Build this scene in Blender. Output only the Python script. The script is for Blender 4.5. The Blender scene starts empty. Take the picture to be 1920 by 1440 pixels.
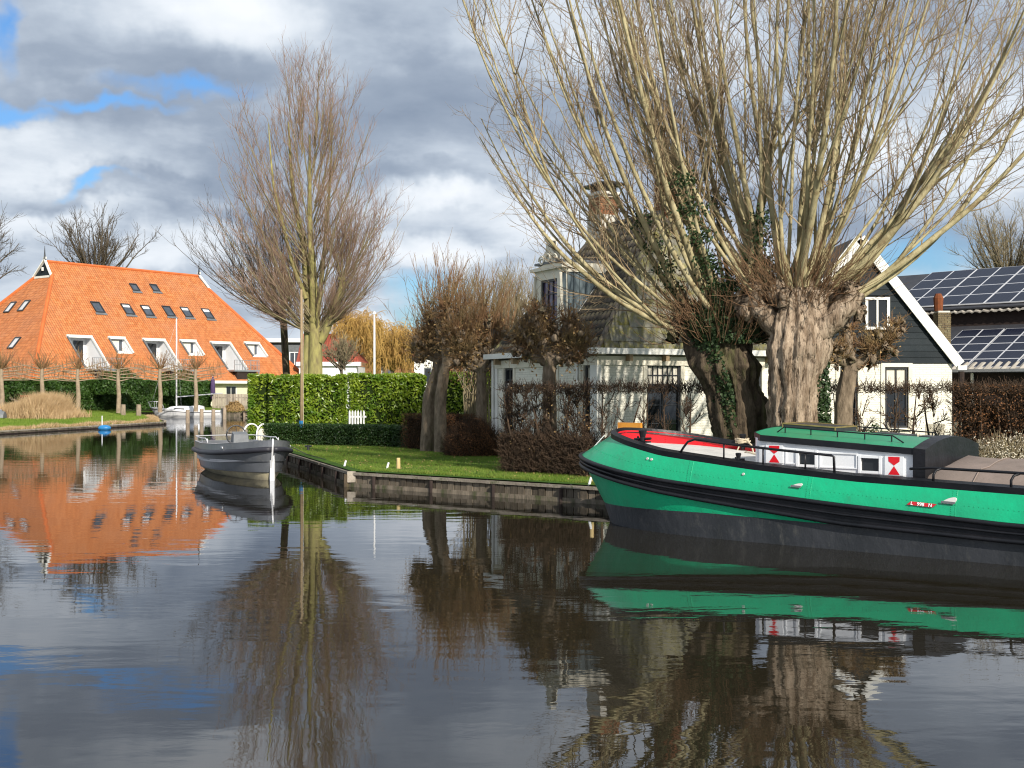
import bpy, math, random
import numpy as np
from mathutils import Vector, Matrix
from mathutils.geometry import tessellate_polygon

random.seed(7)
rng = np.random.default_rng(7)
S = bpy.context.scene
COL = S.collection
F, HY, CZ = 2200.0, 730.0, 2.6          # lens in pixels of a 1920 wide frame, horizon row, eye height over the water

# ---------------------------------------------------------------- camera
cam = bpy.data.objects.new('camera', bpy.data.cameras.new('camera'))
COL.objects.link(cam)
cam.location = (0, 0, CZ)
cam.rotation_euler = (math.pi / 2, 0, 0)
cam.data.sensor_width = 36
cam.data.lens = 36 * F / 1920
cam.data.shift_y = (HY - 720) / 1920
cam.data.clip_start = .2
cam.data.clip_end = 3000
S.camera = cam

# ---------------------------------------------------------------- sun
SUN = Vector((.44, -.898, 0)) * math.cos(math.radians(31)) + Vector((0, 0, math.sin(math.radians(31))))
sl = bpy.data.lights.new('sun', 'SUN')
sl.energy = 4.9
sl.angle = math.radians(.53)
sl.color = (1, .93, .82)
sun = bpy.data.objects.new('sun', sl)
COL.objects.link(sun)
sun.rotation_euler = SUN.to_track_quat('Z', 'Y').to_euler()
sun.location = (10, -20, 30)

S.view_settings.view_transform = 'Standard'
S.view_settings.look = 'None'
S.view_settings.exposure = .36
S.view_settings.gamma = 1
S.view_settings.use_curve_mapping = False
S.cycles.max_bounces = 6
S.cycles.diffuse_bounces = 2
S.cycles.glossy_bounces = 4
S.cycles.transparent_max_bounces = 8
S.cycles.use_denoising = True
S.cycles.pixel_filter_type = 'BLACKMAN_HARRIS'
S.cycles.filter_width = 1.15
S.cycles.sample_clamp_indirect = 4


# ---------------------------------------------------------------- node helpers
def nd(nt, t, ins=None, **kw):
    n = nt.nodes.new(t)
    for k, v in kw.items():
        setattr(n, k, v)
    if ins:
        for k, v in ins.items():
            s = n.inputs[k]
            if isinstance(v, bpy.types.NodeSocket):
                nt.links.new(v, s)
            elif isinstance(v, tuple) and len(v) == 3 and s.type == 'RGBA':
                s.default_value = (*v, 1)
            else:
                s.default_value = v
    return n


def M_(nt, op, a, b=None, c=None):
    ins = {0: a}
    if b is not None: ins[1] = b
    if c is not None: ins[2] = c
    return nd(nt, 'ShaderNodeMath', ins, operation=op).outputs[0]


def V_(nt, op, a, b=None):
    ins = {0: a}
    if b is not None: ins[1] = b
    n = nd(nt, 'ShaderNodeVectorMath', ins, operation=op)
    return n.outputs['Value'] if op in ('LENGTH', 'DISTANCE', 'DOT_PRODUCT') else n.outputs[0]


def ramp(nt, fac, stops, interp='LINEAR'):
    n = nd(nt, 'ShaderNodeValToRGB', {0: fac})
    cr = n.color_ramp
    cr.interpolation = interp
    while len(cr.elements) < len(stops):
        cr.elements.new(.5)
    for e, (p, c) in zip(cr.elements, stops):
        e.position = p
        e.color = (c, c, c, 1) if isinstance(c, (int, float)) else (*c, 1)
    return n.outputs[0]


def mixc(nt, f, a, b, mode='MIX'):
    n = nd(nt, 'ShaderNodeMix', None, data_type='RGBA', blend_type=mode)
    for k, v in ((0, f), (6, a), (7, b)):
        s = n.inputs[k]
        if isinstance(v, bpy.types.NodeSocket): nt.links.new(v, s)
        elif isinstance(v, tuple): s.default_value = (*v, 1)
        else: s.default_value = v
    return n.outputs[2]


def noise(nt, vec, scale, detail=4, rough=.55, dist=0):
    return nd(nt, 'ShaderNodeTexNoise', {'Vector': vec, 'Scale': scale, 'Detail': detail, 'Roughness': rough, 'Distortion': dist}).outputs[0]


MATS = {}


def mat(name, c1, c2=None, scale=3.0, rough=.75, spec=.3, bump=0, bscale=30, metal=0, coat=0, stretch=(1, 1, 1), rand=0, contrast=(.35, .65), trans=None, dirt=None):
    """procedural paint / wood / bark: two tones mixed by noise, fine relief, optional change from piece to piece"""
    m = bpy.data.materials.new(name)
    MATS[name] = m
    m.use_nodes = True
    nt = m.node_tree
    b = nt.nodes['Principled BSDF']
    tc = nd(nt, 'ShaderNodeTexCoord').outputs['Object']
    vec = nd(nt, 'ShaderNodeMapping', {'Vector': tc, 'Scale': stretch}).outputs[0]
    c2 = c2 or tuple(x * .8 for x in c1)
    f = ramp(nt, noise(nt, vec, scale, 5, .6), [(contrast[0], 0.), (contrast[1], 1.)])
    col = mixc(nt, f, c1, c2)
    if dirt:
        dcol, dsc, lo, hi = dirt
        col = mixc(nt, ramp(nt, noise(nt, vec, dsc, 6, .7), [(lo, 0.), (hi, 1.)]), col, dcol)
    if rand:
        oi = nd(nt, 'ShaderNodeObjectInfo').outputs['Random']
        hv = nd(nt, 'ShaderNodeHueSaturation', {'Value': M_(nt, 'ADD', M_(nt, 'MULTIPLY', oi, rand), 1 - rand / 2), 'Color': col})
        col = hv.outputs[0]
    nt.links.new(col, b.inputs['Base Color'])
    b.inputs['Roughness'].default_value = rough
    b.inputs['Specular IOR Level'].default_value = spec
    b.inputs['Metallic'].default_value = metal
    b.inputs['Coat Weight'].default_value = coat
    if bump:
        h = noise(nt, vec, bscale, 5, .6)
        bn = nd(nt, 'ShaderNodeBump', {'Height': h, 'Strength': min(1, bump), 'Distance': .02 * max(1, bump)})
        nt.links.new(bn.outputs[0], b.inputs['Normal'])
    if trans:
        tr = nd(nt, 'ShaderNodeBsdfTranslucent', {'Color': trans})
        mx = nd(nt, 'ShaderNodeMixShader', {0: .3, 1: b.outputs[0], 2: tr.outputs[0]})
        nt.links.new(mx.outputs[0], nt.nodes['Material Output'].inputs[0])
    return m


# ---------------------------------------------------------------- world: physical sky under broken grey cloud
def make_world():
    w = bpy.data.worlds.new('World')
    S.world = w
    w.use_nodes = True
    nt = w.node_tree
    bg = nt.nodes['Background']
    sky = nd(nt, 'ShaderNodeTexSky', None, sky_type='NISHITA', sun_disc=False)
    sky.sun_elevation = math.radians(31)
    sky.sun_rotation = math.atan2(SUN.x, SUN.y)
    sky.air_density = 1.2
    sky.ozone_density = 2.0
    skyc = mixc(nt, 1.0, sky.outputs[0], (.52, .78, 1.1), 'MULTIPLY')
    d = nd(nt, 'ShaderNodeTexCoord').outputs['Generated']
    sp = nd(nt, 'ShaderNodeSeparateXYZ', {0: d})
    z = M_(nt, 'MAXIMUM', sp.outputs[2], 0.0)
    k = M_(nt, 'DIVIDE', 1.0, M_(nt, 'ADD', z, .22))
    pl = V_(nt, 'MULTIPLY', d, nd(nt, 'ShaderNodeCombineXYZ', {0: k, 1: k, 2: k}).outputs[0])
    pl = V_(nt, 'MULTIPLY', pl, (1.0, 1.0, .9))
    n1 = noise(nt, V_(nt, 'ADD', pl, (3.1, 1.7, 0.4)), 1.7, 6, .52, .25)
    n2 = noise(nt, V_(nt, 'ADD', pl, (9.1, 4.7, 2.4)), 4.5, 6, .55, .2)
    wob = nd(nt, 'ShaderNodeTexNoise', {'Vector': d, 'Scale': 9.0, 'Detail': 5, 'Roughness': .6})
    dw = V_(nt, 'ADD', d, V_(nt, 'MULTIPLY', V_(nt, 'SUBTRACT', wob.outputs[1], (.5, .5, .5)), (.13, .13, .09)))

    def pdir(x, y):
        return Vector(((x - 960) / F, 1, (HY - y) / F)).normalized()

    def blob(x, y, rx, ry, soft=1.0):
        c = pdir(x, y)
        v = V_(nt, 'MULTIPLY', V_(nt, 'SUBTRACT', dw, tuple(c)), (F / rx, F / rx * .5, F / ry))
        L = V_(nt, 'LENGTH', v)
        return ramp(nt, L, [(max(0, .75 - soft * .45), 1.), (1.0, 0.)], 'EASE')

    def blobs(lst):
        o = None
        for b_ in lst:
            q = blob(*b_)
            o = q if o is None else M_(nt, 'MAXIMUM', o, q)
        return o
    # cloud body, lit from the upper right behind, dark flat undersides
    t = M_(nt, 'ADD', M_(nt, 'MULTIPLY', n1, .72), M_(nt, 'MULTIPLY', n2, .28))
    lit = blobs([(110, 290, 330, 100, 1.4), (430, 30, 190, 110, 1.4), (60, 400, 230, 50, 1.2), (330, 470, 200, 50, 1.2), (820, 470, 180, 45, 1.2),
                 (720, 620, 170, 40, 1.0), (850, 370, 130, 40, 1.4), (1200, 40, 520, 150, 1.4), (1700, 300, 420, 160, 1.4)])
    dark = blobs([(250, 110, 330, 90, 1.4), (760, 180, 380, 170, 1.4), (190, 355, 280, 45, 1.4), (800, 330, 260, 55, 1.4), (500, 430, 150, 40, 1.4),
                  (1100, 260, 400, 160, 1.4), (1500, 400, 300, 90, 1.4)])
    t = M_(nt, 'ADD', t, M_(nt, 'MULTIPLY', lit, .16))
    t = M_(nt, 'SUBTRACT', t, M_(nt, 'MULTIPLY', dark, .12))
    cl = ramp(nt, t, [(.25, (1.8, 2.3, 3.15)), (.4, (2.8, 3.35, 4.2)), (.5, (4.3, 4.9, 5.7)), (.6, (6.1, 6.6, 7.2)), (.74, (7.6, 7.9, 8.3))])
    blue = blobs([(330, 168, 140, 26, 1.5), (190, 196, 130, 18, 1.5), (20, 200, 110, 26, 1.2), (0, 60, 45, 70, 1.5), (800, 545, 130, 55, 1.2), (760, 590, 90, 40, 1.2), (1700, 500, 220, 80, 1.5), (180, 352, 90, 16, 1.4)])
    rnd_ = ramp(nt, noise(nt, V_(nt, 'ADD', pl, (1.1, 7.7, 5.4)), 1.3, 5, .55), [(.6, 0.), (.7, 1.)])
    up = ramp(nt, z, [(.36, 0.), (.6, 1.)])
    blue = M_(nt, 'MAXIMUM', blue, M_(nt, 'MULTIPLY', rnd_, up))
    low = ramp(nt, z, [(.0, .35), (.12, 0.)])
    cl = mixc(nt, low, cl, (5.6, 6.2, 6.9))
    out = mixc(nt, blue, cl, skyc)
    nt.links.new(out, bg.inputs[0])
    bg.inputs[1].default_value = .1


make_world()


# ---------------------------------------------------------------- geometry helpers
def P(x, y, d):
    return Vector(((x - 960) / F * d, d, CZ - (y - HY) / F * d))


def G(x, y, z=0.0):
    d = F * (CZ - z) / (y - HY)
    return Vector(((x - 960) / F * d, d, z))


def root_loc(o):
    while o.parent: o = o.parent
    return Vector(o.location)


def tag(o, label=None, cat=None, group=None, kind=None):
    if label: o['label'] = label
    if cat: o['category'] = cat
    if group: o['group'] = group
    if kind: o['kind'] = kind
    return o


def thing(name, label, cat, loc=(0, 0, 0), group=None):
    o = bpy.data.objects.new(name, None)
    COL.objects.link(o)
    o.location = loc
    o.empty_display_size = .2
    return tag(o, label, cat, group)


def link(name, me, m, parent=None, loc=None, kind=None, label=None):
    """vertices are given in the world; they are stored relative to the thing they belong to"""
    if m is not None and not len(me.materials):
        me.materials.append(m)
    o = bpy.data.objects.new(name, me)
    COL.objects.link(o)
    base = root_loc(parent) if parent else Vector(loc or (0, 0, 0))
    if parent:
        o.parent = parent
    else:
        o.location = base
    if base.length:
        me.transform(Matrix.Translation(-base))
    return tag(o, label, None, None, kind)


def inst(name, me, parent, mw, kind=None):
    o = bpy.data.objects.new(name, me)
    COL.objects.link(o)
    o.parent = parent
    o.matrix_local = Matrix.Translation(-root_loc(parent)) @ mw
    return o


def copy_tree(o, parent=None):
    c = o.copy()
    COL.objects.link(c)
    if parent: c.parent = parent
    for ch in list(o.children):
        copy_tree(ch, c)
    return c


def npmesh(name, V, Fc, smooth=False):
    V = np.asarray(V, dtype=np.float32).reshape(-1, 3)
    Fc = np.asarray(Fc, dtype=np.int32)
    me = bpy.data.meshes.new(name)
    me.vertices.add(len(V)); me.vertices.foreach_set('co', V.ravel())
    k = Fc.shape[1]
    me.loops.add(Fc.size); me.loops.foreach_set('vertex_index', Fc.ravel())
    me.polygons.add(len(Fc))
    me.polygons.foreach_set('loop_start', np.arange(0, Fc.size, k, dtype=np.int32))
    if smooth: me.polygons.foreach_set('use_smooth', np.ones(len(Fc), dtype=bool))
    me.update()
    return me


class FR:
    """a local frame: u along, n out, z up"""
    def __init__(s, O=(0, 0), U=(1, 0), N=(0, 1)):
        s.O, s.U, s.N = Vector((*O[:2], 0)), Vector((*U, 0)), Vector((*N, 0))

    def __call__(s, u, n, z):
        return s.O + s.U * u + s.N * n + Vector((0, 0, z))


WF = FR()


class MB:
    def __init__(s, fr=WF):
        s.fr, s.v, s.l, s.f = fr, [], [], []

    def add(s, pts, faces):
        b = len(s.v)
        for p in pts:
            s.l.append(tuple(p)); s.v.append(tuple(s.fr(*p)))
        s.f += [tuple(b + i for i in f) for f in faces]
        return s

    def box(s, u0, u1, n0, n1, z0, z1):
        p = [(u, n, z) for z in (z0, z1) for n in (n0, n1) for u in (u0, u1)]
        return s.add(p, [(0, 2, 3, 1), (4, 5, 7, 6), (0, 1, 5, 4), (2, 6, 7, 3), (0, 4, 6, 2), (1, 3, 7, 5)])

    def poly(s, pts):
        return s.add(pts, [tuple(range(len(pts)))])

    def slab(s, pts, off):
        """flat outline with thickness: off is the vector to the back"""
        k = len(pts)
        q = [tuple(Vector(p) + Vector(off)) for p in pts]
        return s.add(list(pts) + q, [tuple(range(k)), tuple(range(2 * k - 1, k - 1, -1))] + [(i, k + i, k + (i + 1) % k, (i + 1) % k) for i in range(k)])

    def bar(s, a, b, w, h=None, up=(0, 0, 1)):
        h = h or w
        a, b = Vector(a), Vector(b)
        t = (b - a).normalized()
        x = t.cross(Vector(up))
        if x.length < 1e-4: x = t.cross(Vector((1, 0, 0)))
        x.normalize(); y = x.cross(t)
        p = [c + x * (i * w / 2) + y * (j * h / 2) for c in (a, b) for i, j in ((-1, -1), (1, -1), (1, 1), (-1, 1))]
        return s.add(p, [(0, 1, 2, 3), (7, 6, 5, 4), (0, 4, 5, 1), (1, 5, 6, 2), (2, 6, 7, 3), (3, 7, 4, 0)])

    def tube(s, path, r, sides=8, cap=True):
        path = [Vector(p) for p in path]
        n = len(path)
        rr = list(r) if hasattr(r, '__len__') else [r] * n
        pts, ref = [], None
        for i, p in enumerate(path):
            t = (path[min(i + 1, n - 1)] - path[max(i - 1, 0)]).normalized()
            if ref is None:
                ref = t.orthogonal().normalized()
            ref = (ref - t * ref.dot(t)).normalized()
            b = t.cross(ref)
            for k in range(sides):
                a = 2 * math.pi * k / sides
                pts.append(p + (ref * math.cos(a) + b * math.sin(a)) * rr[i])
        fs = [(i * sides + k, i * sides + (k + 1) % sides, (i + 1) * sides + (k + 1) % sides, (i + 1) * sides + k) for i in range(n - 1) for k in range(sides)]
        if cap: fs += [tuple(range(sides - 1, -1, -1)), tuple((n - 1) * sides + k for k in range(sides))]
        return s.add(pts, fs)

    def grid(s, rows, close=False):
        R, C = len(rows), len(rows[0])
        fs = [(i * C + j, i * C + (j + 1) % C, (i + 1) * C + (j + 1) % C, (i + 1) * C + j) for i in range(R - 1) for j in range(C if close else C - 1)]
        return s.add([p for r in rows for p in r], fs)

    def build(s, name, m, parent=None, loc=None, uvf=None, smooth=False, kind=None, label=None):
        me = bpy.data.meshes.new(name)
        me.from_pydata(s.v, [], s.f)
        uv = me.uv_layers.new(name='UVMap').data
        k = 0
        for f in s.f:
            a, b, c = (Vector(s.l[f[i]]) for i in (0, 1, 2))
            nn = (b - a).cross(c - a)
            ax, ay, az = abs(nn.x), abs(nn.y), abs(nn.z)
            for vi in f:
                l = s.l[vi]
                uv[k].uv = uvf(l) if uvf else ((l[0], l[1]) if az > max(ax, ay) else (l[1], l[2]) if ax > ay else (l[0], l[2]))
                k += 1
        if smooth:
            for p in me.polygons: p.use_smooth = True
        return link(name, me, m, parent, loc, kind, label)


def flat_with_holes(mb, outline, holes, to3):
    loops = [[Vector((a, b, 0)) for a, b in outline]] + [[Vector((a, b, 0)) for a, b in h] for h in holes]
    tris = tessellate_polygon(loops)
    pts = [to3(p.x, p.y) for lp in loops for p in lp]
    ref = None
    fs = []
    flat = [p for lp in loops for p in lp]
    for t in tris:
        a, b, c = (flat[i] for i in t)
        cr = (b - a).cross(c - a).z
        if abs(cr) < 1e-9: continue
        fs.append(tuple(t) if cr > 0 else tuple(reversed(t)))
    mb.add(pts, fs)


def wall(parent, fr, m, outline, holes=(), depth=.14, name='wall', label=None):
    """wall face at n=0 with real openings and their reveals"""
    mb = MB(fr)
    flat_with_holes(mb, outline, [[(a, c), (b, c), (b, d), (a, d)] for a, b, c, d in holes], lambda u, z: (u, 0, z))
    for a, b, c, d in holes:
        mb.add([(a, 0, c), (b, 0, c), (b, 0, d), (a, 0, d), (a, -depth, c), (b, -depth, c), (b, -depth, d), (a, -depth, d)],
               [(0, 4, 5, 1), (1, 5, 6, 2), (2, 6, 7, 3), (3, 7, 4, 0)])
    return mb.build(name, m, parent, label=label)


def window(parent, fr, u0, u1, z0, z1, mf, mg, split=None, cols=1, rows=1, mg2=None, n=-.07, fw=.07, name='window', surround=None, sill=None, bw=.028, low_cols=1, low_rows=1):
    """frame > glass panes and glazing bars; split is the height where the upper light begins"""
    f = MB(fr)
    f.box(u0, u0 + fw, n - .03, n + .04, z0, z1).box(u1 - fw, u1, n - .03, n + .04, z0, z1)
    f.box(u0 + fw, u1 - fw, n - .03, n + .04, z1 - fw, z1).box(u0 + fw, u1 - fw, n - .03, n + .04, z0, z0 + fw)
    if split: f.box(u0 + fw, u1 - fw, n - .03, n + .035, split - fw / 2, split + fw / 2)
    o = f.build(name, mf, parent)
    secs = [(z0 + fw, z1 - fw, cols, rows, mg2 or mg)] if not split else [(z0 + fw, split - fw / 2, low_cols, low_rows, mg), (split + fw / 2, z1 - fw, cols, rows, mg2 or mg)]
    for a, b, c, r, g in secs:
        MB(fr).box(u0 + fw, u1 - fw, n - .028, n - .014, a, b).build('pane', g, o)
        if c > 1 or r > 1:
            q = MB(fr)
            for i in range(1, c):
                uu = u0 + fw + (u1 - u0 - 2 * fw) * i / c
                q.box(uu - bw / 2, uu + bw / 2, n - .01, n + .02, a, b)
            for i in range(1, r):
                zz = a + (b - a) * i / r
                q.box(u0 + fw, u1 - fw, n - .008, n + .018, zz - bw / 2, zz + bw / 2)
            q.build('glazing_bars', mf, o)
    if surround:
        e, t = .13, .035
        q = MB(fr)
        q.box(u0 - e, u0 - .002, -.01, t, z0 - .02, z1 + e).box(u1 + .002, u1 + e, -.01, t, z0 - .02, z1 + e).box(u0 - .002, u1 + .002, -.01, t - .003, z1 + .002, z1 + e)
        q.build('surround', surround, o)
    if sill:
        MB(fr).box(u0 - .1, u1 + .1, -.06, .07, z0 - .09, z0 - .022).build('sill', sill, o)
    return o


# ---------------------------------------------------------------- batches: tubes, leaves, blades
def batch_tubes(paths, r0, r1, sides=3):
    """paths (N,n,3), radii (N,) at the start and the end -> verts, quad faces"""
    N, n, _ = paths.shape
    t = np.empty_like(paths)
    t[:, 1:-1] = paths[:, 2:] - paths[:, :-2]
    t[:, 0] = paths[:, 1] - paths[:, 0]
    t[:, -1] = paths[:, -1] - paths[:, -2]
    t /= np.linalg.norm(t, axis=2, keepdims=True) + 1e-9
    ref = np.where(np.abs(t[:, :1, 2:3]) > .9, np.array([1., 0, 0]), np.array([0., 0, 1.]))
    x = np.cross(t, np.broadcast_to(ref, t.shape)); x /= np.linalg.norm(x, axis=2, keepdims=True) + 1e-9
    y = np.cross(t, x)
    k = np.linspace(0, 1, n)[None, :, None]
    rad = (np.asarray(r0)[:, None, None] * (1 - k) + np.asarray(r1)[:, None, None] * k)
    a = np.arange(sides) * 2 * np.pi / sides
    V = paths[:, :, None, :] + rad[..., None] * (x[:, :, None, :] * np.cos(a)[None, None, :, None] + y[:, :, None, :] * np.sin(a)[None, None, :, None])
    idx = np.arange(N * n * sides).reshape(N, n, sides)
    a0, a1 = idx[:, :-1], idx[:, 1:]
    Fc = np.stack([a0, np.roll(a0, -1, 2), np.roll(a1, -1, 2), a1], axis=-1).reshape(-1, 4)
    return V.reshape(-1, 3), Fc


def join(parts):
    V, Fc, b = [], [], 0
    for v, f in parts:
        V.append(v); Fc.append(f + b); b += len(v)
    return np.concatenate(V), np.concatenate(Fc)


def unit(a):
    return a / (np.linalg.norm(a, axis=-1, keepdims=True) + 1e-9)


def grow(p, d, L, n, up=.3, wob=.15):
    """p,d (N,3); L (N,): curved shoots of n steps that turn towards the light"""
    p, d = np.array(p, float), unit(np.array(d, float))
    L = np.asarray(L, float)
    out = [p]
    upv = np.array([0, 0, 1.])
    for i in range(n):
        d = unit(d + upv * (up / n) + rng.normal(0, wob, d.shape) / math.sqrt(n))
        p = p + d * (L / n)[:, None]
        out.append(p)
    return np.stack(out, 1)


def spawn(paths, per, t0, t1, ang, sang=8, even=False):
    """starting points, directions and place along the parent for per children on each path"""
    N, n, _ = paths.shape
    t = rng.uniform(t0, t1, (N, per))
    if even: t = t0 + (t1 - t0) * (np.arange(per)[None] + rng.uniform(0, 1, (N, per))) / per
    f = t * (n - 1)
    i = np.minimum(f.astype(int), n - 2)
    fr = (f - i)[..., None]
    ii = np.arange(N)[:, None]
    a, b = paths[ii, i], paths[ii, i + 1]
    pos = a * (1 - fr) + b * fr
    tan = unit(b - a)
    r = rng.normal(0, 1, tan.shape)
    perp = unit(r - tan * (r * tan).sum(-1, keepdims=True))
    A = np.radians(ang + rng.normal(0, sang, t.shape))[..., None]
    d = tan * np.cos(A) + perp * np.sin(A)
    return pos.reshape(-1, 3), d.reshape(-1, 3), t.reshape(-1)


def leaf_mesh(pos, nrm, L, W, fold=.25):
    """folded pointed leaves, 4 points, 2 triangles each"""
    N = len(pos)
    nrm = unit(nrm)
    r = rng.normal(0, 1, (N, 3))
    a = unit(r - nrm * (r * nrm).sum(1, keepdims=True))
    b = np.cross(nrm, a)
    L = np.broadcast_to(L, (N,))[:, None]; W = np.broadcast_to(W, (N,))[:, None]
    V = np.stack([pos - a * L / 2, pos + b * W / 2 + nrm * W * fold, pos + a * L / 2, pos - b * W / 2 + nrm * W * fold], 1).reshape(-1, 3)
    k = np.arange(N)[:, None] * 4
    Fc = np.concatenate([k + np.array([[0, 1, 2]]), k + np.array([[0, 2, 3]])])
    return V, Fc


def blades(pos, H, W, lean=.35):
    """grass blades: one bent triangle pair each"""
    N = len(pos)
    a = rng.uniform(0, 2 * np.pi, N)
    s = np.stack([np.cos(a), np.sin(a), np.zeros(N)], 1)
    H = np.broadcast_to(H, (N,))[:, None]; W = np.broadcast_to(W, (N,))[:, None]
    ln = rng.normal(0, lean, (N, 3)); ln[:, 2] = 0
    top = pos + (np.array([0, 0, 1.]) + ln) * H
    V = np.stack([pos - s * W / 2, pos + s * W / 2, top], 1).reshape(-1, 3)
    return V, np.arange(N * 3).reshape(-1, 3)


# ---------------------------------------------------------------- materials
mat('grass_soil', (.035, .075, .012), (.06, .12, .02), 1.2, .95, .1, .6, 40, dirt=((.09, .07, .03), 5, .6, .75))
mat('grass_blade', (.12, .2, .022), (.2, .27, .045), 1.4, .6, .25, trans=(.22, .36, .05), dirt=((.26, .2, .08), 2.2, .54, .7))
mat('grass_far', (.14, .22, .03), (.22, .28, .05), .35, .7, .2, .5, 6, trans=(.2, .4, .04), dirt=((.22, .19, .07), .9, .58, .75))
mat('reed', (.62, .46, .28), (.42, .29, .15), 2, .8, .2, trans=(.6, .4, .2))
mat('laurel', (.26, .33, .035), (.05, .12, .012), 2.2, .3, .5, trans=(.5, .7, .04))
mat('dark_leaf', (.02, .055, .012), (.045, .09, .018), 5, .4, .45, trans=(.05, .12, .01))
mat('far_leaf', (.03, .075, .014), (.06, .12, .02), 2, .45, .4, trans=(.08, .16, .02))
mat('ivy', (.016, .036, .012), (.035, .06, .018), 6, .55, .25)
mat('hedge_core', (.012, .022, .006), (.02, .03, .008), 3, .95, .05)  # near-black green: shade inside the hedge put into the colour
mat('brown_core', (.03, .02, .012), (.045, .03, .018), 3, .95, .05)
mat('willow_bark', (.43, .34, .25), (.17, .12, .08), 8, .95, .1, 3.5, 16, stretch=(1, 1, .2), dirt=((.06, .042, .028), 11, .5, .62))  # the dirt tone here colours dark furrows into the bark
mat('dark_bark', (.12, .092, .062), (.045, .034, .024), 9, .95, .1, 2.5, 22, stretch=(1, 1, .14), dirt=((.09, .1, .035), 3, .5, .75))  # dark tone includes the shade on the leaning willow's trunk
mat('willow_limb', (.43, .375, .22), (.26, .225, .12), 2.5, .8, .2, .5, 24, stretch=(1, 1, .6), dirt=((.17, .12, .06), 5, .5, .7))
mat('willow_twig', (.33, .25, .15), (.19, .135, .08), 2, .8, .2)
mat('red_shoot', (.2, .11, .06), (.15, .1, .055), 2, .7, .2)
mat('poplar_bark', (.36, .33, .12), (.19, .16, .08), 5, .95, .1, 1.0, 16, stretch=(1, 1, .3), dirt=((.1, .08, .05), 2, .55, .75))
mat('poplar_limb', (.27, .235, .13), (.18, .145, .085), 1.5, .9, .15)
mat('poplar_twig', (.34, .23, .165), (.22, .145, .1), .6, .85, .15)
mat('lime_bark', (.27, .21, .15), (.13, .1, .07), 8, .95, .1, 1.2, 22, stretch=(1, 1, .4), dirt=((.1, .11, .04), 3, .55, .75))
mat('lime_twig', (.25, .13, .07), (.23, .17, .08), 1.6, .8, .2)
mat('pale_twig', (.3, .25, .15), (.2, .16, .1), 1.6, .8, .2)
mat('far_twig', (.12, .1, .075), (.09, .07, .05), .4, .9, .1)
mat('golden_twig', (.55, .36, .11), (.4, .24, .08), .5, .85, .1)
mat('beech_leaf', (.2, .09, .035), (.12, .06, .03), 5, .7, .2)
mat('dead_leaf', (.4, .27, .11), (.24, .15, .07), 5, .75, .2)
mat('hedge_twig', (.09, .058, .038), (.045, .032, .023), 3, .85, .15)
mat('espalier_bark', (.34, .27, .19), (.22, .17, .12), 3, .9, .1, .6, 12)
mat('post_wood', (.34, .27, .2), (.2, .16, .12), 6, .9, .1, .7, 24, stretch=(1, 1, .3), rand=.3)
mat('fresh_wood', (.6, .45, .22), (.5, .36, .17), 6, .8, .2, .4, 24, stretch=(1, 1, .3))
mat('old_plank', (.15, .125, .095), (.06, .05, .04), 4, .95, .1, .9, 22, stretch=(1, 1, .35), rand=.9, dirt=((.05, .06, .025), 4, .5, .7))
mat('cap_plank', (.32, .28, .23), (.2, .17, .14), 3.5, .95, .1, .8, 26, rand=.35, dirt=((.1, .12, .05), 5, .5, .72))
mat('grey_fence', (.36, .31, .25), (.26, .22, .18), 3, .9, .1, .4, 14, rand=.4)
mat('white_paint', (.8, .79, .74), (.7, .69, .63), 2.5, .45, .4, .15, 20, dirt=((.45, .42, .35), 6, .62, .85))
mat('cream_paint', (.78, .73, .6), (.66, .62, .5), 2, .55, .3, .2, 16, dirt=((.4, .37, .3), 4, .6, .85))
mat('clean_white', (.82, .82, .82), (.75, .75, .76), 1.5, .35, .5)
mat('dark_paint', (.022, .024, .028), (.035, .037, .04), 4, .4, .5)
mat('black_board', (.012, .018, .022), (.02, .026, .03), 2, .7, .2, .3, 20, rand=.4)
mat('cheek_board', (.13, .165, .18), (.1, .13, .145), 2, .75, .2, .3, 20, rand=.25)
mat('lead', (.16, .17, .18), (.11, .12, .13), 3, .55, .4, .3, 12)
mat('brick_red', (.28, .12, .06), (.2, .085, .045), 6, .9, .1, .5, 20, rand=.5, dirt=((.3, .26, .2), 4, .6, .8))
mat('brick_old', (.2, .16, .09), (.12, .09, .055), 6, .9, .1, .5, 20, rand=.5, dirt=((.3, .3, .18), 4, .55, .7))
mat('chimney_base', (.6, .58, .52), (.5, .48, .42), 3, .8, .2, .3, 14)
mat('slate', (.22, .21, .17), (.12, .115, .09), 3.2, .9, .15, .8, 14, rand=.5, dirt=((.2, .18, .05), 2.6, .46, .6))
mat('pantile', (.05, .044, .038), (.1, .082, .06), 2.5, .7, .3, .4, 14, rand=.5, dirt=((.2, .19, .07), 1.9, .5, .72))
mat('ridge_black', (.03, .03, .03), (.045, .043, .04), 3, .7, .3, .3, 16)
mat('ridge_orange', (.56, .15, .04), (.46, .11, .03), 1, .7, .3, .2, 8)
mat('galvanised', (.42, .43, .45), (.34, .35, .37), 3, .45, .5, metal=.6)
mat('corrugated', (.4, .37, .32), (.28, .25, .21), 2, .8, .2, .2, 10)
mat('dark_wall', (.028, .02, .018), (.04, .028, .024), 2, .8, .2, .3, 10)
mat('barn_roof', (.03, .032, .04), (.045, .045, .05), 2, .6, .3)
mat('alu', (.72, .72, .73), (.62, .62, .64), 3, .35, .5, metal=.3)
mat('purple_cloth', (.09, .06, .13), (.06, .04, .1), 3, .9, .1)
mat('far_brick', (.3, .14, .07), (.2, .1, .05), .6, .9, .1, dirt=((.12, .09, .06), .8, .5, .6))
mat('far_roof_red', (.42, .08, .05), (.3, .06, .04), 1, .8, .2)
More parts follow.
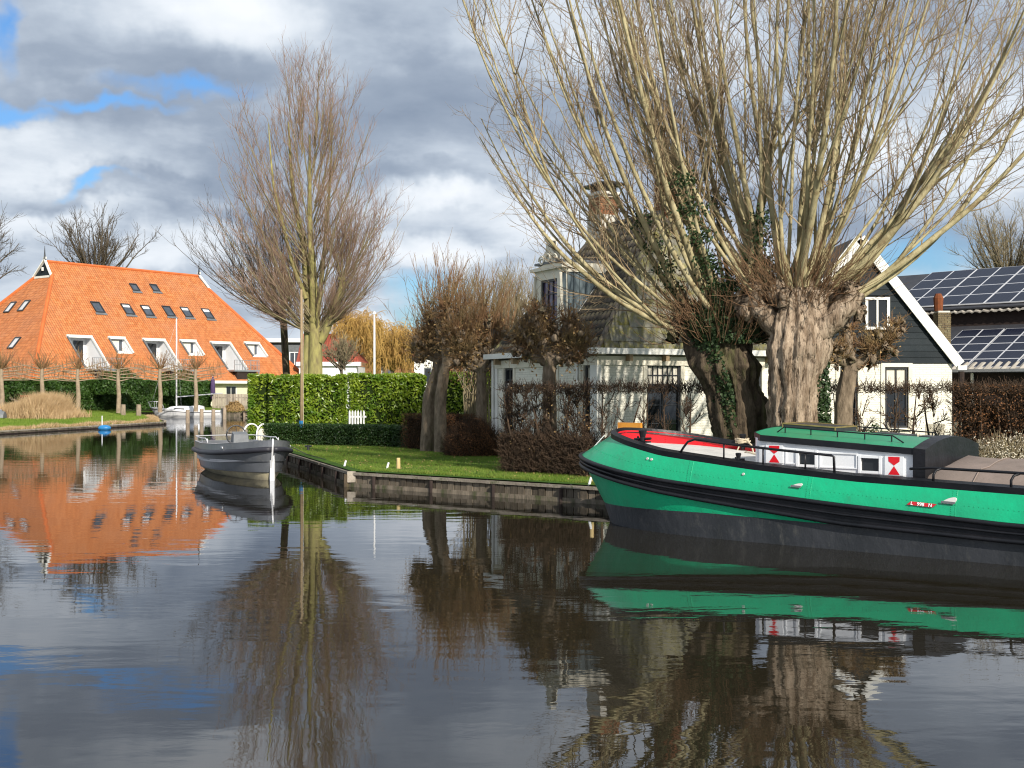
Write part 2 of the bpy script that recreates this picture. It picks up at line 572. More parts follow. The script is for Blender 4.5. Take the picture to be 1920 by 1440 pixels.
mat('hull_green', (.0, .38, .175), (.005, .32, .15), 1.6, .36, .5, 1.6, 1.6, coat=.1, dirt=((.02, .2, .1), 3.5, .58, .8))
mat('roof_green', (.015, .27, .13), (.02, .22, .11), 2, .38, .5, .1, 6, dirt=((.05, .2, .12), 4, .6, .8))
mat('hull_black', (.005, .006, .008), (.012, .012, .015), 2, .42, .3, .4, 8)
mat('hull_bottom', (.035, .038, .044), (.02, .023, .027), 1.5, .5, .4, 1.0, 5, stretch=(1, 1, .5), dirt=((.075, .075, .07), 7, .55, .8))
mat('boat_red', (.7, .008, .018), (.58, .006, .015), 1.5, .35, .5, .1, 6)
mat('deck_grey', (.62, .61, .58), (.5, .49, .47), 2, .6, .3, .1, 10, dirt=((.35, .34, .33), 3, .55, .8))
mat('boat_white', (.8, .82, .84), (.74, .76, .79), 1.5, .3, .5)
mat('tarp', (.24, .19, .165), (.18, .145, .125), 1.6, .8, .2, .8, 3)
mat('brass', (.45, .34, .13), (.3, .22, .08), 4, .4, .5, metal=.6)
mat('rope', (.62, .54, .4), (.45, .38, .27), 14, .9, .1, .5, 60)
mat('amber_wood', (.7, .3, .035), (.55, .2, .025), 3, .4, .5)
mat('plate_red', (.5, .01, .02), (.4, .01, .02), 3, .4, .5)
mat('sloop_hull', (.17, .18, .2), (.13, .14, .155), 1.5, .3, .5, .1, 6, metal=.35, dirt=((.23, .22, .2), 2.5, .55, .8))
mat('sloop_fender', (.018, .018, .026), (.028, .028, .036), 2, .5, .4)
mat('sloop_bottom', (.42, .37, .24), (.28, .25, .18), 3, .6, .3)
mat('sloop_inside', (.5, .5, .52), (.4, .4, .43), 2, .45, .4)
mat('buoy_blue', (.02, .2, .45), (.02, .15, .36), 2, .4, .4)
mat('rust', (.22, .07, .03), (.13, .05, .025), 6, .9, .1)
mat('furniture', (.55, .5, .4), (.42, .38, .3), 3, .7, .2)
mat('stone_path', (.4, .36, .3), (.3, .27, .22), 2, .9, .1, .3, 12)
mat('curtain', (.72, .68, .58), (.6, .56, .47), 3, .9, .1, stretch=(4, 4, .3))
mat('mast_wood', (.34, .25, .15), (.26, .19, .11), 4, .7, .2)


def glass(name, c=(.012, .014, .016)):
    m = mat(name, c, tuple(x * 1.6 for x in c), 1.3, .04, .6)
    return m


glass('glass_dark')
glass('glass_sky', (.05, .06, .075))
glass('glass_purple', (.05, .035, .07))


def brick_paint(name, c1, c2, dirtc):
    m = bpy.data.materials.new(name); MATS[name] = m
    m.use_nodes = True
    nt = m.node_tree; b = nt.nodes['Principled BSDF']
    uv = nd(nt, 'ShaderNodeTexCoord').outputs['UV']
    wv = V_(nt, 'ADD', uv, V_(nt, 'MULTIPLY', V_(nt, 'SUBTRACT', nd(nt, 'ShaderNodeTexNoise', {'Vector': uv, 'Scale': 3.0}).outputs[1], (.5, .5, .5)), (.03, .02, 0)))
    br = nd(nt, 'ShaderNodeTexBrick', {'Vector': wv, 'Scale': 1.0, 'Mortar Size': .012, 'Mortar Smooth': .6, 'Bias': 0., 'Brick Width': .24, 'Row Height': .075, 'Color1': (1., 1., 1.), 'Color2': (.72, .72, .72), 'Mortar': (.35, .35, .35)})
    col = mixc(nt, ramp(nt, noise(nt, uv, 1.6, 6, .65), [(.4, 0.), (.7, 1.)]), c1, c2)
    col = mixc(nt, ramp(nt, noise(nt, uv, 5.0, 6, .7), [(.6, 0.), (.78, 1.)]), col, dirtc)
    col = mixc(nt, .28, col, br.outputs[0], 'MULTIPLY')
    nt.links.new(col, b.inputs['Base Color'])
    b.inputs['Roughness'].default_value = .85
    b.inputs['Specular IOR Level'].default_value = .2
    h = M_(nt, 'ADD', br.outputs[0], M_(nt, 'MULTIPLY', noise(nt, uv, 20, 4, .6), .5))
    bn = nd(nt, 'ShaderNodeBump', {'Height': h, 'Strength': .7, 'Distance': .015})
    nt.links.new(bn.outputs[0], b.inputs['Normal'])
    return m


brick_paint('white_brick', (.84, .81, .7), (.74, .71, .6), (.45, .43, .34))
brick_paint('cream_wall', (.74, .68, .5), (.68, .62, .46), (.55, .5, .36))


def tile_mat(name, ca, cb, cc, w, h, strength=1.0):
    """roof tiles in uv metres: rolls across, steps along the slope"""
    m = bpy.data.materials.new(name); MATS[name] = m
    m.use_nodes = True
    nt = m.node_tree; b = nt.nodes['Principled BSDF']
    uv = nd(nt, 'ShaderNodeTexCoord').outputs['UV']
    sp = nd(nt, 'ShaderNodeSeparateXYZ', {0: uv})
    u = M_(nt, 'DIVIDE', sp.outputs[0], w); v = M_(nt, 'DIVIDE', sp.outputs[1], h)
    fu = M_(nt, 'FRACT', u); fv = M_(nt, 'FRACT', v)
    cell = nd(nt, 'ShaderNodeCombineXYZ', {0: M_(nt, 'FLOOR', u), 1: M_(nt, 'FLOOR', v)}).outputs[0]
    wn = nd(nt, 'ShaderNodeTexWhiteNoise', {'Vector': cell}, noise_dimensions='2D').outputs[0]
    col = mixc(nt, wn, ca, cb)
    big = ramp(nt, noise(nt, uv, .35, 6, .65), [(.42, 0.), (.72, 1.)])
    col = mixc(nt, M_(nt, 'MULTIPLY', big, .65), col, cc)
    stv = V_(nt, 'MULTIPLY', uv, (1.6, .12, 1.))
    col = mixc(nt, M_(nt, 'MULTIPLY', ramp(nt, noise(nt, stv, 1.0, 5, .7), [(.5, 0.), (.75, 1.)]), .5), col, tuple(x * .5 for x in cc))
    lich = ramp(nt, noise(nt, uv, 1.7, 7, .75), [(.6, 0.), (.75, 1.)])
    col = mixc(nt, M_(nt, 'MULTIPLY', lich, .4), col, tuple(min(.8, x * 1.1 + .12) for x in ca))
    gap = M_(nt, 'MAXIMUM', ramp(nt, fu, [(0, 1.), (.16, 0.)]), ramp(nt, fv, [(0, 1.), (.16, 0.)]))
    col = mixc(nt, M_(nt, 'MULTIPLY', gap, .6), col, tuple(x * .3 for x in ca))
    nt.links.new(col, b.inputs['Base Color'])
    b.inputs['Roughness'].default_value = .6
    b.inputs['Specular IOR Level'].default_value = .25
    roll = M_(nt, 'SINE', M_(nt, 'MULTIPLY', fu, 6.283))
    hgt = M_(nt, 'ADD', M_(nt, 'MULTIPLY', roll, .5), M_(nt, 'MULTIPLY', fv, -.9))
    bn = nd(nt, 'ShaderNodeBump', {'Height': hgt, 'Strength': strength, 'Distance': .05})
    nt.links.new(bn.outputs[0], b.inputs['Normal'])
    return m


tile_mat('orange_tile', (.6, .22, .075), (.44, .135, .037), (.46, .2, .1), .27, .36, 1.0)
tile_mat('red_tile', (.33, .07, .04), (.26, .06, .035), (.2, .06, .04), .3, .4)


def water_mat():
    m = bpy.data.materials.new('water'); MATS['water'] = m
    m.use_nodes = True
    nt = m.node_tree; nt.nodes.remove(nt.nodes['Principled BSDF'])
    tc = nd(nt, 'ShaderNodeTexCoord').outputs['Object']
    v1 = nd(nt, 'ShaderNodeMapping', {'Vector': tc, 'Scale': (.55, 1.5, 1), 'Rotation': (0, 0, .15)}).outputs[0]
    v2 = nd(nt, 'ShaderNodeMapping', {'Vector': tc, 'Scale': (1.6, 3.2, 1), 'Rotation': (0, 0, -.25)}).outputs[0]
    v3 = nd(nt, 'ShaderNodeMapping', {'Vector': tc, 'Scale': (.05, .13, 1)}).outputs[0]
    calm = ramp(nt, noise(nt, v3, 1.0, 3, .5), [(.35, .25), (.65, 1.)])
    h = M_(nt, 'ADD', noise(nt, v1, 1.0, 2, .5, .4), M_(nt, 'MULTIPLY', noise(nt, v2, 1.6, 3, .55, .3), .22))
    h = M_(nt, 'MULTIPLY', h, calm)
    bn = nd(nt, 'ShaderNodeBump', {'Height': h, 'Strength': 1.0, 'Distance': .0055})
    lw = nd(nt, 'ShaderNodeFresnel', {'IOR': 1.62, 'Normal': bn.outputs[0]})
    body = nd(nt, 'ShaderNodeBsdfDiffuse', {'Color': (.018, .015, .009)})
    gl = nd(nt, 'ShaderNodeBsdfGlossy', {'Color': (.86, .88, .92), 'Roughness': .012, 'Normal': bn.outputs[0]})
    mx = nd(nt, 'ShaderNodeMixShader', {0: lw.outputs[0], 1: body.outputs[0], 2: gl.outputs[0]})
    nt.links.new(mx.outputs[0], nt.nodes['Material Output'].inputs[0])
    return m


water_mat()
m = MATS

# ================================================================ SETTING
w = MB()
w.poly([(-700, -60, 0), (700, -60, 0), (700, 1200, 0), (-700, 1200, 0)])
tag(w.build('water', m['water']), kind='structure')

GZ = .42                                  # height of the garden bank
BA = Vector((.793, -.609, 0))             # direction of the garden bank and of the barge
C0 = Vector((-4.29, 31.4, 0)); C1 = Vector((-7.2, 39.4, 0)); C2 = Vector((-10.9, 49.0, 0)); C3 = Vector((-11.7, 53, 0))
C9 = C0 + BA * 36


def poly3(name, loops, mt):
    mb = MB()
    for pts in loops:
        tris = tessellate_polygon([[Vector((a, b, 0)) for a, b, c in pts]])
        fl = [t if ((Vector(pts[t[1]][:2]) - Vector(pts[t[0]][:2])).cross(Vector(pts[t[2]][:2]) - Vector(pts[t[0]][:2])) > 0) else tuple(reversed(t)) for t in tris]
        mb.add(pts, fl)
    return tag(mb.build(name, mt), kind='structure')


g = GZ
poly3('garden_ground', [[(C9.x, C9.y, g), (600, C9.y, g), (600, 900, g), (-20, 900, g), (-20, 112, g), (C3.x, C3.y, g), (C2.x, C2.y, g), (C1.x, C1.y, g), (C0.x, C0.y, g)]], m['grass_soil'])
L0 = [(-42, -30, .2), (-33, 49, .2), (-29.4, 67.3, .2), (-25.6, 86.7, .2), (-29.5, 97, .3), (-34.5, 107, .4), (-37, 112, .5)]
L1 = [(-80, -30, .8), (-70, 49, .8), (-55, 82, .8), (-44, 98, .8), (-41, 103, .8), (-39.5, 108, .8), (-37.2, 113, .82)]
far = [[L0[i], L1[i], L1[i + 1], L0[i + 1]] for i in range(6)]
far += [[(-37, 112, .5), (-20, 112, .5), (-20, 116, .82), (-37.2, 113, .82)], L1 + [(-20, 116, .82), (-20, 900, .82), (-500, 900, .82), (-500, -30, .82)]]
poly3('far_bank_ground', far, m['grass_far'])

# ---------------------------------------------------------------- timber bank of the garden
bank = thing('canal_bank_wall', 'weathered timber plank bank with grey cap boards along the garden lawn', 'bank wall', (C0.x, C0.y, 0))
me_plank = MB().box(-.088, .088, -.02, .02, -.55, .31)
me_plank = me_plank.build('plank', m['old_plank'], bank).data
bpy.data.objects.remove(bpy.data.objects['plank'])
me_plank.transform(Matrix.Translation(root_loc(bank)))


def rotz_to(d):
    return Matrix.Rotation(math.atan2(d.y, d.x), 4, 'Z')


def bank_run(a, b, w_=.2, capw=.34, nplank=2.4):
    d = (b - a); L = d.length; d.normalize()
    nrm = Vector((d.y, -d.x, 0))
    k = int(L / w_)
    for i in range(k):
        p = a + d * (w_ * (i + .5)) + nrm * rng.uniform(-.025, .02)
        inst('plank', me_plank, bank, Matrix.Translation(p + Vector((0, 0, rng.uniform(-.02, 0)))) @ rotz_to(d) @ Matrix.Rotation(rng.normal(0, .012), 4, 'Y'))
    fr = FR(a, (d.x, d.y), (nrm.x, nrm.y))
    n = max(1, round(L / nplank)); s = L / n
    for i in range(n):
        j = rng.uniform(-.012, .012, 4)
        MB(fr).slab([(i * s + .006, .075 + j[0], .315), ((i + 1) * s - .006, .075 + j[1], .315), ((i + 1) * s - .006, .075 - capw + j[2], .315), (i * s + .006, .075 - capw + j[3], .315)], (0, 0, .07)).build('cap_plank', m['cap_plank'], bank)
    bolts = MB(fr)
    for i in range(int(L / .62)):
        u = .3 + i * .62
        bolts.tube([(u, -.02 + rng.uniform(-.03, .03), .38), (u, -.02, .398)], .022, 6)
    bolts.build('bolts', m['dark_paint'], bank)
    MB(fr).box(0, L, .022, .09, .0, .1).build('waling_beam', m['old_plank'], bank)
    for i in range(int(L / 2.0) + 1):
        u = .9 + i * 2.0
        if u < L: MB(fr).tube([(u, .08, -.5), (u, .085, .3)], .05, 8).build('pile', m['dark_wall'], bank)


bank_run(C0, C0 + BA * 12)
bank_run(C1, C0)
bank_run(C2, C1, .25)
bank_run(C3, C2, .3)
MB().box(C0.x - .1, C0.x + .12, C0.y - .14, C0.y + .05, .12, .41).build('corner_block', m['cap_plank'], bank)
MB().tube([C0 + Vector((-.13, -.02, -.5)), C0 + Vector((-.13, -.02, .33))], .09, 8).build('pile', m['dark_bark'], bank)

bankl = thing('canal_bank_wall', 'low dark timber edging of the far left grass bank', 'bank wall', (-28, 75, 0))


def bankl_run(a, b, z):
    a, b = Vector(a), Vector(b)
    d = (b - a); L = d.length; d.normalize(); nrm = Vector((d.y, -d.x, 0))
    fr = FR(a, (d.x, d.y), (nrm.x, nrm.y))
    mb = MB(fr)
    for i in range(int(L / .3)):
        mb.box(i * .3, i * .3 + .28, -.02 + rng.uniform(-.01, .01), .03, -.4, z - .05)
    mb.build('sheeting', m['old_plank'], bankl, kind='stuff')
    MB(fr).box(0, L, .03, .09, .02, .07).build('waling_beam', m['dark_wall'], bankl)
    n = max(1, int(L / 4))
    for i in range(n):
        MB(fr).box(i * L / n + .02, (i + 1) * L / n - .02, -.12, .07, z - .05, z + .02 + rng.uniform(0, .01)).build('cap_plank', m['cap_plank'], bankl)


bankl_run((-33, 49), (-29.4, 67.3), .2)
bankl_run((-29.4, 67.3), (-25.6, 86.7), .2)
bankl_run((-25.6, 86.7), (-29.5, 97), .27)
bankl_run((-29.5, 97), (-34.5, 107), .36)
bankl_run((-34.5, 107), (-37, 112), .42)
jet = thing('jetty', 'low wooden landing stage with pale rails at the far end of the canal', 'jetty', (-24, 111.5, 0))
MB().box(-37, -22.5, 111.75, 111.98, -.3, .42).build('sheeting', m['old_plank'], jet)
for z in (.05, .25):
    MB().box(-25.5, -21.2, 111.5 - z * .1, 111.74, z, z + .14).build('rail', m['cap_plank'], jet)
MB().box(-25.6, -21.2, 111.2, 112.6, .46, .54).build('deck', m['old_plank'], jet)
for x in (-25.5, -24.2, -22.9, -21.6):
    MB().box(x, x + .18, 111.3, 111.48, -.4, .45).build('post', m['post_wood'], jet)

# ================================================================ ORANGE FARMHOUSE
HU, HV = (.589, .808), (.808, -.589)
HO = Vector((-48.4, 122, 0))
HF = FR(HO, HU, HV)
RZ, EZ, HWID, LEN = 15.9, 3.48, 12.0, 19.5
KS = (RZ - EZ) / HWID
SE0, SE1, GB = -9.0, 6.6, 1.5               # how far the eaves run past the ridge ends, half width of the small top gables
farm = thing('farmhouse', 'huge farmhouse with bright orange pantile roof, skylights and cut-in balconies', 'house', (HO.x, HO.y, .8))


def hroof(x, y):
    """pixel of the photo -> place (s, v) on the front slope"""
    D = Vector(((x - 960) / F, 1, -(y - HY) / F)); O = Vector((0, 0, CZ))
    dv = Vector((*HV, 0)); du = Vector((*HU, 0))
    # z = RZ - KS*v
    t = (RZ - KS * (O - HO).dot(dv) * 1.0 - O.z) / (D.z + KS * D.dot(dv))
    p = O + D * t - HO
    return p.dot(du), p.dot(dv)


def zf(v): return RZ - KS * v


zg = zf(GB)
slope = math.hypot(1, KS)
holes, dorm = [], []
for (x0, y0, x1, y1, vb, big) in ((125, 631, 171, 634, hroof(215, 692)[1], 1), (267, 637, 308, 640, hroof(344, 693)[1], 1), (394, 643, 431, 645, hroof(462, 694)[1], 1),
                                  (203, 634, 233, 636, None, 0), (337, 640, 366, 641, None, 0), (458, 644, 485, 645, None, 0)):
    s0, v0 = hroof(x0, y0); s1, v1 = hroof(x1, y1)
    v0 = (v0 + v1) / 2
    dorm.append((s0, s1, v0, vb or v0 + 1.5, big))
    holes.append([(s0, v0), (s1, v0), (s1, dorm[-1][3]), (s0, dorm[-1][3])])
sky_px = [(241, 532, 16), (279, 533, 16), (168, 566, 19), (225, 570, 18), (262, 573, 18), (302, 574, 17), (336, 576, 17), (376, 579, 16)]
SK = []
for x, y, wpx in sky_px:
    s0, v0 = hroof(x, y)
    SK.append((s0, v0, .95 if y < 550 else 1.1, .8 if y < 550 else 1.12))
    s_, v_, a_, b_ = SK[-1]
    holes.append([(s_, v_), (s_ + a_, v_), (s_ + a_, v_ + b_), (s_, v_ + b_)])
outl = [(0, 0), (LEN, 0), (LEN + .3, GB), (LEN + SE1, HWID), (SE0, HWID), (-.3, GB)]
rf = MB(HF)
flat_with_holes(rf, outl, holes, lambda s, v: (s, v, zf(v)))
front = rf.build('roof', m['orange_tile'], farm, uvf=lambda l: (l[0], l[1] * slope))
b = MB(HF); b.poly([(LEN, 0, RZ), (0, 0, RZ), (-.3, -GB, zg), (SE0, -HWID, EZ), (LEN + SE1, -HWID, EZ), (LEN + .3, -GB, zg)])
b.build('roof', m['orange_tile'], farm, uvf=lambda l: (l[0], l[1] * slope))
# hipped ends
hs = math.hypot(SE0 + .3, zg - EZ)
b = MB(HF); b.poly([(-.3, GB, zg), (SE0, HWID, EZ), (SE0, -HWID, EZ), (-.3, -GB, zg)])
hipL = b.build('roof', m['orange_tile'], farm, uvf=lambda l: (l[1], (zg - l[2]) / (zg - EZ) * hs))
b = MB(HF); b.poly([(LEN + .3, -GB, zg), (LEN + SE1, -HWID, EZ), (LEN + SE1, HWID, EZ), (LEN + .3, GB, zg)])
b.build('roof', m['orange_tile'], farm, uvf=lambda l: (l[1], l[2] * 1.2))
# underside so the roof is closed
MB(HF).poly([(SE0, -HWID, EZ - .02), (SE0, HWID, EZ - .02), (LEN + SE1, HWID, EZ - .02), (LEN + SE1, -HWID, EZ - .02)]).build('ceiling', m['white_paint'], farm)
# little gables with their black boards, white trim and owl pinnacles
for e, s in ((-1, -.3), (1, LEN + .3)):
    gb = MB(HF).slab([(s, -GB, zg), (s, GB, zg), (s - e * .3, 0, RZ)], (e * .12, 0, 0)).build('gable', m['black_board'], farm)
    for q in (-1, 1):
        MB(HF).bar((s + e * .2, q * (GB + .12), zg - .05), (s + e * .2 - e * .3, 0, RZ + .2), .1, .26, up=(1, 0, 0)).build('bargeboard', m['white_paint'], gb)
    MB(HF).box(s + e * .13, s + e * .2, -GB - .1, GB + .1, zg - .2, zg + .02).build('sill_board', m['white_paint'], gb)
    if e < 0: MB(HF).tube([(s - .15, 0, zg + .55), (s - .15, 0, zg + .9)], .12, 8).build('owl_hole', m['white_paint'], gb)
    pin = MB(HF); pin.tube([(s - e * .1, 0, RZ + .1), (s - e * .1, 0, RZ + .5), (s - e * .1, 0, RZ + .8), (s - e * .1, 0, RZ + 1.6)], [.16, .1, .07, .02], 8)
    pin.build('pinnacle', m['dark_paint'], farm)
    MB(HF).bar((s - e * .1, -.28, RZ + .35), (s - e * .1, .28, RZ + .35), .05, .22).build('pinnacle_scroll', m['white_paint'], farm)
rd = MB(HF); rd.tube([(0, 0, RZ), (LEN, 0, RZ)], .17, 8); rd.build('ridge_tiles', m['ridge_orange'], farm)
for a, c in (((-.3, GB, zg), (SE0, HWID, EZ)), ((-.3, -GB, zg), (SE0, -HWID, EZ)), ((LEN + .3, GB, zg), (LEN + SE1, HWID, EZ)), ((LEN + .3, -GB, zg), (LEN + SE1, -HWID, EZ))):
    MB(HF).tube([a, c], .2, 8).build('hip_tiles', m['ridge_orange'], farm)
# eaves and ground floor walls
for a, c in (((SE0, HWID), (LEN + SE1, HWID)), ((SE0, -HWID), (SE0, HWID)), ((LEN + SE1, -HWID), (LEN + SE1, HWID))):
    MB(HF).bar((*a, EZ - .1), (*c, EZ - .1), .16, .3).build('gutter', m['white_paint'], farm)
wf = FR(HF(SE0, HWID - .6, 0), HU, HV)
TOT = LEN + SE1 - SE0
hl = [(TOT - 5.6, TOT - 3.9, .85, 3.0), (TOT - 2.6, TOT - 1.2, 1.4, 3.0), (TOT - 12, TOT - 10.5, .85, 3.), (5, 7, 1.3, 3.), (11, 13, 1.3, 3.)]
wall(farm, wf, m['cream_wall'], [(0.6, .7), (TOT - .6, .7), (TOT - .6, EZ - .2), (.6, EZ - .2)], hl)
for h_ in hl: window(farm, wf, *h_, m['white_paint'], m['glass_dark'], cols=2, rows=1, bw=.06, fw=.09)
wl = FR(HF(SE0 + .6, HWID - .6, 0), (-HV[0], -HV[1]), (-HU[0], -HU[1]))
wall(farm, wl, m['cream_wall'], [(0, .7), (2 * HWID - 1.2, .7), (2 * HWID - 1.2, EZ - .2), (0, EZ - .2)], [])
for s in (TOT - 7.6, TOT - 3.4, TOT - .8):
    MB(HF).box(SE0 + s, SE0 + s + .12, HWID - .1, HWID + .02, .8, EZ - .2).build('post', m['post_wood'], farm)

# skylights lie in the slope
for (s, v, a, bl) in SK:
    fm = MB(HF)
    def q(s_, v_, up): return (s_, v_ + up * KS / slope, zf(v_) + up / slope)
    t = .09
    for (sa, sb, va, vb) in ((s, s + a, v, v + t), (s, s + a, v + bl - t, v + bl), (s, s + t, v + t, v + bl - t), (s + a - t, s + a, v + t, v + bl - t)):
        lo = [q(sa, va, -.2), q(sb, va, -.2), q(sb, vb, -.2), q(sa, vb, -.2)]
        hi = [q(sa, va, .12), q(sb, va, .12), q(sb, vb, .12), q(sa, vb, .12)]
        fm.add(lo + hi, [(0, 1, 2, 3), (7, 6, 5, 4), (0, 4, 5, 1), (1, 5, 6, 2), (2, 6, 7, 3), (3, 7, 4, 0)])
    o = fm.build('skylight', m['dark_paint'], farm)
    MB(HF).add([q(s + t, v + t, .03), q(s + a - t, v + t, .03), q(s + a - t, v + bl - t, .03), q(s + t, v + bl - t, .03)], [(0, 1, 2, 3)]).build('pane', m['glass_sky'], o)
    if rng.random() < .6 and bl > 1: MB(HF).add([q(s + t, v + t, .045), q(s + a - t, v + t, .045), q(s + a - t, v + t + .25, .045), q(s + t, v + t + .25, .045)], [(0, 1, 2, 3)]).build('blind', m['clean_white'], o)
    MB(HF).add([q(s - .1, v + bl, .05), q(s + a + .1, v + bl, .05), q(s + a + .15, v + bl + .22, .06), q(s - .15, v + bl + .22, .06)], [(0, 1, 2, 3)]).build('flashing', m['lead'], o)

# balconies and windows cut into the slope
for (s0, s1, v0, vb, big) in dorm:
    zt, zb = zf(v0), zf(vb)
    ro = MB(HF)
    vi = v0 + .25 if big else v0 + .12
    if big:
        ro.add([(s0, vi, zb), (s1, vi, zb), (s1, vi, zt), (s0, vi, zt)], [(0, 1, 2, 3)])           # back wall
        ro.add([(s0, vi, zb), (s0, vb, zb), (s0, v0, zt), (s0, vi, zt)], [(3, 2, 1, 0)])
        ro.add([(s1, vi, zb), (s1, vb, zb), (s1, v0, zt), (s1, vi, zt)], [(0, 1, 2, 3)])
        # set back further: a real recess
        ro = MB(HF); dp = -.9
        bw_ = v0 + dp
        ro.add([(s0, bw_, zb), (s1, bw_, zb), (s1, bw_, zt), (s0, bw_, zt)], [(0, 1, 2, 3)])
        ro.add([(s0, bw_, zb), (s0, vb, zb), (s0, v0, zt), (s0, bw_, zt)], [(3, 2, 1, 0)])
        ro.add([(s1, bw_, zb), (s1, vb, zb), (s1, v0, zt), (s1, bw_, zt)], [(0, 1, 2, 3)])
        ro.add([(s0, bw_, zt), (s1, bw_, zt), (s1, v0, zt), (s0, v0, zt)], [(3, 2, 1, 0)])
        bo = ro.build('balcony', m['clean_white'], farm)
        MB(HF).box(s0, s1, bw_, vb + 1.15, zb - .18, zb).build('floor', m['galvanised'], bo)
        # door and window in the back wall
        fr = FR(HF(0, bw_ + .02, 0), HU, HV)
        wd = MB(fr).box(s0 + .35, s0 + 1.15, 0, .07, zb + .9, zt - .35).build('window_frame', m['white_paint'], bo)
        MB(fr).box(s0 + .45, s0 + .76, .06, .08, zb + 1.0, zt - .45).box(s0 + .8, s0 + 1.05, .06, .08, zb + 1.0, zt - .45).build('pane', m['glass_purple'], bo)
        MB(fr).box(s1 - 1.45, s1 - .35, .0, .07, zb, zt - .3).build('door', m['glass_dark'], bo)
        MB(fr).box(s0 + 1.3, s1 - 1.55, .0, .05, zb, zt - .35).build('door_leaf', m['white_paint'], bo)
        # railing on the projecting slab
        ra = MB(HF)
        v9 = vb + 1.1
        for zz in (zb + .55, zb + 1.05): ra.bar((s0 + .05, v9, zz), (s1 + .8, v9, zz), .05).bar((s1 + .8, v9, zz), (s1 + .8, vb - .2, zz), .05)
        k = 16
        for i in range(k + 1):
            ss = s0 + .05 + (s1 + .75 - s0) * i / k
            ra.bar((ss, v9, zb), (ss, v9, zb + 1.05), .06 if i % 5 == 0 else .025)
        ra.build('railing', m['galvanised'], bo)
        MB(HF).box(s1, s1 + .85, vb - .3, vb + 1.15, zb - .17, zb - .01).build('floor', m['galvanised'], bo)
        MB(HF).bar((s1 + .7, v9, EZ - 1.5), (s1 + .7, v9, zb - .19), .12).build('post', m['galvanised'], bo)
        # added dark box, its colour stands for the shade below the slab
        MB(HF).box(s0 + .5, s1 + .5, vb + .06, vb + 1.0, zb - 1.1, zb - .19).build('under_slab_shade', m['dark_wall'], bo)
    else:
        bw_ = v0 + .05
        ro = MB(HF); dv_ = vb
        ro.add([(s0, v0 - .25, zb), (s1, v0 - .25, zb), (s1, v0 - .25, zt), (s0, v0 - .25, zt)], [(0, 1, 2, 3)])
        ro.add([(s0, v0 - .25, zb), (s0, vb, zb), (s0, v0, zt), (s0, v0 - .25, zt)], [(3, 2, 1, 0)])
        ro.add([(s1, v0 - .25, zb), (s1, vb, zb), (s1, v0, zt), (s1, v0 - .25, zt)], [(0, 1, 2, 3)])
        ro.add([(s0, v0 - .25, zt), (s1, v0 - .25, zt), (s1, v0, zt), (s0, v0, zt)], [(3, 2, 1, 0)])
        ro.add([(s0, v0 - .25, zb), (s1, v0 - .25, zb), (s1, vb, zb), (s0, vb, zb)], [(0, 1, 2, 3)])
        bo = ro.build('window_recess', m['clean_white'], farm)
        fr = FR(HF(0, v0 - .22, 0), HU, HV)
        MB(fr).box(s0 + .12, s1 - .12, 0, .05, zb + .35, zt - .15).build('pane', m['glass_sky'], bo)
        MB(fr).box(s0 + .12, s1 - .5, .05, .06, zb + .37, zt - .17).build('curtain', m['curtain'], bo)
    # white head board and side boards
    MB(HF).box(s0 - .08, s1 + .08, v0 - .02, v0 + .14, zt - .04, zt + .24).build('head_board', m['white_paint'], bo)
    for ss in (s0, s1):
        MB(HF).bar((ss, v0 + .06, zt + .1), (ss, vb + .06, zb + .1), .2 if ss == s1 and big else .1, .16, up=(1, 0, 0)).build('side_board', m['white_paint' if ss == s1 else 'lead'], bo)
# three skylights in the left hip
def hhip(x, y):
    D = Vector(((x - 960) / F, 1, -(y - HY) / F)); O = Vector((0, 0, CZ))
    a, b_, c_ = HF(-.3, GB, zg), HF(SE0, HWID, EZ), HF(-.3, -GB, zg)
    n_ = (b_ - a).cross(c_ - a)
    t = (a - O).dot(n_) / D.dot(n_)
    p = O + D * t - HO
    return p.dot(Vector((*HV, 0))), p.z
hn = Vector((-(zg - EZ), 0, -(SE0 + .3) * -1)).normalized()
hn = Vector((-(zg - EZ) / hs, 0, abs(SE0 + .3) / hs))
for (x, y) in ((22, 567), (48, 564), (30, 633), (-10, 652)):
    v, z = hhip(x, y)
    def q(v_, z_, up):
        s_ = -.3 + (SE0 + .3) * (zg - z_) / (zg - EZ)
        return tuple(Vector((s_, v_, z_)) + hn * up)
    a, hgt, t = 1.0, 1.15, .1
    fm = MB(HF)
    for (va, vb_, za, zb_) in ((v, v + a, z - t, z), (v, v + a, z - hgt, z - hgt + t), (v, v + t, z - hgt + t, z - t), (v + a - t, v + a, z - hgt + t, z - t)):
        lo = [q(va, za, -.05), q(vb_, za, -.05), q(vb_, zb_, -.05), q(va, zb_, -.05)]; hi = [q(va, za, .12), q(vb_, za, .12), q(vb_, zb_, .12), q(va, zb_, .12)]
        fm.add(lo + hi, [(0, 1, 2, 3), (7, 6, 5, 4), (0, 4, 5, 1), (1, 5, 6, 2), (2, 6, 7, 3), (3, 7, 4, 0)])
    o = fm.build('skylight', m['dark_paint'], farm)
    MB(HF).add([q(v + t, z - t, .05), q(v + a - t, z - t, .05), q(v + a - t, z - hgt + t, .05), q(v + t, z - hgt + t, .05)], [(0, 1, 2, 3)]).build('pane', m['alu'], o)

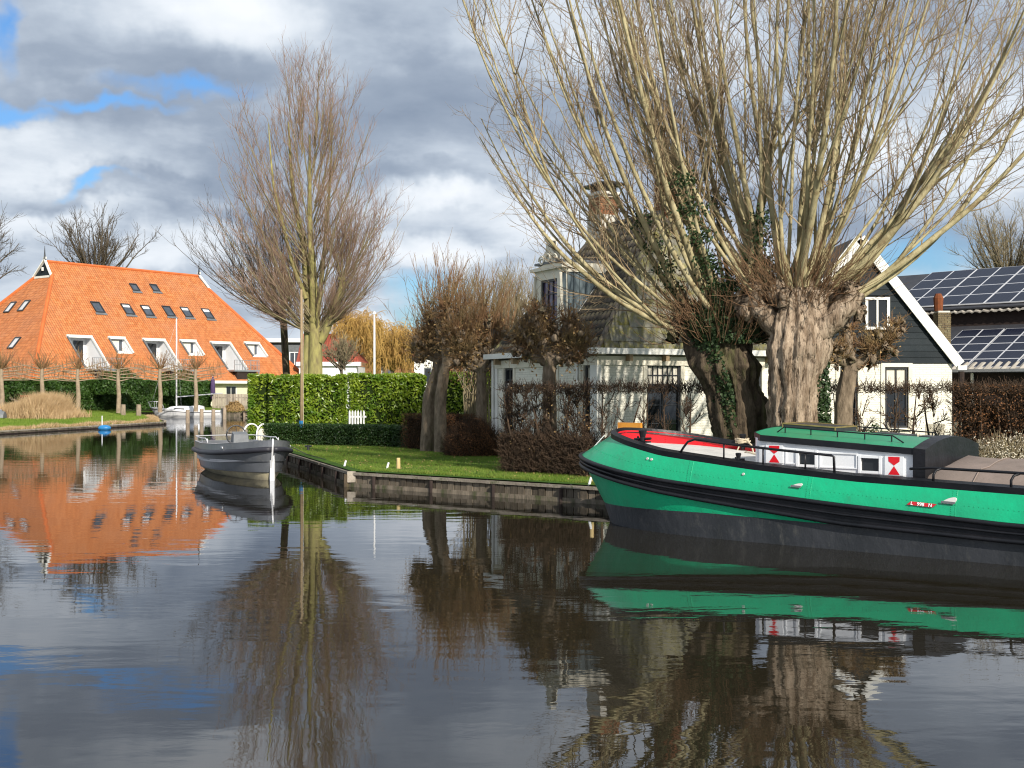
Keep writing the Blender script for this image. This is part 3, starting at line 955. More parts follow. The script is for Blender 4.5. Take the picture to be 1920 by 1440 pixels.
# ================================================================ WHITE COTTAGE
CL, CR = (-.438, .899), (.899, .438)        # along the left wall, along the right wall
CO = Vector((2.44, 33.5, 0))
WZ, RI, LW, RW = 3.72, 8.0, 6.9, 6.5
SB0, SB1 = 1.74, 1.54
cot = thing('cottage', 'old white painted brick cottage with mossy dark pantile roof and ornate dormer', 'house', (CO.x, CO.y, GZ))
fl = FR(CO, CL, (-CR[0], -CR[1]))           # left wall: u away, n to the left
frr = FR(CO, CR, (-CL[0], -CL[1]))          # right wall: u to the right, n to the camera
CC = FR(CO, CL, CR)                         # u along the ridge, n across, from the near corner


def px_u(fr, x, y, n=0.):
    """pixel -> (u, z) on the plane n of a frame"""
    D = Vector(((x - 960) / F, 1, -(y - HY) / F)); O = Vector((0, 0, CZ))
    a = fr(0, n, 0)
    t = (a - O).dot(fr.N) / D.dot(fr.N)
    p = O + D * t
    return (p - a).dot(fr.U), p.z


def px_rect(fr, x0, y0, x1, y1):
    u0, z1 = px_u(fr, x0, y0); u1, z0 = px_u(fr, x1, y1)
    u0, u1 = sorted((u0, u1))
    return u0, u1, min(z0, z1), max(z0, z1)


# left wall windows
wins_l = []
for (x0, y0, x1, y1) in ((946, 685, 963, 800), (1027, 683, 1044, 800), (1096, 680, 1119, 802)):
    wins_l.append(px_rect(fl, x0, y0, x1, y1))
wins_l = [(max(.12, a), b_, 1.15, 3.3) for a, b_, c_, d_ in wins_l]
wall(cot, fl, m['white_brick'], [(0, GZ - .1), (LW, GZ - .1), (LW, WZ), (0, WZ)], wins_l)
for i, h_ in enumerate(wins_l):
    window(cot, fl, *h_, m['dark_paint'], m['glass_dark'], split=2.55, cols=3 if i else 2, rows=2, mg2=m['glass_dark'] if i < 2 else m['curtain'], surround=m['cream_paint'], sill=m['cream_paint'], low_cols=2, low_rows=2, bw=.035)
wr = px_rect(frr, 1213, 679, 1276, 806)
wins_r = [(wr[0], wr[1], .98, 3.34), (4.6, 5.8, .98, 3.34)]
wall(cot, frr, m['white_brick'], [(0, GZ - .1), (RW, GZ - .1), (RW, WZ), (0, WZ)], wins_r)
for h_ in wins_r:
    window(cot, frr, *h_, m['dark_paint'], m['glass_dark'], split=2.72, cols=6, rows=2, mg2=m['curtain'], surround=m['cream_paint'], sill=m['cream_paint'], low_cols=2, low_rows=3, bw=.03)
for fr_, L_ in ((FR(CC(0, RW, 0), CL, CR), LW), (FR(CC(LW, 0, 0), CR, CL), RW)):
    MB(fr_).poly([(0, 0, GZ - .1), (L_, 0, GZ - .1), (L_, 0, WZ), (0, 0, WZ)]).build('wall', m['white_brick'], cot)
# cornice boards, gutters, corner pilaster, downpipe, brackets
for fr_, L_ in ((fl, LW), (frr, RW)):
    MB(fr_).box(-.05 if fr_ is frr else .0, L_, .002, .06, WZ - .42, WZ - .12).build('frieze_board', m['cream_paint'], cot)
    MB(fr_).box(-.34 if fr_ is frr else .0, L_ + .2, .06, .34, WZ - .11, WZ + .06).build('gutter', m['white_paint'], cot)
    for i in range(5):
        u = .9 + i * (L_ - 1.5) / 4
        MB(fr_).box(u, u + .12, .061, .28, WZ - .3, WZ - .112).build('bracket', m['mast_wood'], cot)
MB(fl).box(.0, .34, .0, .05, GZ, WZ - .42).build('pilaster', m['white_paint'], cot)
MB(frr).box(-.05, .1, .0, .05, GZ, WZ - .42).build('pilaster', m['white_paint'], cot)
MB(fl).box(LW - .28, LW, .0, .05, GZ, WZ - .42).build('pilaster', m['white_paint'], cot)
MB(fl).tube([(.95, .12, GZ), (.95, .12, WZ - .5), (.95, .2, WZ - .1)], .05, 8).build('downpipe', m['white_paint'], cot)
MB(fl).tube([(LW - .05, .1, GZ), (LW - .05, .1, WZ - .1)], .045, 8).build('downpipe', m['white_paint'], cot)
# wall lamp by the far window
lp = MB(fl).bar((5.05, .0, 2.72), (5.05, .4, 2.78), .03).tube([(5.05, .38, 2.8), (5.05, .4, 2.6)], [.05, .12], 8).build('wall_lamp', m['dark_paint'], cot)

# roof planes: underlay, then real pantiles
OV = .14
HW2 = RW / 2
kk = (RI - WZ) / HW2
def zr(n): return WZ + .02 + n * kk if n < HW2 else WZ + .02 + (RW - n) * kk
b = MB(CC); b.poly([(-OV * .5, -OV, zr(-OV)), (SB0, HW2, RI), (LW - SB1, HW2, RI), (LW + .2, -OV, zr(-OV))]); b.build('roof', m['ridge_black'], cot)
b = MB(CC); b.poly([(LW + .2, RW + OV, zr(-OV)), (LW - SB1, HW2, RI), (SB0, HW2, RI), (-OV * .5, RW + OV, zr(-OV))]); b.build('roof', m['pantile'], cot)
b = MB(CC); b.poly([(-OV * .5, RW + OV, zr(-OV)), (SB0, HW2, RI), (-OV * .5, -OV, zr(-OV))]); b.build('roof', m['slate'], cot)
b = MB(CC); b.poly([(LW + .2, -OV, zr(-OV)), (LW - SB1, HW2, RI), (LW + .2, RW + OV, zr(-OV))]); b.build('roof', m['pantile'], cot)

# pantile: an S shaped sheet with a thick front edge
TW, TL = .235, .33
prof = [(i / 6 * (TW + .03), .05 * math.sin(2 * math.pi * i / 6 + .4)) for i in range(7)]
tv = [(x, 0, z + .045) for x, z in prof] + [(x, TL + .05, z + .012) for x, z in prof] + [(x, 0, z + .012) for x, z in prof]
tf = [(i, i + 1, 8 + i, 7 + i) for i in range(6)] + [(14 + i, 15 + i, i + 1, i) for i in range(6)]
me_t = bpy.data.meshes.new('pantile'); me_t.from_pydata(tv, [], tf); me_t.materials.append(m['pantile'])
for p_ in me_t.polygons: p_.use_smooth = p_.index < 6
sl_ = math.hypot(HW2 + OV, RI - zr(-OV))
up3 = Vector((CR[0] * (HW2 + OV), CR[1] * (HW2 + OV), RI - zr(-OV))).normalized()
al3 = Vector((*CL, 0))
nr3 = al3.cross(up3) * -1
if nr3.z < 0: nr3 = -nr3
# x of a tile runs towards the near corner so that x, up, normal is right-handed
ax3 = up3.cross(nr3)
DO0, DO1 = 2.75, 4.35                        # the dormer
tiles = []
rows_ = int(sl_ / TL)
for r in range(rows_ + 1):
    f = r * TL / sl_
    if f > .985: break
    n_ = -OV + f * (HW2 + OV)
    ua = -OV * .5 + f * (SB0 + OV * .5); ub = LW + .2 - f * (SB1 + .2)
    z_ = zr(-OV) + f * (RI - zr(-OV))
    k = int(LW / TW) + 3
    for i in range(-2, k):
        u = i * TW
        if u < ua - .02 or u > ub - TW * .6: continue
        if DO0 - .05 < u < DO1 + .05 and n_ < 2.25: continue
        tiles.append((u, n_, z_, r))
tiles.sort(key=lambda t_: CC(*t_[:3]).length)
rot = Matrix((ax3, up3, nr3)).transposed().to_4x4()
big_v, big_f, base = [], [], 0
off = TW if ax3.dot(al3) < 0 else 0
for i, (u, n_, z_, r) in enumerate(tiles):
    mw = Matrix.Translation(CC(u + off, n_, z_) + nr3 * .03) @ rot @ Matrix.Rotation(rng.normal(0, .012), 4, 'Z') @ Matrix.Rotation(rng.normal(0, .01), 4, 'X')
    if i < 300:
        inst('pantile', me_t, cot, mw)
    else:
        big_v += [tuple(mw @ Vector(p_)) for p_ in tv]; big_f += [tuple(base + j for j in f_) for f_ in tf]; base += len(tv)
me = bpy.data.meshes.new('pantiles'); me.from_pydata(big_v, [], big_f)
link('pantiles', me, m['pantile'], cot, kind='stuff')
# slates of the hipped end, laid course by course
SLW, SLH = .5, .46
hp = Vector(CC(SB0, HW2, RI)) - Vector(CC(-OV * .5, HW2, zr(-OV)))
hl_ = hp.length; hd = hp.normalized(); ha = Vector((*CR, 0)); hnn = ha.cross(hd)
if hnn.y > 0: hnn = -hnn
me_s = bpy.data.meshes.new('slate')
me_s.from_pydata([(0, 0, 0), (SLW * .98, 0, 0), (SLW * .98, SLH + .06, -.02), (0, SLH + .06, -.02), (0, 0, .022), (SLW * .98, 0, .022), (SLW * .98, SLH + .06, 0), (0, SLH + .06, 0)], [], [(4, 5, 6, 7), (0, 1, 5, 4), (1, 2, 6, 5), (3, 0, 4, 7), (0, 3, 2, 1)])
me_s.materials.append(m['slate'])
hx = hd.cross(hnn)
rot2 = Matrix((hx, hd, hnn)).transposed().to_4x4()
sgn = 1 if hx.dot(ha) > 0 else -1
for r in range(int(hl_ / SLH) + 1):
    f = r * SLH / hl_
    if f > .97: break
    c_ = CC(-OV * .5, HW2, zr(-OV)) + hd * (r * SLH)
    half = (HW2 + OV) * (1 - f)
    k = int(half / SLW) + 1
    for i in range(-k, k):
        o_ = (i + (.5 if r % 2 else 0)) * SLW
        if abs(o_ + SLW / 2) + SLW / 2 > half - (SLH + .06) / hl_ * (HW2 + OV) + .06: continue
        inst('slate', me_s, cot, Matrix.Translation(c_ + ha * (o_ if sgn > 0 else o_ + SLW) + hnn * .02) @ rot2 @ Matrix.Rotation(rng.normal(0, .012), 4, 'Z'))
MB(CC).tube([(SB0, HW2, RI + .04), (LW - SB1, HW2, RI + .04)], .13, 8).build('ridge_tiles', m['ridge_black'], cot)
MB(CC).tube([(-OV * .5, -OV, zr(-OV) + .03), (SB0, HW2, RI + .01)], .075, 8).build('hip_tiles', m['pantile'], cot)
MB(CC).tube([(-OV * .5, RW + OV, zr(-OV) + .05), (SB0, HW2, RI + .03)], .1, 8).build('hip_tiles', m['pantile'], cot)
MB(CC).tube([(LW + .2, -OV, zr(-OV) + .05), (LW - SB1, HW2, RI + .03)], .1, 8).build('hip_tiles', m['pantile'], cot)

# dormer: carved white front, boarded cheeks
do = MB(CC)
DZ = 6.25
def rn(z): return (z - WZ) / kk
do.add([(DO0, .3, zr(.3)), (DO0, .3, DZ), (DO0, rn(DZ), DZ)], [(0, 1, 2)])
do.add([(DO1, .3, zr(.3)), (DO1, rn(DZ), DZ), (DO1, .3, DZ)], [(0, 1, 2)])
dor = do.build('dormer', m['cheek_board'], cot)
kb = 0
for i in range(9):
    n0 = .3 + i * .21
    if zr(n0) > DZ - .1: break
    zt_ = DZ - .02
    MB(CC).add([(DO0 - .025, n0 + .012, zr(n0)), (DO0 - .025, n0 + .2, min(zt_, zr(n0 + .2))), (DO0 - .025, n0 + .2, zt_), (DO0 - .025, n0 + .012, zt_), (DO0, n0 + .012, zr(n0)), (DO0, n0 + .2, min(zt_, zr(n0 + .2))), (DO0, n0 + .2, zt_), (DO0, n0 + .012, zt_)],
               [(0, 3, 2, 1), (0, 4, 7, 3), (1, 2, 6, 5), (0, 1, 5, 4)]).build('cheek_board', m['cheek_board'], dor)
MB(CC).box(DO0 - .1, DO1 + .1, .25, rn(DZ + .3) + .2, DZ + .29, DZ + .36).build('roof', m['lead'], dor)
MB(CC).box(DO0 - .07, DO0 - .0, .3, rn(DZ + .1) + .15, DZ - .02, DZ + .29).build('fascia', m['cream_paint'], dor)
MB(CC).bar((DO0 - .05, .36, zr(.36) + .05), (DO0 - .05, rn(DZ), DZ + .02), .05, .1, up=(0, 0, 1)).build('flashing', m['white_paint'], dor)
ff = FR(CC(0, .3, 0), CL, (-CR[0], -CR[1]))
fc = (DO0 + DO1) / 2
fout = [(DO0 - .22, 4.35), (DO1 + .22, 4.35), (DO1 + .08, 4.9), (DO1 + .05, 6.25), (DO1 + .2, 6.35), (DO1 + .2, 6.45), (fc + .42, 6.52), (fc + .45, 6.8), (fc + .22, 6.95), (fc + .16, 7.25), (fc - .16, 7.25), (fc - .22, 6.95), (fc - .45, 6.8), (fc - .42, 6.52), (DO0 - .2, 6.45), (DO0 - .2, 6.35), (DO0 - .05, 6.25), (DO0 - .08, 4.9)]
wu = (DO0 + .25, DO1 - .25, 4.75, 6.05)
wall(dor, ff, m['cream_paint'], fout, [wu], depth=.12, name='front')
MB(ff).slab([(a, -.16, c_) for a, c_ in fout[:3] + fout[3:]], (0, -.03, 0)).build('front_back', m['cream_paint'], dor)
window(dor, ff, *wu, m['dark_paint'], m['glass_purple'], cols=3, rows=3, bw=.03)
MB(ff).box(DO0 - .28, DO1 + .28, -.14, .12, 6.34, 6.44).build('cornice', m['cream_paint'], dor)
MB(ff).box(fc - .2, fc + .2, -.15, .05, 7.25, 7.36).build('cornice', m['cream_paint'], dor)
vol = MB(ff)
for q_ in (-1, 1):
    sp_ = [(fc + q_ * (.42 + .2 * math.cos(a_) * (1 - a_ / 12)), .04, 6.66 + .16 * math.sin(a_) * (1 - a_ / 12)) for a_ in np.linspace(0, 8, 20)]
    vol.tube(sp_, .03, 5)
    vol.tube([(fc + q_ * (.86 + .02 * i), .04, 6.2 - i * .3 + .04 * math.sin(i * 2.1)) for i in range(6)], [.05, .04, .06, .045, .07, .08], 6)
vol.tube([(fc + .15 * math.cos(a_), .03, 6.72 + .12 * math.sin(a_)) for a_ in np.linspace(0, 6.28, 13)], .035, 5)
vol.build('carved_scrolls', m['cream_paint'], dor)

def brick_stack(parent, fr, u0, u1, n0, n1, z0, z1, name='chimney', mt='brick_red'):
    core = MB(fr).box(u0 + .02, u1 - .02, n0 + .02, n1 - .02, z0, z1 - .01).build(name, m['chimney_base'], parent)
    rh, bl_ = .075, .24
    k = int((z1 - z0) / rh)
    bv = MB(fr)
    for r in range(k):
        zz = z0 + r * rh
        for side in range(4):
            a, e = ((u0, u1), (n0, n1))[side % 2]
            L_ = e - a; nb = max(1, round(L_ / bl_)); s_ = L_ / nb
            for i in range(nb + (r % 2)):
                x0 = a + (i - (.5 if r % 2 else 0)) * s_; x1 = x0 + s_ - .012
                x0, x1 = max(a, x0), min(e, x1)
                if x1 - x0 < .04: continue
                j = rng.uniform(0, .006)
                if side == 0: bv.box(x0, x1, n0 - j, n0 + .03, zz, zz + rh - .012)
                elif side == 2: bv.box(x0, x1, n1 - .03, n1 + j, zz, zz + rh - .012)
                elif side == 1: bv.box(u0 - j, u0 + .03, x0, x1, zz, zz + rh - .012)
                else: bv.box(u1 - .03, u1 + j, x0, x1, zz, zz + rh - .012)
    bv.build('bricks', m[mt], core, kind='stuff')
    return core


def chimney(x0, x1, yt, yb, a):
    u = a; d_ = CC(u, HW2, 0).y
    p = d_ / F
    cx = ((x0 + x1) / 2 - 960) * p
    zt_ = CZ + (HY - yt) * p
    w_ = .8
    c = brick_stack(cot, CC, u - w_ / 2, u + w_ / 2, HW2 - .35, HW2 + .35, RI + .45, zt_)
    MB(CC).box(u - w_ / 2 - .03, u + w_ / 2 + .03, HW2 - .38, HW2 + .38, RI - 1.1, RI + .44).build('base', m['chimney_base'], c)
    MB(CC).box(u - w_ / 2 - .06, u + w_ / 2 + .06, HW2 - .41, HW2 + .41, zt_ + .001, zt_ + .1).build('crown', m['white_paint'], c)
    return c, zt_


ch, zt_ = chimney(1098, 1152, 368, 445, 5.2)
MB(CC).box(5.2 - .75, 5.2 + .75, HW2 - .5, HW2 + .5, zt_ + .32, zt_ + .37).build('rain_plate', m['dark_paint'], ch)
for a_ in (-.3, .3):
    MB(CC).box(5.2 + a_ - .05, 5.2 + a_ + .05, HW2 - .3, HW2 + .3, zt_ + .1, zt_ + .32).build('support', m['dark_paint'], ch)
zt_ = 9.55
ch = brick_stack(cot, CC, 1.95, 2.6, HW2 + .35, HW2 + .95, RI - .55, zt_)
MB(CC).box(1.93, 2.62, HW2 + .33, HW2 + .97, RI - 1.6, RI - .56).build('base', m['chimney_base'], ch)
MB(CC).box(1.9, 2.65, HW2 + .3, HW2 + 1.0, zt_ + .001, zt_ + .1).build('crown', m['white_paint'], ch)
MB(CC).box(1.8, 2.75, HW2 + .2, HW2 + 1.1, zt_ + .3, zt_ + .34).build('rain_plate', m['dark_paint'], ch)
MB(CC).tube([(2.27, HW2 + .65, zt_ + .1), (2.27, HW2 + .65, zt_ + .45), (2.27, HW2 + .65, zt_ + .6)], [.14, .12, .2], 10).build('cowl', m['dark_paint'], ch)

# ================================================================ GABLED HOUSE WITH BLACK BOARDED GABLE
gf = FR((8.15, 38.0), (1, 0), (0, -1))
GWID = 6.1; GE = 3.43; GA = 7.35; gm = 3.1
gh = thing('gabled_house', 'white brick house with black boarded gable behind the big willows', 'house', (8.15, 38.0, GZ))
gw = []
for (x0, y0, x1, y1) in ((1575, 690, 1608, 790), (1659, 687, 1703, 785)):
    a, b_, c_, d_ = px_rect(gf, x0, y0, x1, y1)
    gw.append((a, b_, 1.35, 3.32))
gw.append((gw[1][1] + 1.0, gw[1][1] + 1.0 + .35, .45, .5))
gw = gw[:2]
wall(gh, gf, m['white_brick'], [(0, GZ - .1), (GWID, GZ - .1), (GWID, GE), (0, GE)], gw)
for h_ in gw:
    window(gh, gf, *h_, m['dark_paint'], m['glass_dark'], split=2.62, cols=2, rows=1, mg2=m['curtain'], surround=m['cream_paint'], sill=m['cream_paint'], low_cols=2, bw=.05)
upw = px_rect(gf, 1622, 557, 1668, 618)
# black weatherboards of the gable, one by one
def gz(u): return GE + (GA - GE) * (1 - abs(u - gm) / (gm if u < gm else GWID - gm))
rect_in = lambda z: upw[2] - .02 < z < upw[3]
bd = .2
z = GE + .01
while z < GA - .15:
    z1 = min(z + bd, GA)
    def span(zz):
        f = (zz - GE) / (GA - GE)
        return gm * f, GWID - (GWID - gm) * f
    a0, b0 = span(z); a1, b1 = span(z1)
    segs = [(a0, a1, b0, b1)]
    if z1 > upw[2] and z < upw[3]: segs = [(a0, a1, upw[0], upw[0]), (upw[1], upw[1], b0, b1)]
    for s_ in segs:
        MB(gf).add([(s_[0], .03, z), (s_[2], .03, z), (s_[3], .012, z1 + .015), (s_[1], .012, z1 + .015), (s_[0], 0, z), (s_[2], 0, z), (s_[3], -.02, z1 + .015), (s_[1], -.02, z1 + .015)],
                   [(0, 1, 2, 3), (0, 4, 5, 1), (1, 5, 6, 2), (3, 7, 4, 0)]).build('weatherboard', m['black_board'], gh)
    z = z1
window(gh, gf, *upw, m['white_paint'], m['glass_dark'], n=.0, cols=2, rows=1, bw=.06, fw=.09)
for q_, (ua, ub) in ((0, (-.12, gm)), (1, (GWID + .22, gm))):
    zA = GE - (.03 if q_ else .03)
    MB(gf).bar((ua, .12, zA), (ub, .12, GA + .12), .32, .06, up=(0, 1, 0)).build('bargeboard', m['white_paint'], gh)
MB(gf).box(GWID + .12, GWID + .4, .02, .22, GE - .2, GE - .06).build('kneeler', m['white_paint'], gh)
DPT = 9
for q_, (ua, ub) in ((0, (-.2, gm)), (1, (GWID + .25, gm))):
    MB(gf).add([(ua, .1, GE), (ub, .1, GA + .22), (ub, -DPT, GA + .22), (ua, -DPT, GE)], [(0, 1, 2, 3)]).build('roof', m['pantile'], gh)
for u in (0, GWID):
    MB(gf).poly([(u, 0, GZ), (u, -DPT, GZ), (u, -DPT, GE), (u, 0, GE)]).build('wall', m['white_brick'], gh)
MB(gf).poly([(0, -DPT, GZ), (GWID, -DPT, GZ), (GWID, -DPT, GE), (gm, -DPT, GA), (0, -DPT, GE)]).build('wall', m['white_brick'], gh)
MB(gf).tube([(GWID + .28, .06, GZ), (GWID + .28, .06, GE - .25)], .1, 8).build('downpipe', m['dark_wall'], gh)
cx_, _z = px_u(FR((8.15, 40.5), (1, 0), (0, -1)), 1766, 600)
g2 = FR((8.15, 40.5), (1, 0), (0, -1))
c = brick_stack(gh, g2, cx_ - .22, cx_ + .22, -.25, .25, 3.3, CZ + (HY - 583) / F * 40.5, mt='brick_old')
MB(g2).tube([(cx_ - .12, 0, 5.3), (cx_ - .12, 0, 5.75), (cx_ - .12, 0, 5.9)], [.14, .17, .1], 10).build('chimney_pot', m['rust'], c)

# ================================================================ BARN WITH SOLAR PANELS
be = Vector((15.2, 40.0, 0)) - Vector((.703, -.711, 0)) * 1.6
bf = FR(be, (.703, -.711), (.711, .703))     # u along the eave to the right and nearer, n up the slope and away
barn = thing('barn', 'dark barn with two tiers of solar panels on its corrugated roof', 'barn', (be.x, be.y, GZ))
BL, BE_, R1, K1 = 9.0, 3.3, 3.5, .435
zt1 = BE_ + R1 * K1
def lay(u0, u1, n0, n1, z0, k, name, mt, th=.05):
    MB(bf).slab([(u0, n0, z0), (u1, n0, z0), (u1, n1, z0 + (n1 - n0) * k), (u0, n1, z0 + (n1 - n0) * k)], (0, 0, -th)).build(name, mt, barn)
lay(-6, BL, -.25, R1 + .3, BE_ - .25 * K1, K1, 'roof', m['barn_roof'])
MB(bf).box(-6, BL, .1, .2, GZ - .1, BE_ - .06).build('wall', m['dark_wall'], barn)
MB(bf).box(-6, BL, R1 + .3, R1 + .4, BE_, zt1 + .75).build('wall', m['dark_wall'], barn)
cg = MB(bf)
N_ = 150
for n0, z0 in ((-.3, BE_ - .05), (R1 + .08, zt1 + .66)):
    rws = [[(-6 + 15 * i / N_, n0 + dn, z0 + dz + .035 * math.sin(i * 2.2)) for i in range(N_ + 1)] for dn, dz in ((0, -.05), (0, 0.0), (.6, .26))]
    cg.grid(rws)
cg.build('corrugated_edge', m['corrugated'], barn)
z2 = zt1 + .8; R2 = 4.1
lay(-9, BL, R1 + .15, R1 + .15 + R2, z2, K1, 'roof', m['barn_roof'])
MB(bf).box(-6, BL, R1 + R2, R1 + R2 + .1, GZ, z2 + R2 * K1 - .1).build('wall', m['dark_wall'], barn)
MB(bf).box(-6, BL, -.32, -.2, BE_ - .12, BE_ - .02).build('gutter', m['galvanised'], barn)
MB(bf).box(2.05, 2.13, -.02, .06, GZ, BE_ - .15).build('post', m['white_paint'], barn)


def pv_mat():
    mm = bpy.data.materials.new('solar_cell'); MATS['solar_cell'] = mm
    mm.use_nodes = True
    nt = mm.node_tree; b_ = nt.nodes['Principled BSDF']
    uv = nd(nt, 'ShaderNodeTexCoord').outputs['UV']
    sp = nd(nt, 'ShaderNodeSeparateXYZ', {0: uv})
    fu = M_(nt, 'FRACT', M_(nt, 'MULTIPLY', sp.outputs[0], 6.0)); fv = M_(nt, 'FRACT', M_(nt, 'MULTIPLY', sp.outputs[1], 10.0))
    line = M_(nt, 'MAXIMUM', ramp(nt, fu, [(0, 1.), (.06, 0.)]), ramp(nt, fv, [(0, 1.), (.14, 0.)]))
    col = mixc(nt, M_(nt, 'MULTIPLY', line, .5), (.008, .01, .022), (.09, .1, .14))
    nt.links.new(col, b_.inputs['Base Color'])
    b_.inputs['Roughness'].default_value = .3
    b_.inputs['Specular IOR Level'].default_value = .18
pv_mat()


def panels(u0, u1, n0, rows, pw, ph, z0, gapw):
    me_p = bpy.data.meshes.new('solar_panel')
    fwd = 1 / math.hypot(1, K1)
    def pt(a, c_, up): return (a, c_ * fwd, c_ * K1 * fwd + up)
    e = .022
    W_, H_ = pw - .012, ph - .012
    vs = [pt(0, 0, 0), pt(W_, 0, 0), pt(W_, H_, 0), pt(0, H_, 0), pt(0, 0, .04), pt(W_, 0, .04), pt(W_, H_, .04), pt(0, H_, .04),
          pt(e, e, .041), pt(W_ - e, e, .041), pt(W_ - e, H_ - e, .041), pt(e, H_ - e, .041)]
    fs = [(0, 1, 5, 4), (1, 2, 6, 5), (2, 3, 7, 6), (3, 0, 4, 7), (4, 5, 9, 8), (5, 6, 10, 9), (6, 7, 11, 10), (7, 4, 8, 11), (8, 9, 10, 11)]
    R3 = Matrix(((bf.U.x, bf.N.x, 0), (bf.U.y, bf.N.y, 0), (0, 0, 1)))
    me_p.from_pydata([tuple(R3 @ Vector(v_)) for v_ in vs], [], fs)
    me_p.materials.append(m['alu']); me_p.materials.append(m['solar_cell'])
    me_p.polygons[8].material_index = 1
    uvl = me_p.uv_layers.new(name='UVMap').data
    for li, c_ in zip(me_p.polygons[8].loop_indices, ((0, 0), (1, 0), (1, 1), (0, 1))): uvl[li].uv = c_
    u = u0; i = 0
    while u < u1:
        for r in range(rows):
            nn = n0 + r * ph * fwd
            inst('solar_panel', me_p, barn, Matrix.Translation(bf(u, nn, z0 + (nn - n0) * K1 + .03)))
        u += pw + (gapw if i % 2 else 0); i += 1


panels(.3, 8.4, -.05, 5, .78, .72, BE_ - .02, .05)
panels(-3.0, 8.4, R1 + .35, 4, .95, 1.05, z2 + .09, .02)

# ================================================================ FAR HOUSES
fh = thing('white_house', 'small white rendered house with red roof behind the tall poplar', 'house', (-21, 135, GZ))
ff2 = FR((-24.5, 135), (1, 0), (0, -1))
hol = [(1.2, 2.6, 1.2, 2.6), (4.3, 5.1, 1.2, 3.2)]
wall(fh, ff2, m['clean_white'], [(0, .3), (6.6, .3), (6.6, 5.3), (0, 5.3)], hol, depth=.2)
for h_ in hol: window(fh, ff2, *h_, m['lead'], m['glass_sky'], cols=2, rows=1, bw=.08, fw=.12)
MB(ff2).box(-.3, 7.1, -.5, .35, 5.3, 5.75).build('eaves_board', m['clean_white'], fh)
MB(ff2).add([(-.3, .3, 5.76), (7.0, .3, 5.76), (4.6, -4, 9.2), (-.3, -4, 9.2)], [(0, 1, 2, 3)]).add([(7.0, .3, 5.76), (7.0, -9, 5.76), (4.6, -4, 9.2)], [(0, 1, 2)]).build('roof', m['red_tile'], fh)
MB(ff2).box(6.4, 6.6, -8, -.21, .3, 5.3).build('wall', m['clean_white'], fh)
fk = thing('flat_roofed_house', 'pale house with flat white roof edge beside the farmhouse', 'house', (-29, 150, GZ))
f3 = FR((-31.5, 150), (1, 0), (0, -1))
hol = [(3.0, 4.4, 5.2, 7.4), (5.0, 6.2, 5.2, 7.4), (3.2, 4.6, 1.4, 3.4)]
wall(fk, f3, m['lead'], [(-3, .3), (7.2, .3), (7.2, 8.6), (-3, 8.6)], hol, depth=.2)
for h_ in hol: window(fk, f3, *h_, m['clean_white'], m['glass_sky'], cols=2, rows=1, bw=.1, fw=.14)
MB(f3).box(-3.4, 7.6, -7, .5, 8.61, 9.1).build('roof', m['clean_white'], fk)
MB(f3).box(6.9, 7.15, -7, -.21, .3, 8.6).build('wall', m['clean_white'], fk)
tr_ = thing('terrace_row', 'long low row of brown brick houses beyond the golden willow', 'houses', (-20, 190, GZ))
f4 = FR((-30, 190), (1, 0), (0, -1))
hol = [(2 + i * 3.4, 3.6 + i * 3.4, 2 if i % 2 else 5, 3.4 if i % 2 else 6.6) for i in range(11)]
wall(tr_, f4, m['far_brick'], [(0, .3), (42, .3), (42, 8.3), (0, 8.3)], hol, depth=.2)
for h_ in hol: window(tr_, f4, *h_, m['clean_white'], m['glass_sky'], fw=.16)
MB(f4).box(-.3, 42.3, -8, .4, 8.31, 8.9).build('roof', m['far_brick'], tr_)
wg = thing('white_outbuilding', 'white plastered outbuilding glimpsed behind the pollard limes', 'shed', (-11, 108, GZ))
f5 = FR((-9.0, 108), (1, 0), (0, -1))
wall(wg, f5, m['white_paint'], [(0, .3), (2.4, .3), (2.4, 5.6), (0, 5.6)], [(.9, 1.6, 3.2, 4.6)], depth=.2)
window(wg, f5, .9, 1.6, 3.2, 4.6, m['lead'], m['glass_dark'], fw=.1)
MB(f5).add([(-.2, .2, 5.6), (2.6, .2, 5.6), (2.6, -3, 6.0), (-.2, -3, 6.0)], [(0, 1, 2, 3)]).build('roof', m['red_tile'], wg)

# ================================================================ THE GREEN BARGE
BO = Vector((2.17, 23.83, 0))
BU = Vector((.778, -.628, 0)); BN = Vector((-.628, -.778, 0))
BF = FR(BO, (BU.x, BU.y), (BN.x, BN.y))     # u aft along the keel, n towards the camera, z over the water
LB = 17.0
barge = thing('barge', 'long green and black steel barge with red inner bulwark and white cabin', 'barge', (BO.x, BO.y, 0))


def it(xs, ys): return lambda s: float(np.interp(s, xs, ys))


z_rim = it([-.2, .1, .8, 2, 3.8, 5.7, 8.3, 14, 17], [1.8, 1.8, 1.7, 1.5, 1.33, 1.21, 1.14, 1.15, 1.45])
z_st = it([-.8, -.3, .4, 1.1, 2.1, 3.1, 5.5, 8.2, 14, 17], [1.31, 1.26, 1.17, 1.08, .97, .89, .73, .59, .6, .9])
th_st = it([-.8, .5, 3, 5.5, 8.2, 17], [.17, .19, .25, .31, .25, .25])


def half(s, s0, Lb, B, p=2.3):
    """half breadth in plan: full bow, parallel body, rounder stern"""
    s1 = LB
    x = max(0., min(1., (s - s0) / Lb)); y = max(0., min(1., (s1 - s) / 2.4))
    return B * max(0., 1 - (1 - x) ** p) ** .5 * max(0., 1 - (1 - y) ** 2.4) ** .5


NS = 64
tpar = [(i / NS) for i in range(NS + 1)]
tpar = [t ** 1.9 if t < 1 else 1 for t in tpar]


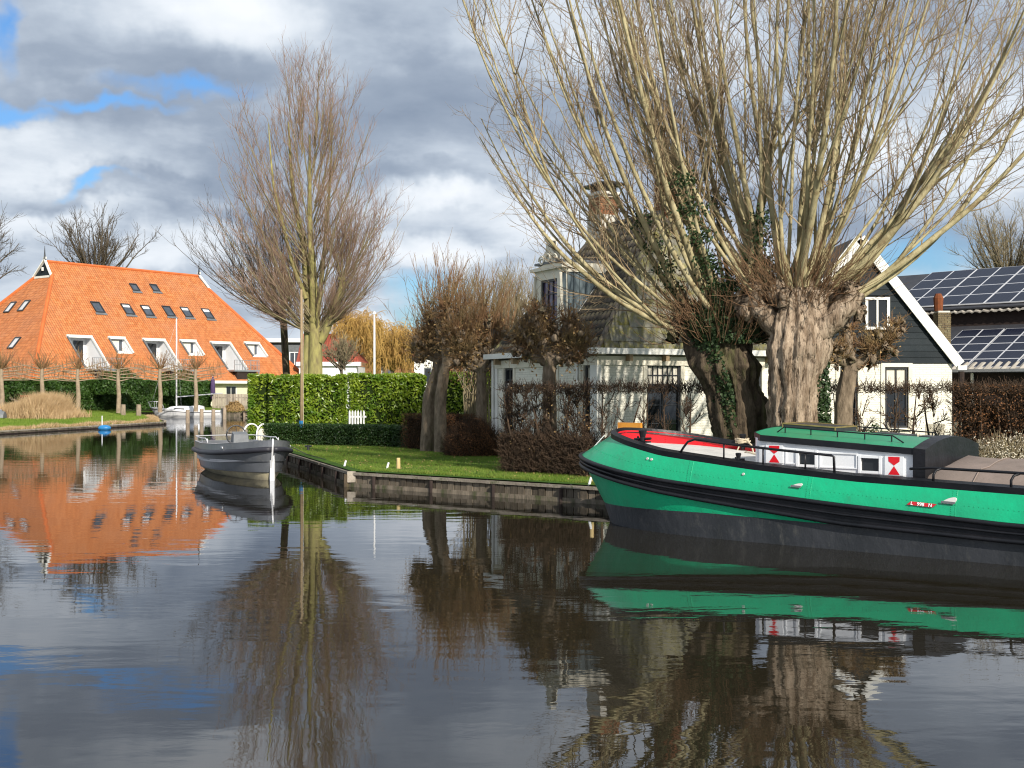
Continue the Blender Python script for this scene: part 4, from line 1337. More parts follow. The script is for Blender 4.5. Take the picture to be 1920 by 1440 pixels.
def level(s0, Lb, B, zf_, inset=0.):
    out = []
    for t in tpar:
        s = s0 + (LB - s0) * t
        if t > .9: s = s0 + (LB - s0) * (1 - (1 - t) ** 1.0)
        out.append((s, max(0, half(s, s0, Lb, B) - inset), zf_(s)))
    return out


lv = {
    'rim': level(.1, 2.7, 1.70, z_rim),
    'rim_low': level(.07, 2.72, 1.72, lambda s: z_rim(s) - .1),
    'st_top': level(-.66, 3.4, 1.86, z_st),
    'st_bot': level(-.56, 3.4, 1.85, lambda s: z_st(s) - th_st(s)),
    'paint': level(-.12, 3.5, 1.82, lambda s: min(float(np.interp(s, [-.5, 3, 6], [.37, .44, .4])), z_st(s) - th_st(s) - .005)),
    'wl': level(.02, 3.6, 1.80, lambda s: 0.),
    'keel': level(.5, 4.6, 1.5, lambda s: -.8),
    'bot': level(.9, 5.0, .9, lambda s: -1.1),
}


def strip(a, b, name, mt, mid=0, bulge=0.0, smooth=True):
    o = MB(BF)
    for q_ in (1, -1):
        rows_ = []
        for k in range(mid + 2):
            f = k / (mid + 1)
            rows_.append([(x0 * (1 - f) + x1 * f, q_ * ((y0 * (1 - f) + y1 * f) + bulge * math.sin(f * math.pi)), z0 * (1 - f) + z1 * f) for (x0, y0, z0), (x1, y1, z1) in zip(lv[a], lv[b])])
        if q_ > 0: rows_ = rows_[::-1]
        o.grid(rows_)
    return o.build(name, mt, barge, smooth=smooth)


strip('rim_low', 'st_top', 'bulwark', m['hull_green'], 3, .02)
strip('st_bot', 'paint', 'hull_side', m['hull_green'], 2)
strip('paint', 'wl', 'hull_bottom', m['hull_bottom'], 2)
strip('wl', 'keel', 'hull_bottom', m['hull_bottom'])
strip('keel', 'bot', 'hull_bottom', m['hull_bottom'])
# rubbing strakes: two rounded steel belts with a flat between
st = strip('st_top', 'st_bot', 'strake_plate', m['hull_black'], 1)
for q_ in (1, -1):
    for zo, r_, nm in ((.0, .042, 'rubbing_strake'), (-1, .04, 'rubbing_strake'), (-.5, .022, 'rubbing_strake')):
        MB(BF).tube([(x, q_ * (y + .015), z + zo * (th_st(x) - .02)) for x, y, z in lv['st_top']], r_, 8, cap=False).build(nm, m['hull_black'], barge, smooth=True)
# bulwark rim, red inside
rimo = MB(BF)
for q_ in (1, -1):
    rows_ = [[(x, q_ * y, z) for x, y, z in lv['rim_low']], [(x - .02, q_ * (y + .03), z) for x, y, z in lv['rim']], [(x + .01, q_ * max(0, y - .1), z + .03) for x, y, z in lv['rim']], [(x + .07, q_ * max(0, y - .1), z - .08) for x, y, z in lv['rim']]]
    if q_ > 0: rows_ = rows_[::-1]
    rimo.grid(rows_)
rimo.build('bulwark_rim', m['hull_black'], barge, smooth=False)
inn = MB(BF)
dk = .25
zdk = it([0, 1, 2, 3, 3.8, 6, 17], [1.52, 1.45, 1.35, 1.23, 1.12, .95, .9])
for q_ in (1, -1):
    rows_ = [[(x + .07, q_ * max(0, y - .09), z - .03) for x, y, z in lv['rim']], [(x + .06, q_ * max(0, y - .04), (z + zdk(x)) / 2) for x, y, z in lv['rim']], [(x + .05, q_ * max(0, y - .02), zdk(x) - .03) for x, y, z in lv['rim']]]
    if q_ < 0: rows_ = rows_[::-1]
    inn.grid(rows_)
inn.build('inner_bulwark', m['boat_red'], barge, smooth=True)
dkm = MB(BF)
dkm.grid([[(x + .06, y - .03 if y > .05 else 0, zdk(x)) for x, y, z in lv['rim']], [(x + .06, 0, zdk(x) + .05) for x, y, z in lv['rim']], [(x + .06, -(y - .03) if y > .05 else 0, zdk(x)) for x, y, z in lv['rim']]])
dkm.build('deck', m['deck_grey'], barge, smooth=True)
# frames (knees) and rivet rows along the red bulwark
kn = MB(BF)
for i, t in enumerate(tpar):
    x, y, z = lv['rim'][i]
    if i % 6 == 3 and x < 6:
        for q_ in (1, -1):
            for dx in (-.05, .05):
                for k in range(8):
                    kn.box(x + dx - .008, x + dx + .008, q_ * (y - .075 + k * .006) - .006, q_ * (y - .075 + k * .006) + .006, z - .08 - k * .05, z - .07 - k * .05)
kn.build('rivets', m['boat_red'], barge, kind='stuff')
rv = MB(BF)
for i in range(NS):
    x, y, z = lv['st_top'][i]; x2, y2, z2 = lv['rim_low'][i]
    for f in (.48,):
        a = (x * (1 - f) + x2 * f, y * (1 - f) + y2 * f + .022, z * (1 - f) + z2 * f)
        x3, y3, z3 = lv['st_top'][i + 1]; x4, y4, z4 = lv['rim_low'][i + 1]
        c_ = (x3 * (1 - f) + x4 * f, y3 * (1 - f) + y4 * f + .022, z3 * (1 - f) + z4 * f)
        L_ = (Vector(c_) - Vector(a)).length
        for k in range(int(L_ / .07)):
            p_ = Vector(a).lerp(Vector(c_), k * .07 / L_)
            rv.box(p_.x - .005, p_.x + .005, p_.y - .01, p_.y + .004, p_.z - .005, p_.z + .005)
    if False:
        for k in range(12):
            f = .05 + k * .075
            p_ = Vector((x * (1 - f) + x2 * f, y * (1 - f) + y2 * f + .02 * math.sin(f * 3.14), z * (1 - f) + z2 * f))
            for dx in (-.03, .03): rv.box(p_.x + dx - .007, p_.x + dx + .007, p_.y - .008, p_.y + .008, p_.z - .007, p_.z + .007)
def lev_at(key, s):
    xs = [l[0] for l in lv[key]]
    return Vector((s, float(np.interp(s, xs, [l[1] for l in lv[key]])), float(np.interp(s, xs, [l[2] for l in lv[key]]))))
for s_ in (.9, 2.7, 4.95, 7.3, 9.8):
    for k in range(14):
        f = .04 + k * .07
        for dx in (-.03, .03):
            p_ = lev_at('st_top', s_ + dx).lerp(lev_at('rim_low', s_ + dx), f); p_.y += .02 * math.sin(f * 3.14)
            rv.box(p_.x - .005, p_.x + .005, p_.y - .008, p_.y + .006, p_.z - .005, p_.z + .005)
rv.build('rivets', m['hull_green'], barge, kind='stuff')
for s_ in (.9, 2.7, 4.95, 7.3, 9.8):
    rr = [[tuple(lev_at('st_top', s_ + dx).lerp(lev_at('rim_low', s_ + dx), f) + Vector((0, .02 * math.sin(f * 3.14) + (.0015 if abs(dx) < .04 else -.002), 0))) for dx in (-.045, -.039, .039, .045)] for f in (0, .25, .5, .75, 1)]
    MB(BF).grid(rr[::-1]).build('plate_seam', m['hull_green'], barge)

# cabin ---------------------------------------------------------
CB = 1.27
zc = it([3.5, 6.6], [1.76, 1.59])
zdk = it([0, 1, 2, 3, 3.8, 6, 17], [1.52, 1.45, 1.35, 1.23, 1.12, .95, .9])
zd = lambda s: zdk(s)
c0, c1 = 3.62, 6.5


def cabz(s, n):
    return zc(s) + .11 * (1 - (n / CB) ** 2)


rc = .22
plan = [(c1, CB)] + [(c0 + rc, CB)] + [(c0 + rc - rc * math.sin(a), CB - rc + rc * math.cos(a)) for a in np.linspace(.3, math.pi / 2, 5)]
plan = plan + [(u, -n) for u, n in reversed(plan)]
WN = [(4.52, 4.82), (5.62, 5.93)]
# near side wall with window openings, then the rest
nf = FR(BF(0, CB, 0), (BU.x, BU.y), (BN.x, BN.y))
zw0, zw1 = 1.33, 1.56
cab = wall(barge, nf, m['boat_white'], [(c0 + rc, zd(c0)), (c1, zd(c1)), (c1, zc(c1) - .0), (c0 + rc, zc(c0 + rc))], [(a, b_, zc(a) - .38, zc(a) - .17) for a, b_ in WN], depth=.05, name='cabin')
for a, b_ in WN:
    z0_, z1_ = zc(a) - .38, zc(a) - .17
    w_ = MB(nf).box(a - .04, a, -.01, .025, z0_ - .04, z1_ + .04).box(b_, b_ + .04, -.01, .025, z0_ - .04, z1_ + .04).box(a, b_, -.01, .022, z1_, z1_ + .04).box(a, b_, -.01, .022, z0_ - .04, z0_).build('window', m['boat_white'], cab)
    MB(nf).box(a, b_, -.045, -.03, z0_, z1_).build('pane', m['glass_dark'], w_)
# two shutters, white with a red hourglass
for (a, b_) in ((3.92, 4.24), (6.03, 6.34)):
    z0_, z1_ = zc(a) - .41, zc(a) - .1
    s_ = MB(nf).box(a, b_, .004, .03, z0_, z1_).build('shutter', m['boat_white'], cab)
    mid = (a + b_) / 2; zm = (z0_ + z1_) / 2
    MB(nf).add([(a + .06, .034, z1_ - .01), (b_ - .06, .034, z1_ - .01), (mid + .09, .034, zm + .07), (mid, .034, zm + .004), (mid - .09, .034, zm + .07)], [(0, 4, 3, 2, 1)]).add([(a + .06, .034, z0_ + .01), (b_ - .06, .034, z0_ + .01), (mid, .034, zm - .004)], [(0, 1, 2)]).build('red_hourglass', m['boat_red'], s_)
# panel mouldings on the near side
for a, b_ in ((4.28, 4.48), (4.9, 5.56)):
    z0_, z1_ = zc(a) - .4, zc(a) - .14
    MB(nf).box(a, b_, .001, .018, z1_ - .02, z1_).box(a, b_, .001, .018, z0_, z0_ + .02).box(a, a + .02, .001, .018, z0_ + .02, z1_ - .02).box(b_ - .02, b_, .001, .018, z0_ + .02, z1_ - .02).build('moulding', m['boat_white'], cab)
cw = MB(BF)
cw.grid([[(u, n, zd(u)) for u, n in plan[1:]], [(u, n, cabz(u, n)) for u, n in plan[1:]]])
cw.build('cabin_wall', m['boat_white'], cab)
# black edge band and green cambered roof
roofrows = []
NR = 13
for j in range(NR):
    n = -CB - .03 + (2 * CB + .06) * j / (NR - 1)
    row = []
    for i in range(12):
        s = c0 - .03 + (c1 - c0 + .05) * i / 11
        if i == 0:
            s = c0 - .03 + max(0, abs(n) - (CB - rc)) ** 2 / (rc + .03) * .9
        row.append((s, n, cabz(s, min(CB, abs(n))) + .055))
    roofrows.append(row)
ro = MB(BF).grid(roofrows[::-1]).build('cabin_roof', m['roof_green'], barge, smooth=True)
ed = MB(BF)
edge = [r[-1] for r in roofrows][::1]
perim = roofrows[-1][::-1] + [r[0] for r in roofrows[::-1]][1:] + roofrows[0][1:]
out_ = []
ed.grid([[(u, n + (.012 if n > 0 else -.012), z + .008) for u, n, z in perim], [(u, n + (.018 if n > 0 else -.018), z - .095) for u, n, z in perim]])
ed.grid([[(u, n * .985, z + .01) for u, n, z in perim], [(u, n + (.012 if n > 0 else -.012), z + .008) for u, n, z in perim]])
ed.build('roof_edge', m['hull_black'], ro)
# arched black aft coaming
ar = MB(BF)
top = [(-CB - .06 + (2 * CB + .12) * j / 16) for j in range(17)]
for s in (c1 + .0, c1 + .16):
    pass
prof_ = [(n, cabz(c1, min(CB, abs(n))) + .075 + .05 * (1 - (n / CB) ** 2)) for n in top]
ar.grid([[(c1 + .001, n, z) for n, z in prof_], [(c1 + .2, n, z - .02) for n, z in prof_]])
lowp = [(n, .95) for n in top]
ar.grid([[(c1 + .2, n, z - .02) for n, z in prof_], [(c1 + .2, n, z) for n, z in lowp]])
ar.grid([[(c1 + .001, n, z) for n, z in lowp], [(c1 + .001, n, z) for n, z in prof_]])
for q_ in (0, -1):
    n, z = prof_[q_]
    ar.poly([(c1 + .001, n, .95), (c1 + .2, n, .95), (c1 + .2, n, z - .02), (c1 + .001, n, z)])
ar.build('aft_coaming', m['hull_black'], barge)

# roof furniture
def hatch(s, n, a, b_, h_, name='hatch', brass=True):
    z = cabz(s, abs(n)) + .05
    dz = (zc(s + a) - zc(s)) if a else 0
    bx = MB(BF).add([(s, n, z), (s + a, n, z + dz), (s + a, n + b_, z + dz), (s, n + b_, z), (s, n, z + h_), (s + a, n, z + h_ + dz), (s + a, n + b_, z + h_ + dz), (s, n + b_, z + h_)], [(0, 3, 2, 1), (4, 5, 6, 7), (0, 1, 5, 4), (1, 2, 6, 5), (2, 3, 7, 6), (3, 0, 4, 7)]).build(name, m['dark_paint'], ro)
    if brass:
        e = MB(BF)
        c_ = [(s, n, z + h_), (s + a, n, z + h_ + dz), (s + a, n + b_, z + h_ + dz), (s, n + b_, z + h_)]
        for i in range(4): e.bar(c_[i], c_[(i + 1) % 4], .022, .022)
        for i in range(4): e.bar((c_[i][0], c_[i][1], z), c_[i], .018, .018)
        e.build('brass_edging', m['brass'], bx)
hatch(3.72, -.72, 1.0, .95, .11)
hatch(5.2, -.75, .62, .5, .05, brass=False)
hatch(6.0, -.72, .25, .4, .05, brass=False)
hr = MB(BF)
pr = [(3.98, .92), (4.08, .92), (6.05, .92), (6.2, .92)]
def rz(s): return cabz(s, .92) + .06
hr.tube([(3.95, .92, rz(3.95)), (4.08, .92, rz(4.08) + .1), (5.0, .92, rz(5.) + .1), (6.02, .92, rz(6.02) + .1), (6.2, .92, rz(6.2))], .012, 6)
for s in (4.1, 4.58, 5.06, 5.54, 6.0): hr.tube([(s, .92, rz(s)), (s, .92, rz(s) + .1)], .011, 6)
hr.tube([(3.95, -1.0, rz(3.95)), (4.08, -1.0, rz(4.08) + .1), (6.02, -1.0, rz(6.02) + .1), (6.2, -1.0, rz(6.2))], .012, 6)
for s in (4.1, 4.75, 5.4, 6.0): hr.tube([(s, -1.0, rz(s)), (s, -1.0, rz(s) + .1)], .011, 6)
hr.build('grab_rail', m['hull_black'], ro)
# bulwark rails
def brail(pts, posts, n=1.66, h_=.28, r_=.022, name='guard_rail'):
    q_ = MB(BF)
    q_.tube([(s, n, z_rim(s) + hh) for s, hh in pts], r_, 8)
    for s in posts: q_.tube([(s, n, z_rim(s)), (s, n, z_rim(s) + h_)], r_ * .7, 6)
    q_.build(name, m['hull_black'], barge, smooth=True)
brail([(2.42, .0), (2.5, .12), (2.58, .22), (2.72, .28), (3.4, .28), (4.4, .28), (5.28, .28), (5.32, .26), (5.33, .0)], (3.3, 4.05, 4.82))
brail([(6.55, .16), (6.9, .2), (9, .2), (11, .2), (13, .22)], (), n=1.6, h_=.2)
for s in (6.95, 8.1, 9.3, 10.5, 11.7):
    MB(BF).tube([(s, 1.68, z_rim(s)), (s, 1.68, z_rim(s) + .1), (s + .03, 1.65, z_rim(s) + .17), (s + .1, 1.6, z_rim(s) + .2)], .02, 6).build('rail_stanchion', m['hull_black'], barge, smooth=True)
q_ = MB(BF)
# tarpaulin over the hold
N1, N2 = 30, 11
rows_ = []
for i in range(N1):
    s = 6.55 + (15.2 - 6.55) * i / (N1 - 1)
    row = []
    for j in range(N2):
        f = j / (N2 - 1); n = 1.45 - 2.85 * f
        ridge = 1 - abs(n + .3) / 1.9
        zz = z_rim(s) - .02 + .06 + .26 * max(0, ridge) ** .8 + .018 * math.sin(i * 1.9 + j) * math.sin(j * 1.3) + rng.normal(0, .004)
        if i == 0: zz -= .16
        if j == 0: zz -= .14
        if j == N2 - 1: zz -= .14
        row.append((s + .02 * math.sin(j * 2.2), n, zz))
    rows_.append(row)
tp = MB(BF).grid(rows_).build('tarpaulin', m['tarp'], barge, smooth=True)
sm = MB(BF)
for k in range(3, N1, 6):
    sm.tube([(a, b_, c_ + .012) for a, b_, c_ in rows_[k]], .012, 5)
sm.build('seams', m['tarp'], tp)
MB(BF).grid([[(6.84, 1.3, .9), (15.5, 1.3, .9)], [(6.84, 1.3, z_rim(8)), (15.5, 1.3, z_rim(12))]]).build('hold_side', m['dark_paint'], barge)
# bollards, winch, rope, fairleads, number plate
def bollard(s, n, k=1.):
    z = z_rim(s) - .02
    o = MB(BF).tube([(s, n, z - .1), (s, n, z + .14 * k)], .045 * k, 10).tube([(s, n, z + .1 * k), (s, n, z + .2 * k), (s, n, z + .22 * k)], [.045 * k, .07 * k, .05 * k], 10)
    o.tube([(s - .16 * k, n, z + .06 * k), (s + .16 * k, n, z + .08 * k)], .022 * k, 8).tube([(s - .1 * k, n - .06, z), (s - .16 * k, n - .12, z + .1 * k)], .02 * k, 6)
    o.box(s - .12 * k, s + .12 * k, n - .08, n + .06, z + .012, z + .04)
    o.build('bollard', m['hull_black'], barge, smooth=False)
bollard(1.35, 1.22, 1.15); bollard(3.55, 1.6, .75); bollard(2.0, -1.5, 1.0)
rp = MB(BF)
def coil(s, n, z):
    pts = []
    for i in range(70):
        a = i * .62
        pts.append((s + (.13 + .03 * math.sin(i)) * math.cos(a), n + .1 * math.sin(a), z + .02 * math.sin(i * 1.7) + .0009 * i))
    return pts
zz = z_rim(2.0)
rp.tube(coil(2.0, -1.5, zz + .03), .018, 6)
rp.tube([(2.1, -1.45, zz + .08), (2.25, -1.4, zz - .02), (2.35, -1.3, zz - .2), (2.6, -1.2, zz - .36), (3.0, -1.0, zdk(3) + .05), (3.5, -.9, zdk(3.5) + .05)], .017, 6)
rp.tube([(2.0, -1.45, zz + .06), (1.9, -1.35, zz - .25), (2.3, -1.1, zdk(2.3) + .05), (3.1, -.7, zdk(3.1) + .05)], .015, 6)
tag(rp.build('mooring_rope', m['rope'], smooth=True), 'pale mooring rope coiled over the far bulwark of the green barge', 'rope')


def on_bulwark(s, f):
    """point on the near green bulwark, f from the strake (0) to the rim (1)"""
    a = np.array([l[0] for l in lv['st_top']]); i = int(np.searchsorted(a, s)) - 1
    t = (s - a[i]) / (a[i + 1] - a[i])
    p0 = Vector(lv['st_top'][i]).lerp(Vector(lv['st_top'][i + 1]), t)
    p1 = Vector(lv['rim_low'][i]).lerp(Vector(lv['rim_low'][i + 1]), t)
    p_ = p0.lerp(p1, f)
    p_.y += .02 * math.sin(f * math.pi)
    d_ = (Vector(lv['st_top'][i + 1]) - Vector(lv['st_top'][i])).normalized()
    u_ = (p1 - p0).normalized()
    return p_, d_, u_


for s, f, w_ in ((4.45, .5, .16), (7.0, .5, .19)):
    p_, d_, u_ = on_bulwark(s, f)
    nrm = Vector((0, 1, 0))
    pts = [p_ + d_ * (w_ / 2 * math.cos(a)) + u_ * (w_ * .75 * math.sin(a)) + nrm * .03 for a in np.linspace(0, math.pi, 12)]
    o = MB(BF); o.slab([tuple(x) for x in pts], (0, -.04, 0)); fo = o.build('fairlead', m['deck_grey'], barge)
    MB(BF).bar(p_ + d_ * (-w_ * .55) + u_ * .03 + nrm * .035, p_ + d_ * (w_ * .55) + u_ * .03 + nrm * .035, .012, .03).build('slot', m['lead'], fo)
for s in (1.3, 3.3):
    p_, d_, u_ = on_bulwark(s, .78)
    for dx in ((-.05, .05) if s < 2 else (0,)):
        MB(BF).tube([p_ + d_ * dx, p_ + d_ * dx + Vector((0, .03, 0))], .022, 8).build('stud', m['deck_grey'], barge)
p_, d_, u_ = on_bulwark(6.66, .38)
q0 = p_ - d_ * .2 - u_ * .035; q1 = p_ + d_ * .2 - u_ * .035
nrm = Vector((0, .022, 0))
plate = MB(BF).slab([tuple(q0 + nrm), tuple(q1 + nrm), tuple(q1 + u_ * .075 + nrm), tuple(q0 + u_ * .075 + nrm)], (0, -.02, 0)).build('number_plate', m['plate_red'], barge)
fc_ = bpy.data.curves.new('plate_number', 'FONT')
fc_.body = 'L   998   N'
fc_.size = .075; fc_.align_x = 'CENTER'; fc_.align_y = 'CENTER'; fc_.extrude = .002; fc_.offset = .0012
to = bpy.data.objects.new('plate_number', fc_)
COL.objects.link(to)
bpy.context.view_layer.update()
me = bpy.data.meshes.new_from_object(to.evaluated_get(bpy.context.evaluated_depsgraph_get()))
me.name = 'plate_number'
bpy.data.objects.remove(to)
xw = (BF(*(p_ + d_)) - BF(*p_)).normalized(); uw = (BF(*(p_ + u_)) - BF(*p_)).normalized(); uw = (uw - xw * uw.dot(xw)).normalized()
me.transform(Matrix.Translation(BF(*(p_ + nrm * 1.3))) @ Matrix((xw, uw, xw.cross(uw))).transposed().to_4x4())
link('plate_number', me, m['clean_white'], plate, kind='stuff')
# varnished board at the far side of the bow
MB(BF).box(-.55, .02, -.85, -.78, 1.62, 1.9).build('bow_board', m['amber_wood'], barge)
MB(BF).box(-.1, .3, -.8, -.74, 1.55, 1.66).build('board_bracket', m['dark_paint'], barge)
# white draught line at the stem
MB(BF).bar((-.12, .33, 1.68), (-.52, .42, 1.25), .02, .015).build('stem_stripe', m['clean_white'], barge)


# ================================================================ SMALLER BOATS
def hull(fr, L, levels, n=26):
    """levels: list of (s0, Lb, B, z(s), stern factor) -> rows of points, each side"""
    rows_ = []
    for s0, Lb, B, zf_, sf in levels:
        r = []
        for i in range(n + 1):
            t = (i / n) ** 1.5
            s = s0 + (L - s0) * t
            x = min(1, (s - s0) / Lb)
            y = max(0, (s - L * .55) / (L * .45))
            r.append((s, B * max(0, 1 - (1 - x) ** 2.2) ** .62 * (1 - (1 - sf) * y ** 2), zf_(s)))
        rows_.append(r)
    return rows_


def lerp_(xs, ys): return lambda s: float(np.interp(s, xs, ys))


# grey aluminium sloop: bow towards us
su = Vector((-.45, .893, 0)); sn = Vector((-.893, -.45, 0))
SO = Vector((-6.9, 33.5, 0))
SF = FR(SO, (su.x, su.y), (sn.x, sn.y))
sloop = thing('sloop', 'grey metal open motor launch with dark fender and steering wheel at the garden bank', 'boat', (SO.x, SO.y, 0))
SLn = 5.6
zs_r = lerp_([-.25, .5, 2, 4, 5.6], [1.16, 1.08, .98, .92, .93])
LV = hull(SF, SLn, [(-.25, 3.4, 1.13, zs_r, .86), (-.24, 3.4, 1.14, lambda s: zs_r(s) - .2, .86), (-.22, 3.45, 1.13, lambda s: zs_r(s) - .33, .86), (-.1, 3.7, 1.04, lambda s: zs_r(s) * .42 + .06, .84), (.0, 3.9, .96, lambda s: .23 - .02 * s, .82), (.12, 4.2, .8, lambda s: 0.0, .8), (.35, 4.5, .5, lambda s: -.22, .7), (.6, 5, .05, lambda s: -.35, .5)])


def skin(parent, fr, rowsA, name, mt, mirror=True, close_stern=True, off=0.):
    o = MB(fr)
    for q_ in ((1, -1) if mirror else (1,)):
        rr = [[(x, q_ * (y + off * (y > .02)), z) for x, y, z in r] for r in rowsA]
        if q_ > 0: rr = rr[::-1]
        o.grid(rr)
    if close_stern:
        for a, b_ in zip(rowsA[:-1], rowsA[1:]):
            o.poly([(a[-1][0], a[-1][1], a[-1][2]), (a[-1][0], -a[-1][1], a[-1][2]), (b_[-1][0], -b_[-1][1], b_[-1][2]), (b_[-1][0], b_[-1][1], b_[-1][2])])
    return o.build(name, mt, parent, smooth=False)


skin(sloop, SF, LV[0:2], 'top_strake', m['sloop_hull'])
fd = MB(SF)
for q_ in (1, -1): fd.tube([(x - .0, q_ * (y + .03), z - .06) for x, y, z in LV[1]], [.075] * 27, 8)
fd.build('fender', m['sloop_fender'], sloop, smooth=True)
skin(sloop, SF, LV[1:4], 'hull_plank', m['sloop_hull'])
skin(sloop, SF, LV[3:5], 'hull_plank', m['sloop_hull'], off=-.012)
skin(sloop, SF, LV[4:6], 'hull_plank', m['sloop_bottom'], off=-.02)
skin(sloop, SF, LV[5:], 'hull_bottom', m['sloop_bottom'])
lines = MB(SF)
for q_ in (1, -1):
    for r in (LV[3], LV[4]): lines.tube([(x, q_ * (y + .004), z) for x, y, z in r], .012, 5)
lines.build('seams', m['dark_paint'], sloop)
inside = [[(x + .06, max(0, y - .05), z - .0) for x, y, z in LV[0]], [(x + .1, max(0, y - .09), z - .55) for x, y, z in LV[0]]]
skin(sloop, SF, inside, 'inner_side', m['sloop_inside'])
rim_ = MB(SF)
for q_ in (1, -1):
    rr = [[(x - .01, q_ * (y + .01), z + .012) for x, y, z in LV[0]], [(x + .06, q_ * max(0, y - .06), z + .014) for x, y, z in LV[0]]]
    rim_.grid(rr if q_ > 0 else rr[::-1])
rim_.build('gunwale', m['alu'], sloop)
fo = [(x + .08, max(0, y - .08), z - .5) for x, y, z in LV[0]]
MB(SF).grid([fo, [(x, -y, z) for x, y, z in fo]]).build('floor', m['sloop_inside'], sloop)
fo = [(x + .05, max(0, y - .05), z - .03) for x, y, z in LV[0] if x < 1.3]
MB(SF).grid([fo, [(x, -y, z) for x, y, z in fo]]).build('foredeck', m['sloop_hull'], sloop)
for s in (1.9, 4.6):
    MB(SF).box(s, s + .45, -.85, .85, .58, .64).build('bench', m['sloop_inside'], sloop)
MB(SF).add([(2.7, -.1, .5), (2.7, .42, .5), (3.25, .42, .5), (3.25, -.1, .5), (2.78, -.06, 1.22), (2.78, .38, 1.22), (3.05, .38, 1.3), (3.05, -.06, 1.3)], [(3, 2, 1, 0), (4, 5, 6, 7), (0, 1, 5, 4), (1, 2, 6, 5), (2, 3, 7, 6), (3, 0, 4, 7)]).build('steering_console', m['lead'], sloop)
sw = MB(SF)
cwx = Vector((3.22, .2, 1.18))
sw.tube([cwx + Vector((.06 * math.sin(a), .3 * math.cos(a), .3 * math.sin(a))) for a in np.linspace(0, 2 * math.pi, 25)], .022, 6)
for k in range(5):
    a = k * 2 * math.pi / 5 + .3
    sw.tube([cwx + Vector((-.1, 0, 0)), cwx + Vector((.06 * math.sin(a), .3 * math.cos(a), .3 * math.sin(a)))], .012, 5)
sw.build('steering_wheel', m['dark_paint'], sloop, smooth=True)
rl = MB(SF)
for q_ in (1, -1):
    rl.tube([(x, q_ * (y - .03), z + .16 * min(1, (x - 3.0) / .3)) for x, y, z in LV[0] if x > 3.0] + [(LV[0][-1][0], 0, LV[0][-1][2] + .17)], .018, 6)
    for x, y, z in LV[0][18::3]: rl.tube([(x, q_ * (y - .03), z), (x, q_ * (y - .03), z + .15)], .012, 5)
rl.build('stern_rail', m['alu'], sloop, smooth=True)
for q_ in (1, -1):
    x, y, z = LV[0][12]
    MB(SF).box(x - .1, x + .1, q_ * (y + .005), q_ * (y + .03), z - .14, z - .09).build('cleat', m['alu'], sloop)
MB(SF).tube([(-.28, 0, 1.2), (-.24, 0, .9), (-.12, 0, .4), (.1, 0, -.1)], .03, 6).build('stem_bar', m['alu'], sloop, smooth=True)
ln = MB().tube([SF(.5, -.5, 1.06), SF(.5, -1.2, .7), C0 + (C1 - C0) * .55 + Vector((.2, 0, .46))], .012, 5)
tag(ln.build('mooring_line', m['dark_paint']), 'thin dark mooring line from the grey launch to the garden bank', 'rope')

# white sailing boat
wu = Vector((1, .05, 0)).normalized()
WO = Vector((-33.2, 107.6, 0))
WFr = FR(WO, (wu.x, wu.y), (wu.y, -wu.x))
yac = thing('sailboat', 'small white sailing boat with bare mast moored at the end of the canal', 'boat', (WO.x, WO.y, 0))
zy = lerp_([0, 1.5, 4, 6.6], [.95, .78, .62, .66])
LV = hull(WFr, 6.5, [(0, 4, 1.12, zy, .7), (.1, 4, 1.13, lambda s: zy(s) - .1, .7), (.12, 4, 1.12, lambda s: zy(s) - .17, .7), (.5, 4.2, 1.0, lambda s: .22, .62), (.8, 4.4, .8, lambda s: 0, .5), (1.2, 4.6, .4, lambda s: -.3, .4)])
skin(yac, WFr, LV[0:2], 'topside', m['clean_white'])
skin(yac, WFr, LV[1:3], 'trim_stripe', m['sloop_fender'])
skin(yac, WFr, LV[2:], 'hull', m['clean_white'])
MB(WFr).grid([[(x, y, z + .01) for x, y, z in LV[0]], [(x, 0, z + .05) for x, y, z in LV[0]], [(x, -y, z + .01) for x, y, z in LV[0]]]).build('deck', m['clean_white'], yac, smooth=True)
cb = MB(WFr)
cp = [(1.5, .5, 0), (1.9, .72, .22), (2.6, .78, .3), (3.6, .8, .34), (4.4, .78, .42), (4.75, .7, .36), (4.8, .66, .0)]
cb.grid([[(a, b_ + .06, zy(a) + .0) for a, b_, c_ in cp], [(a + .05, b_ - .06, zy(a) + c_ + .02) for a, b_, c_ in cp], [(a + .05, 0, zy(a) + c_ * 1.15 + .03) for a, b_, c_ in cp], [(a + .05, -b_ + .06, zy(a) + c_ + .02) for a, b_, c_ in cp], [(a, -b_ - .06, zy(a)) for a, b_, c_ in cp]])
cab2 = cb.build('cabin', m['clean_white'], yac, smooth=True)
MB(WFr).add([(2.3, .81, zy(2.3) + .08), (3.3, .83, zy(3.3) + .08), (3.3, .79, zy(3.3) + .2), (2.4, .78, zy(2.4) + .17)], [(0, 1, 2, 3)]).build('window', m['glass_dark'], cab2)
MB(WFr).tube([(2.4, 0, .8), (2.4, 0, 9.1)], [.075, .055], 8).build('mast', m['clean_white'], yac, smooth=True)
MB(WFr).tube([(2.45, 0, 1.9), (6.6, 0, 2.25)], .045, 8).build('boom', m['alu'], yac)
rg = MB(WFr)
for p_ in ((0.05, 0, .95), (2.6, 1.1, .7), (2.6, -1.1, .7)): rg.tube([(2.4, 0, 8.9), p_], .008, 4)
rg.build('rigging', m['alu'], yac)
pp = MB(WFr)
for q_ in (1, -1):
    pp.tube([(.05, q_ * .06, .95), (-.15, q_ * .12, 1.45), (.3, q_ * .35, 1.5), (.9, q_ * .55, 1.45), (1.1, q_ * .62, .9)], .022, 6)
    pp.tube([(.5, q_ * .42, .9), (.5, q_ * .42, 1.5)], .018, 6)
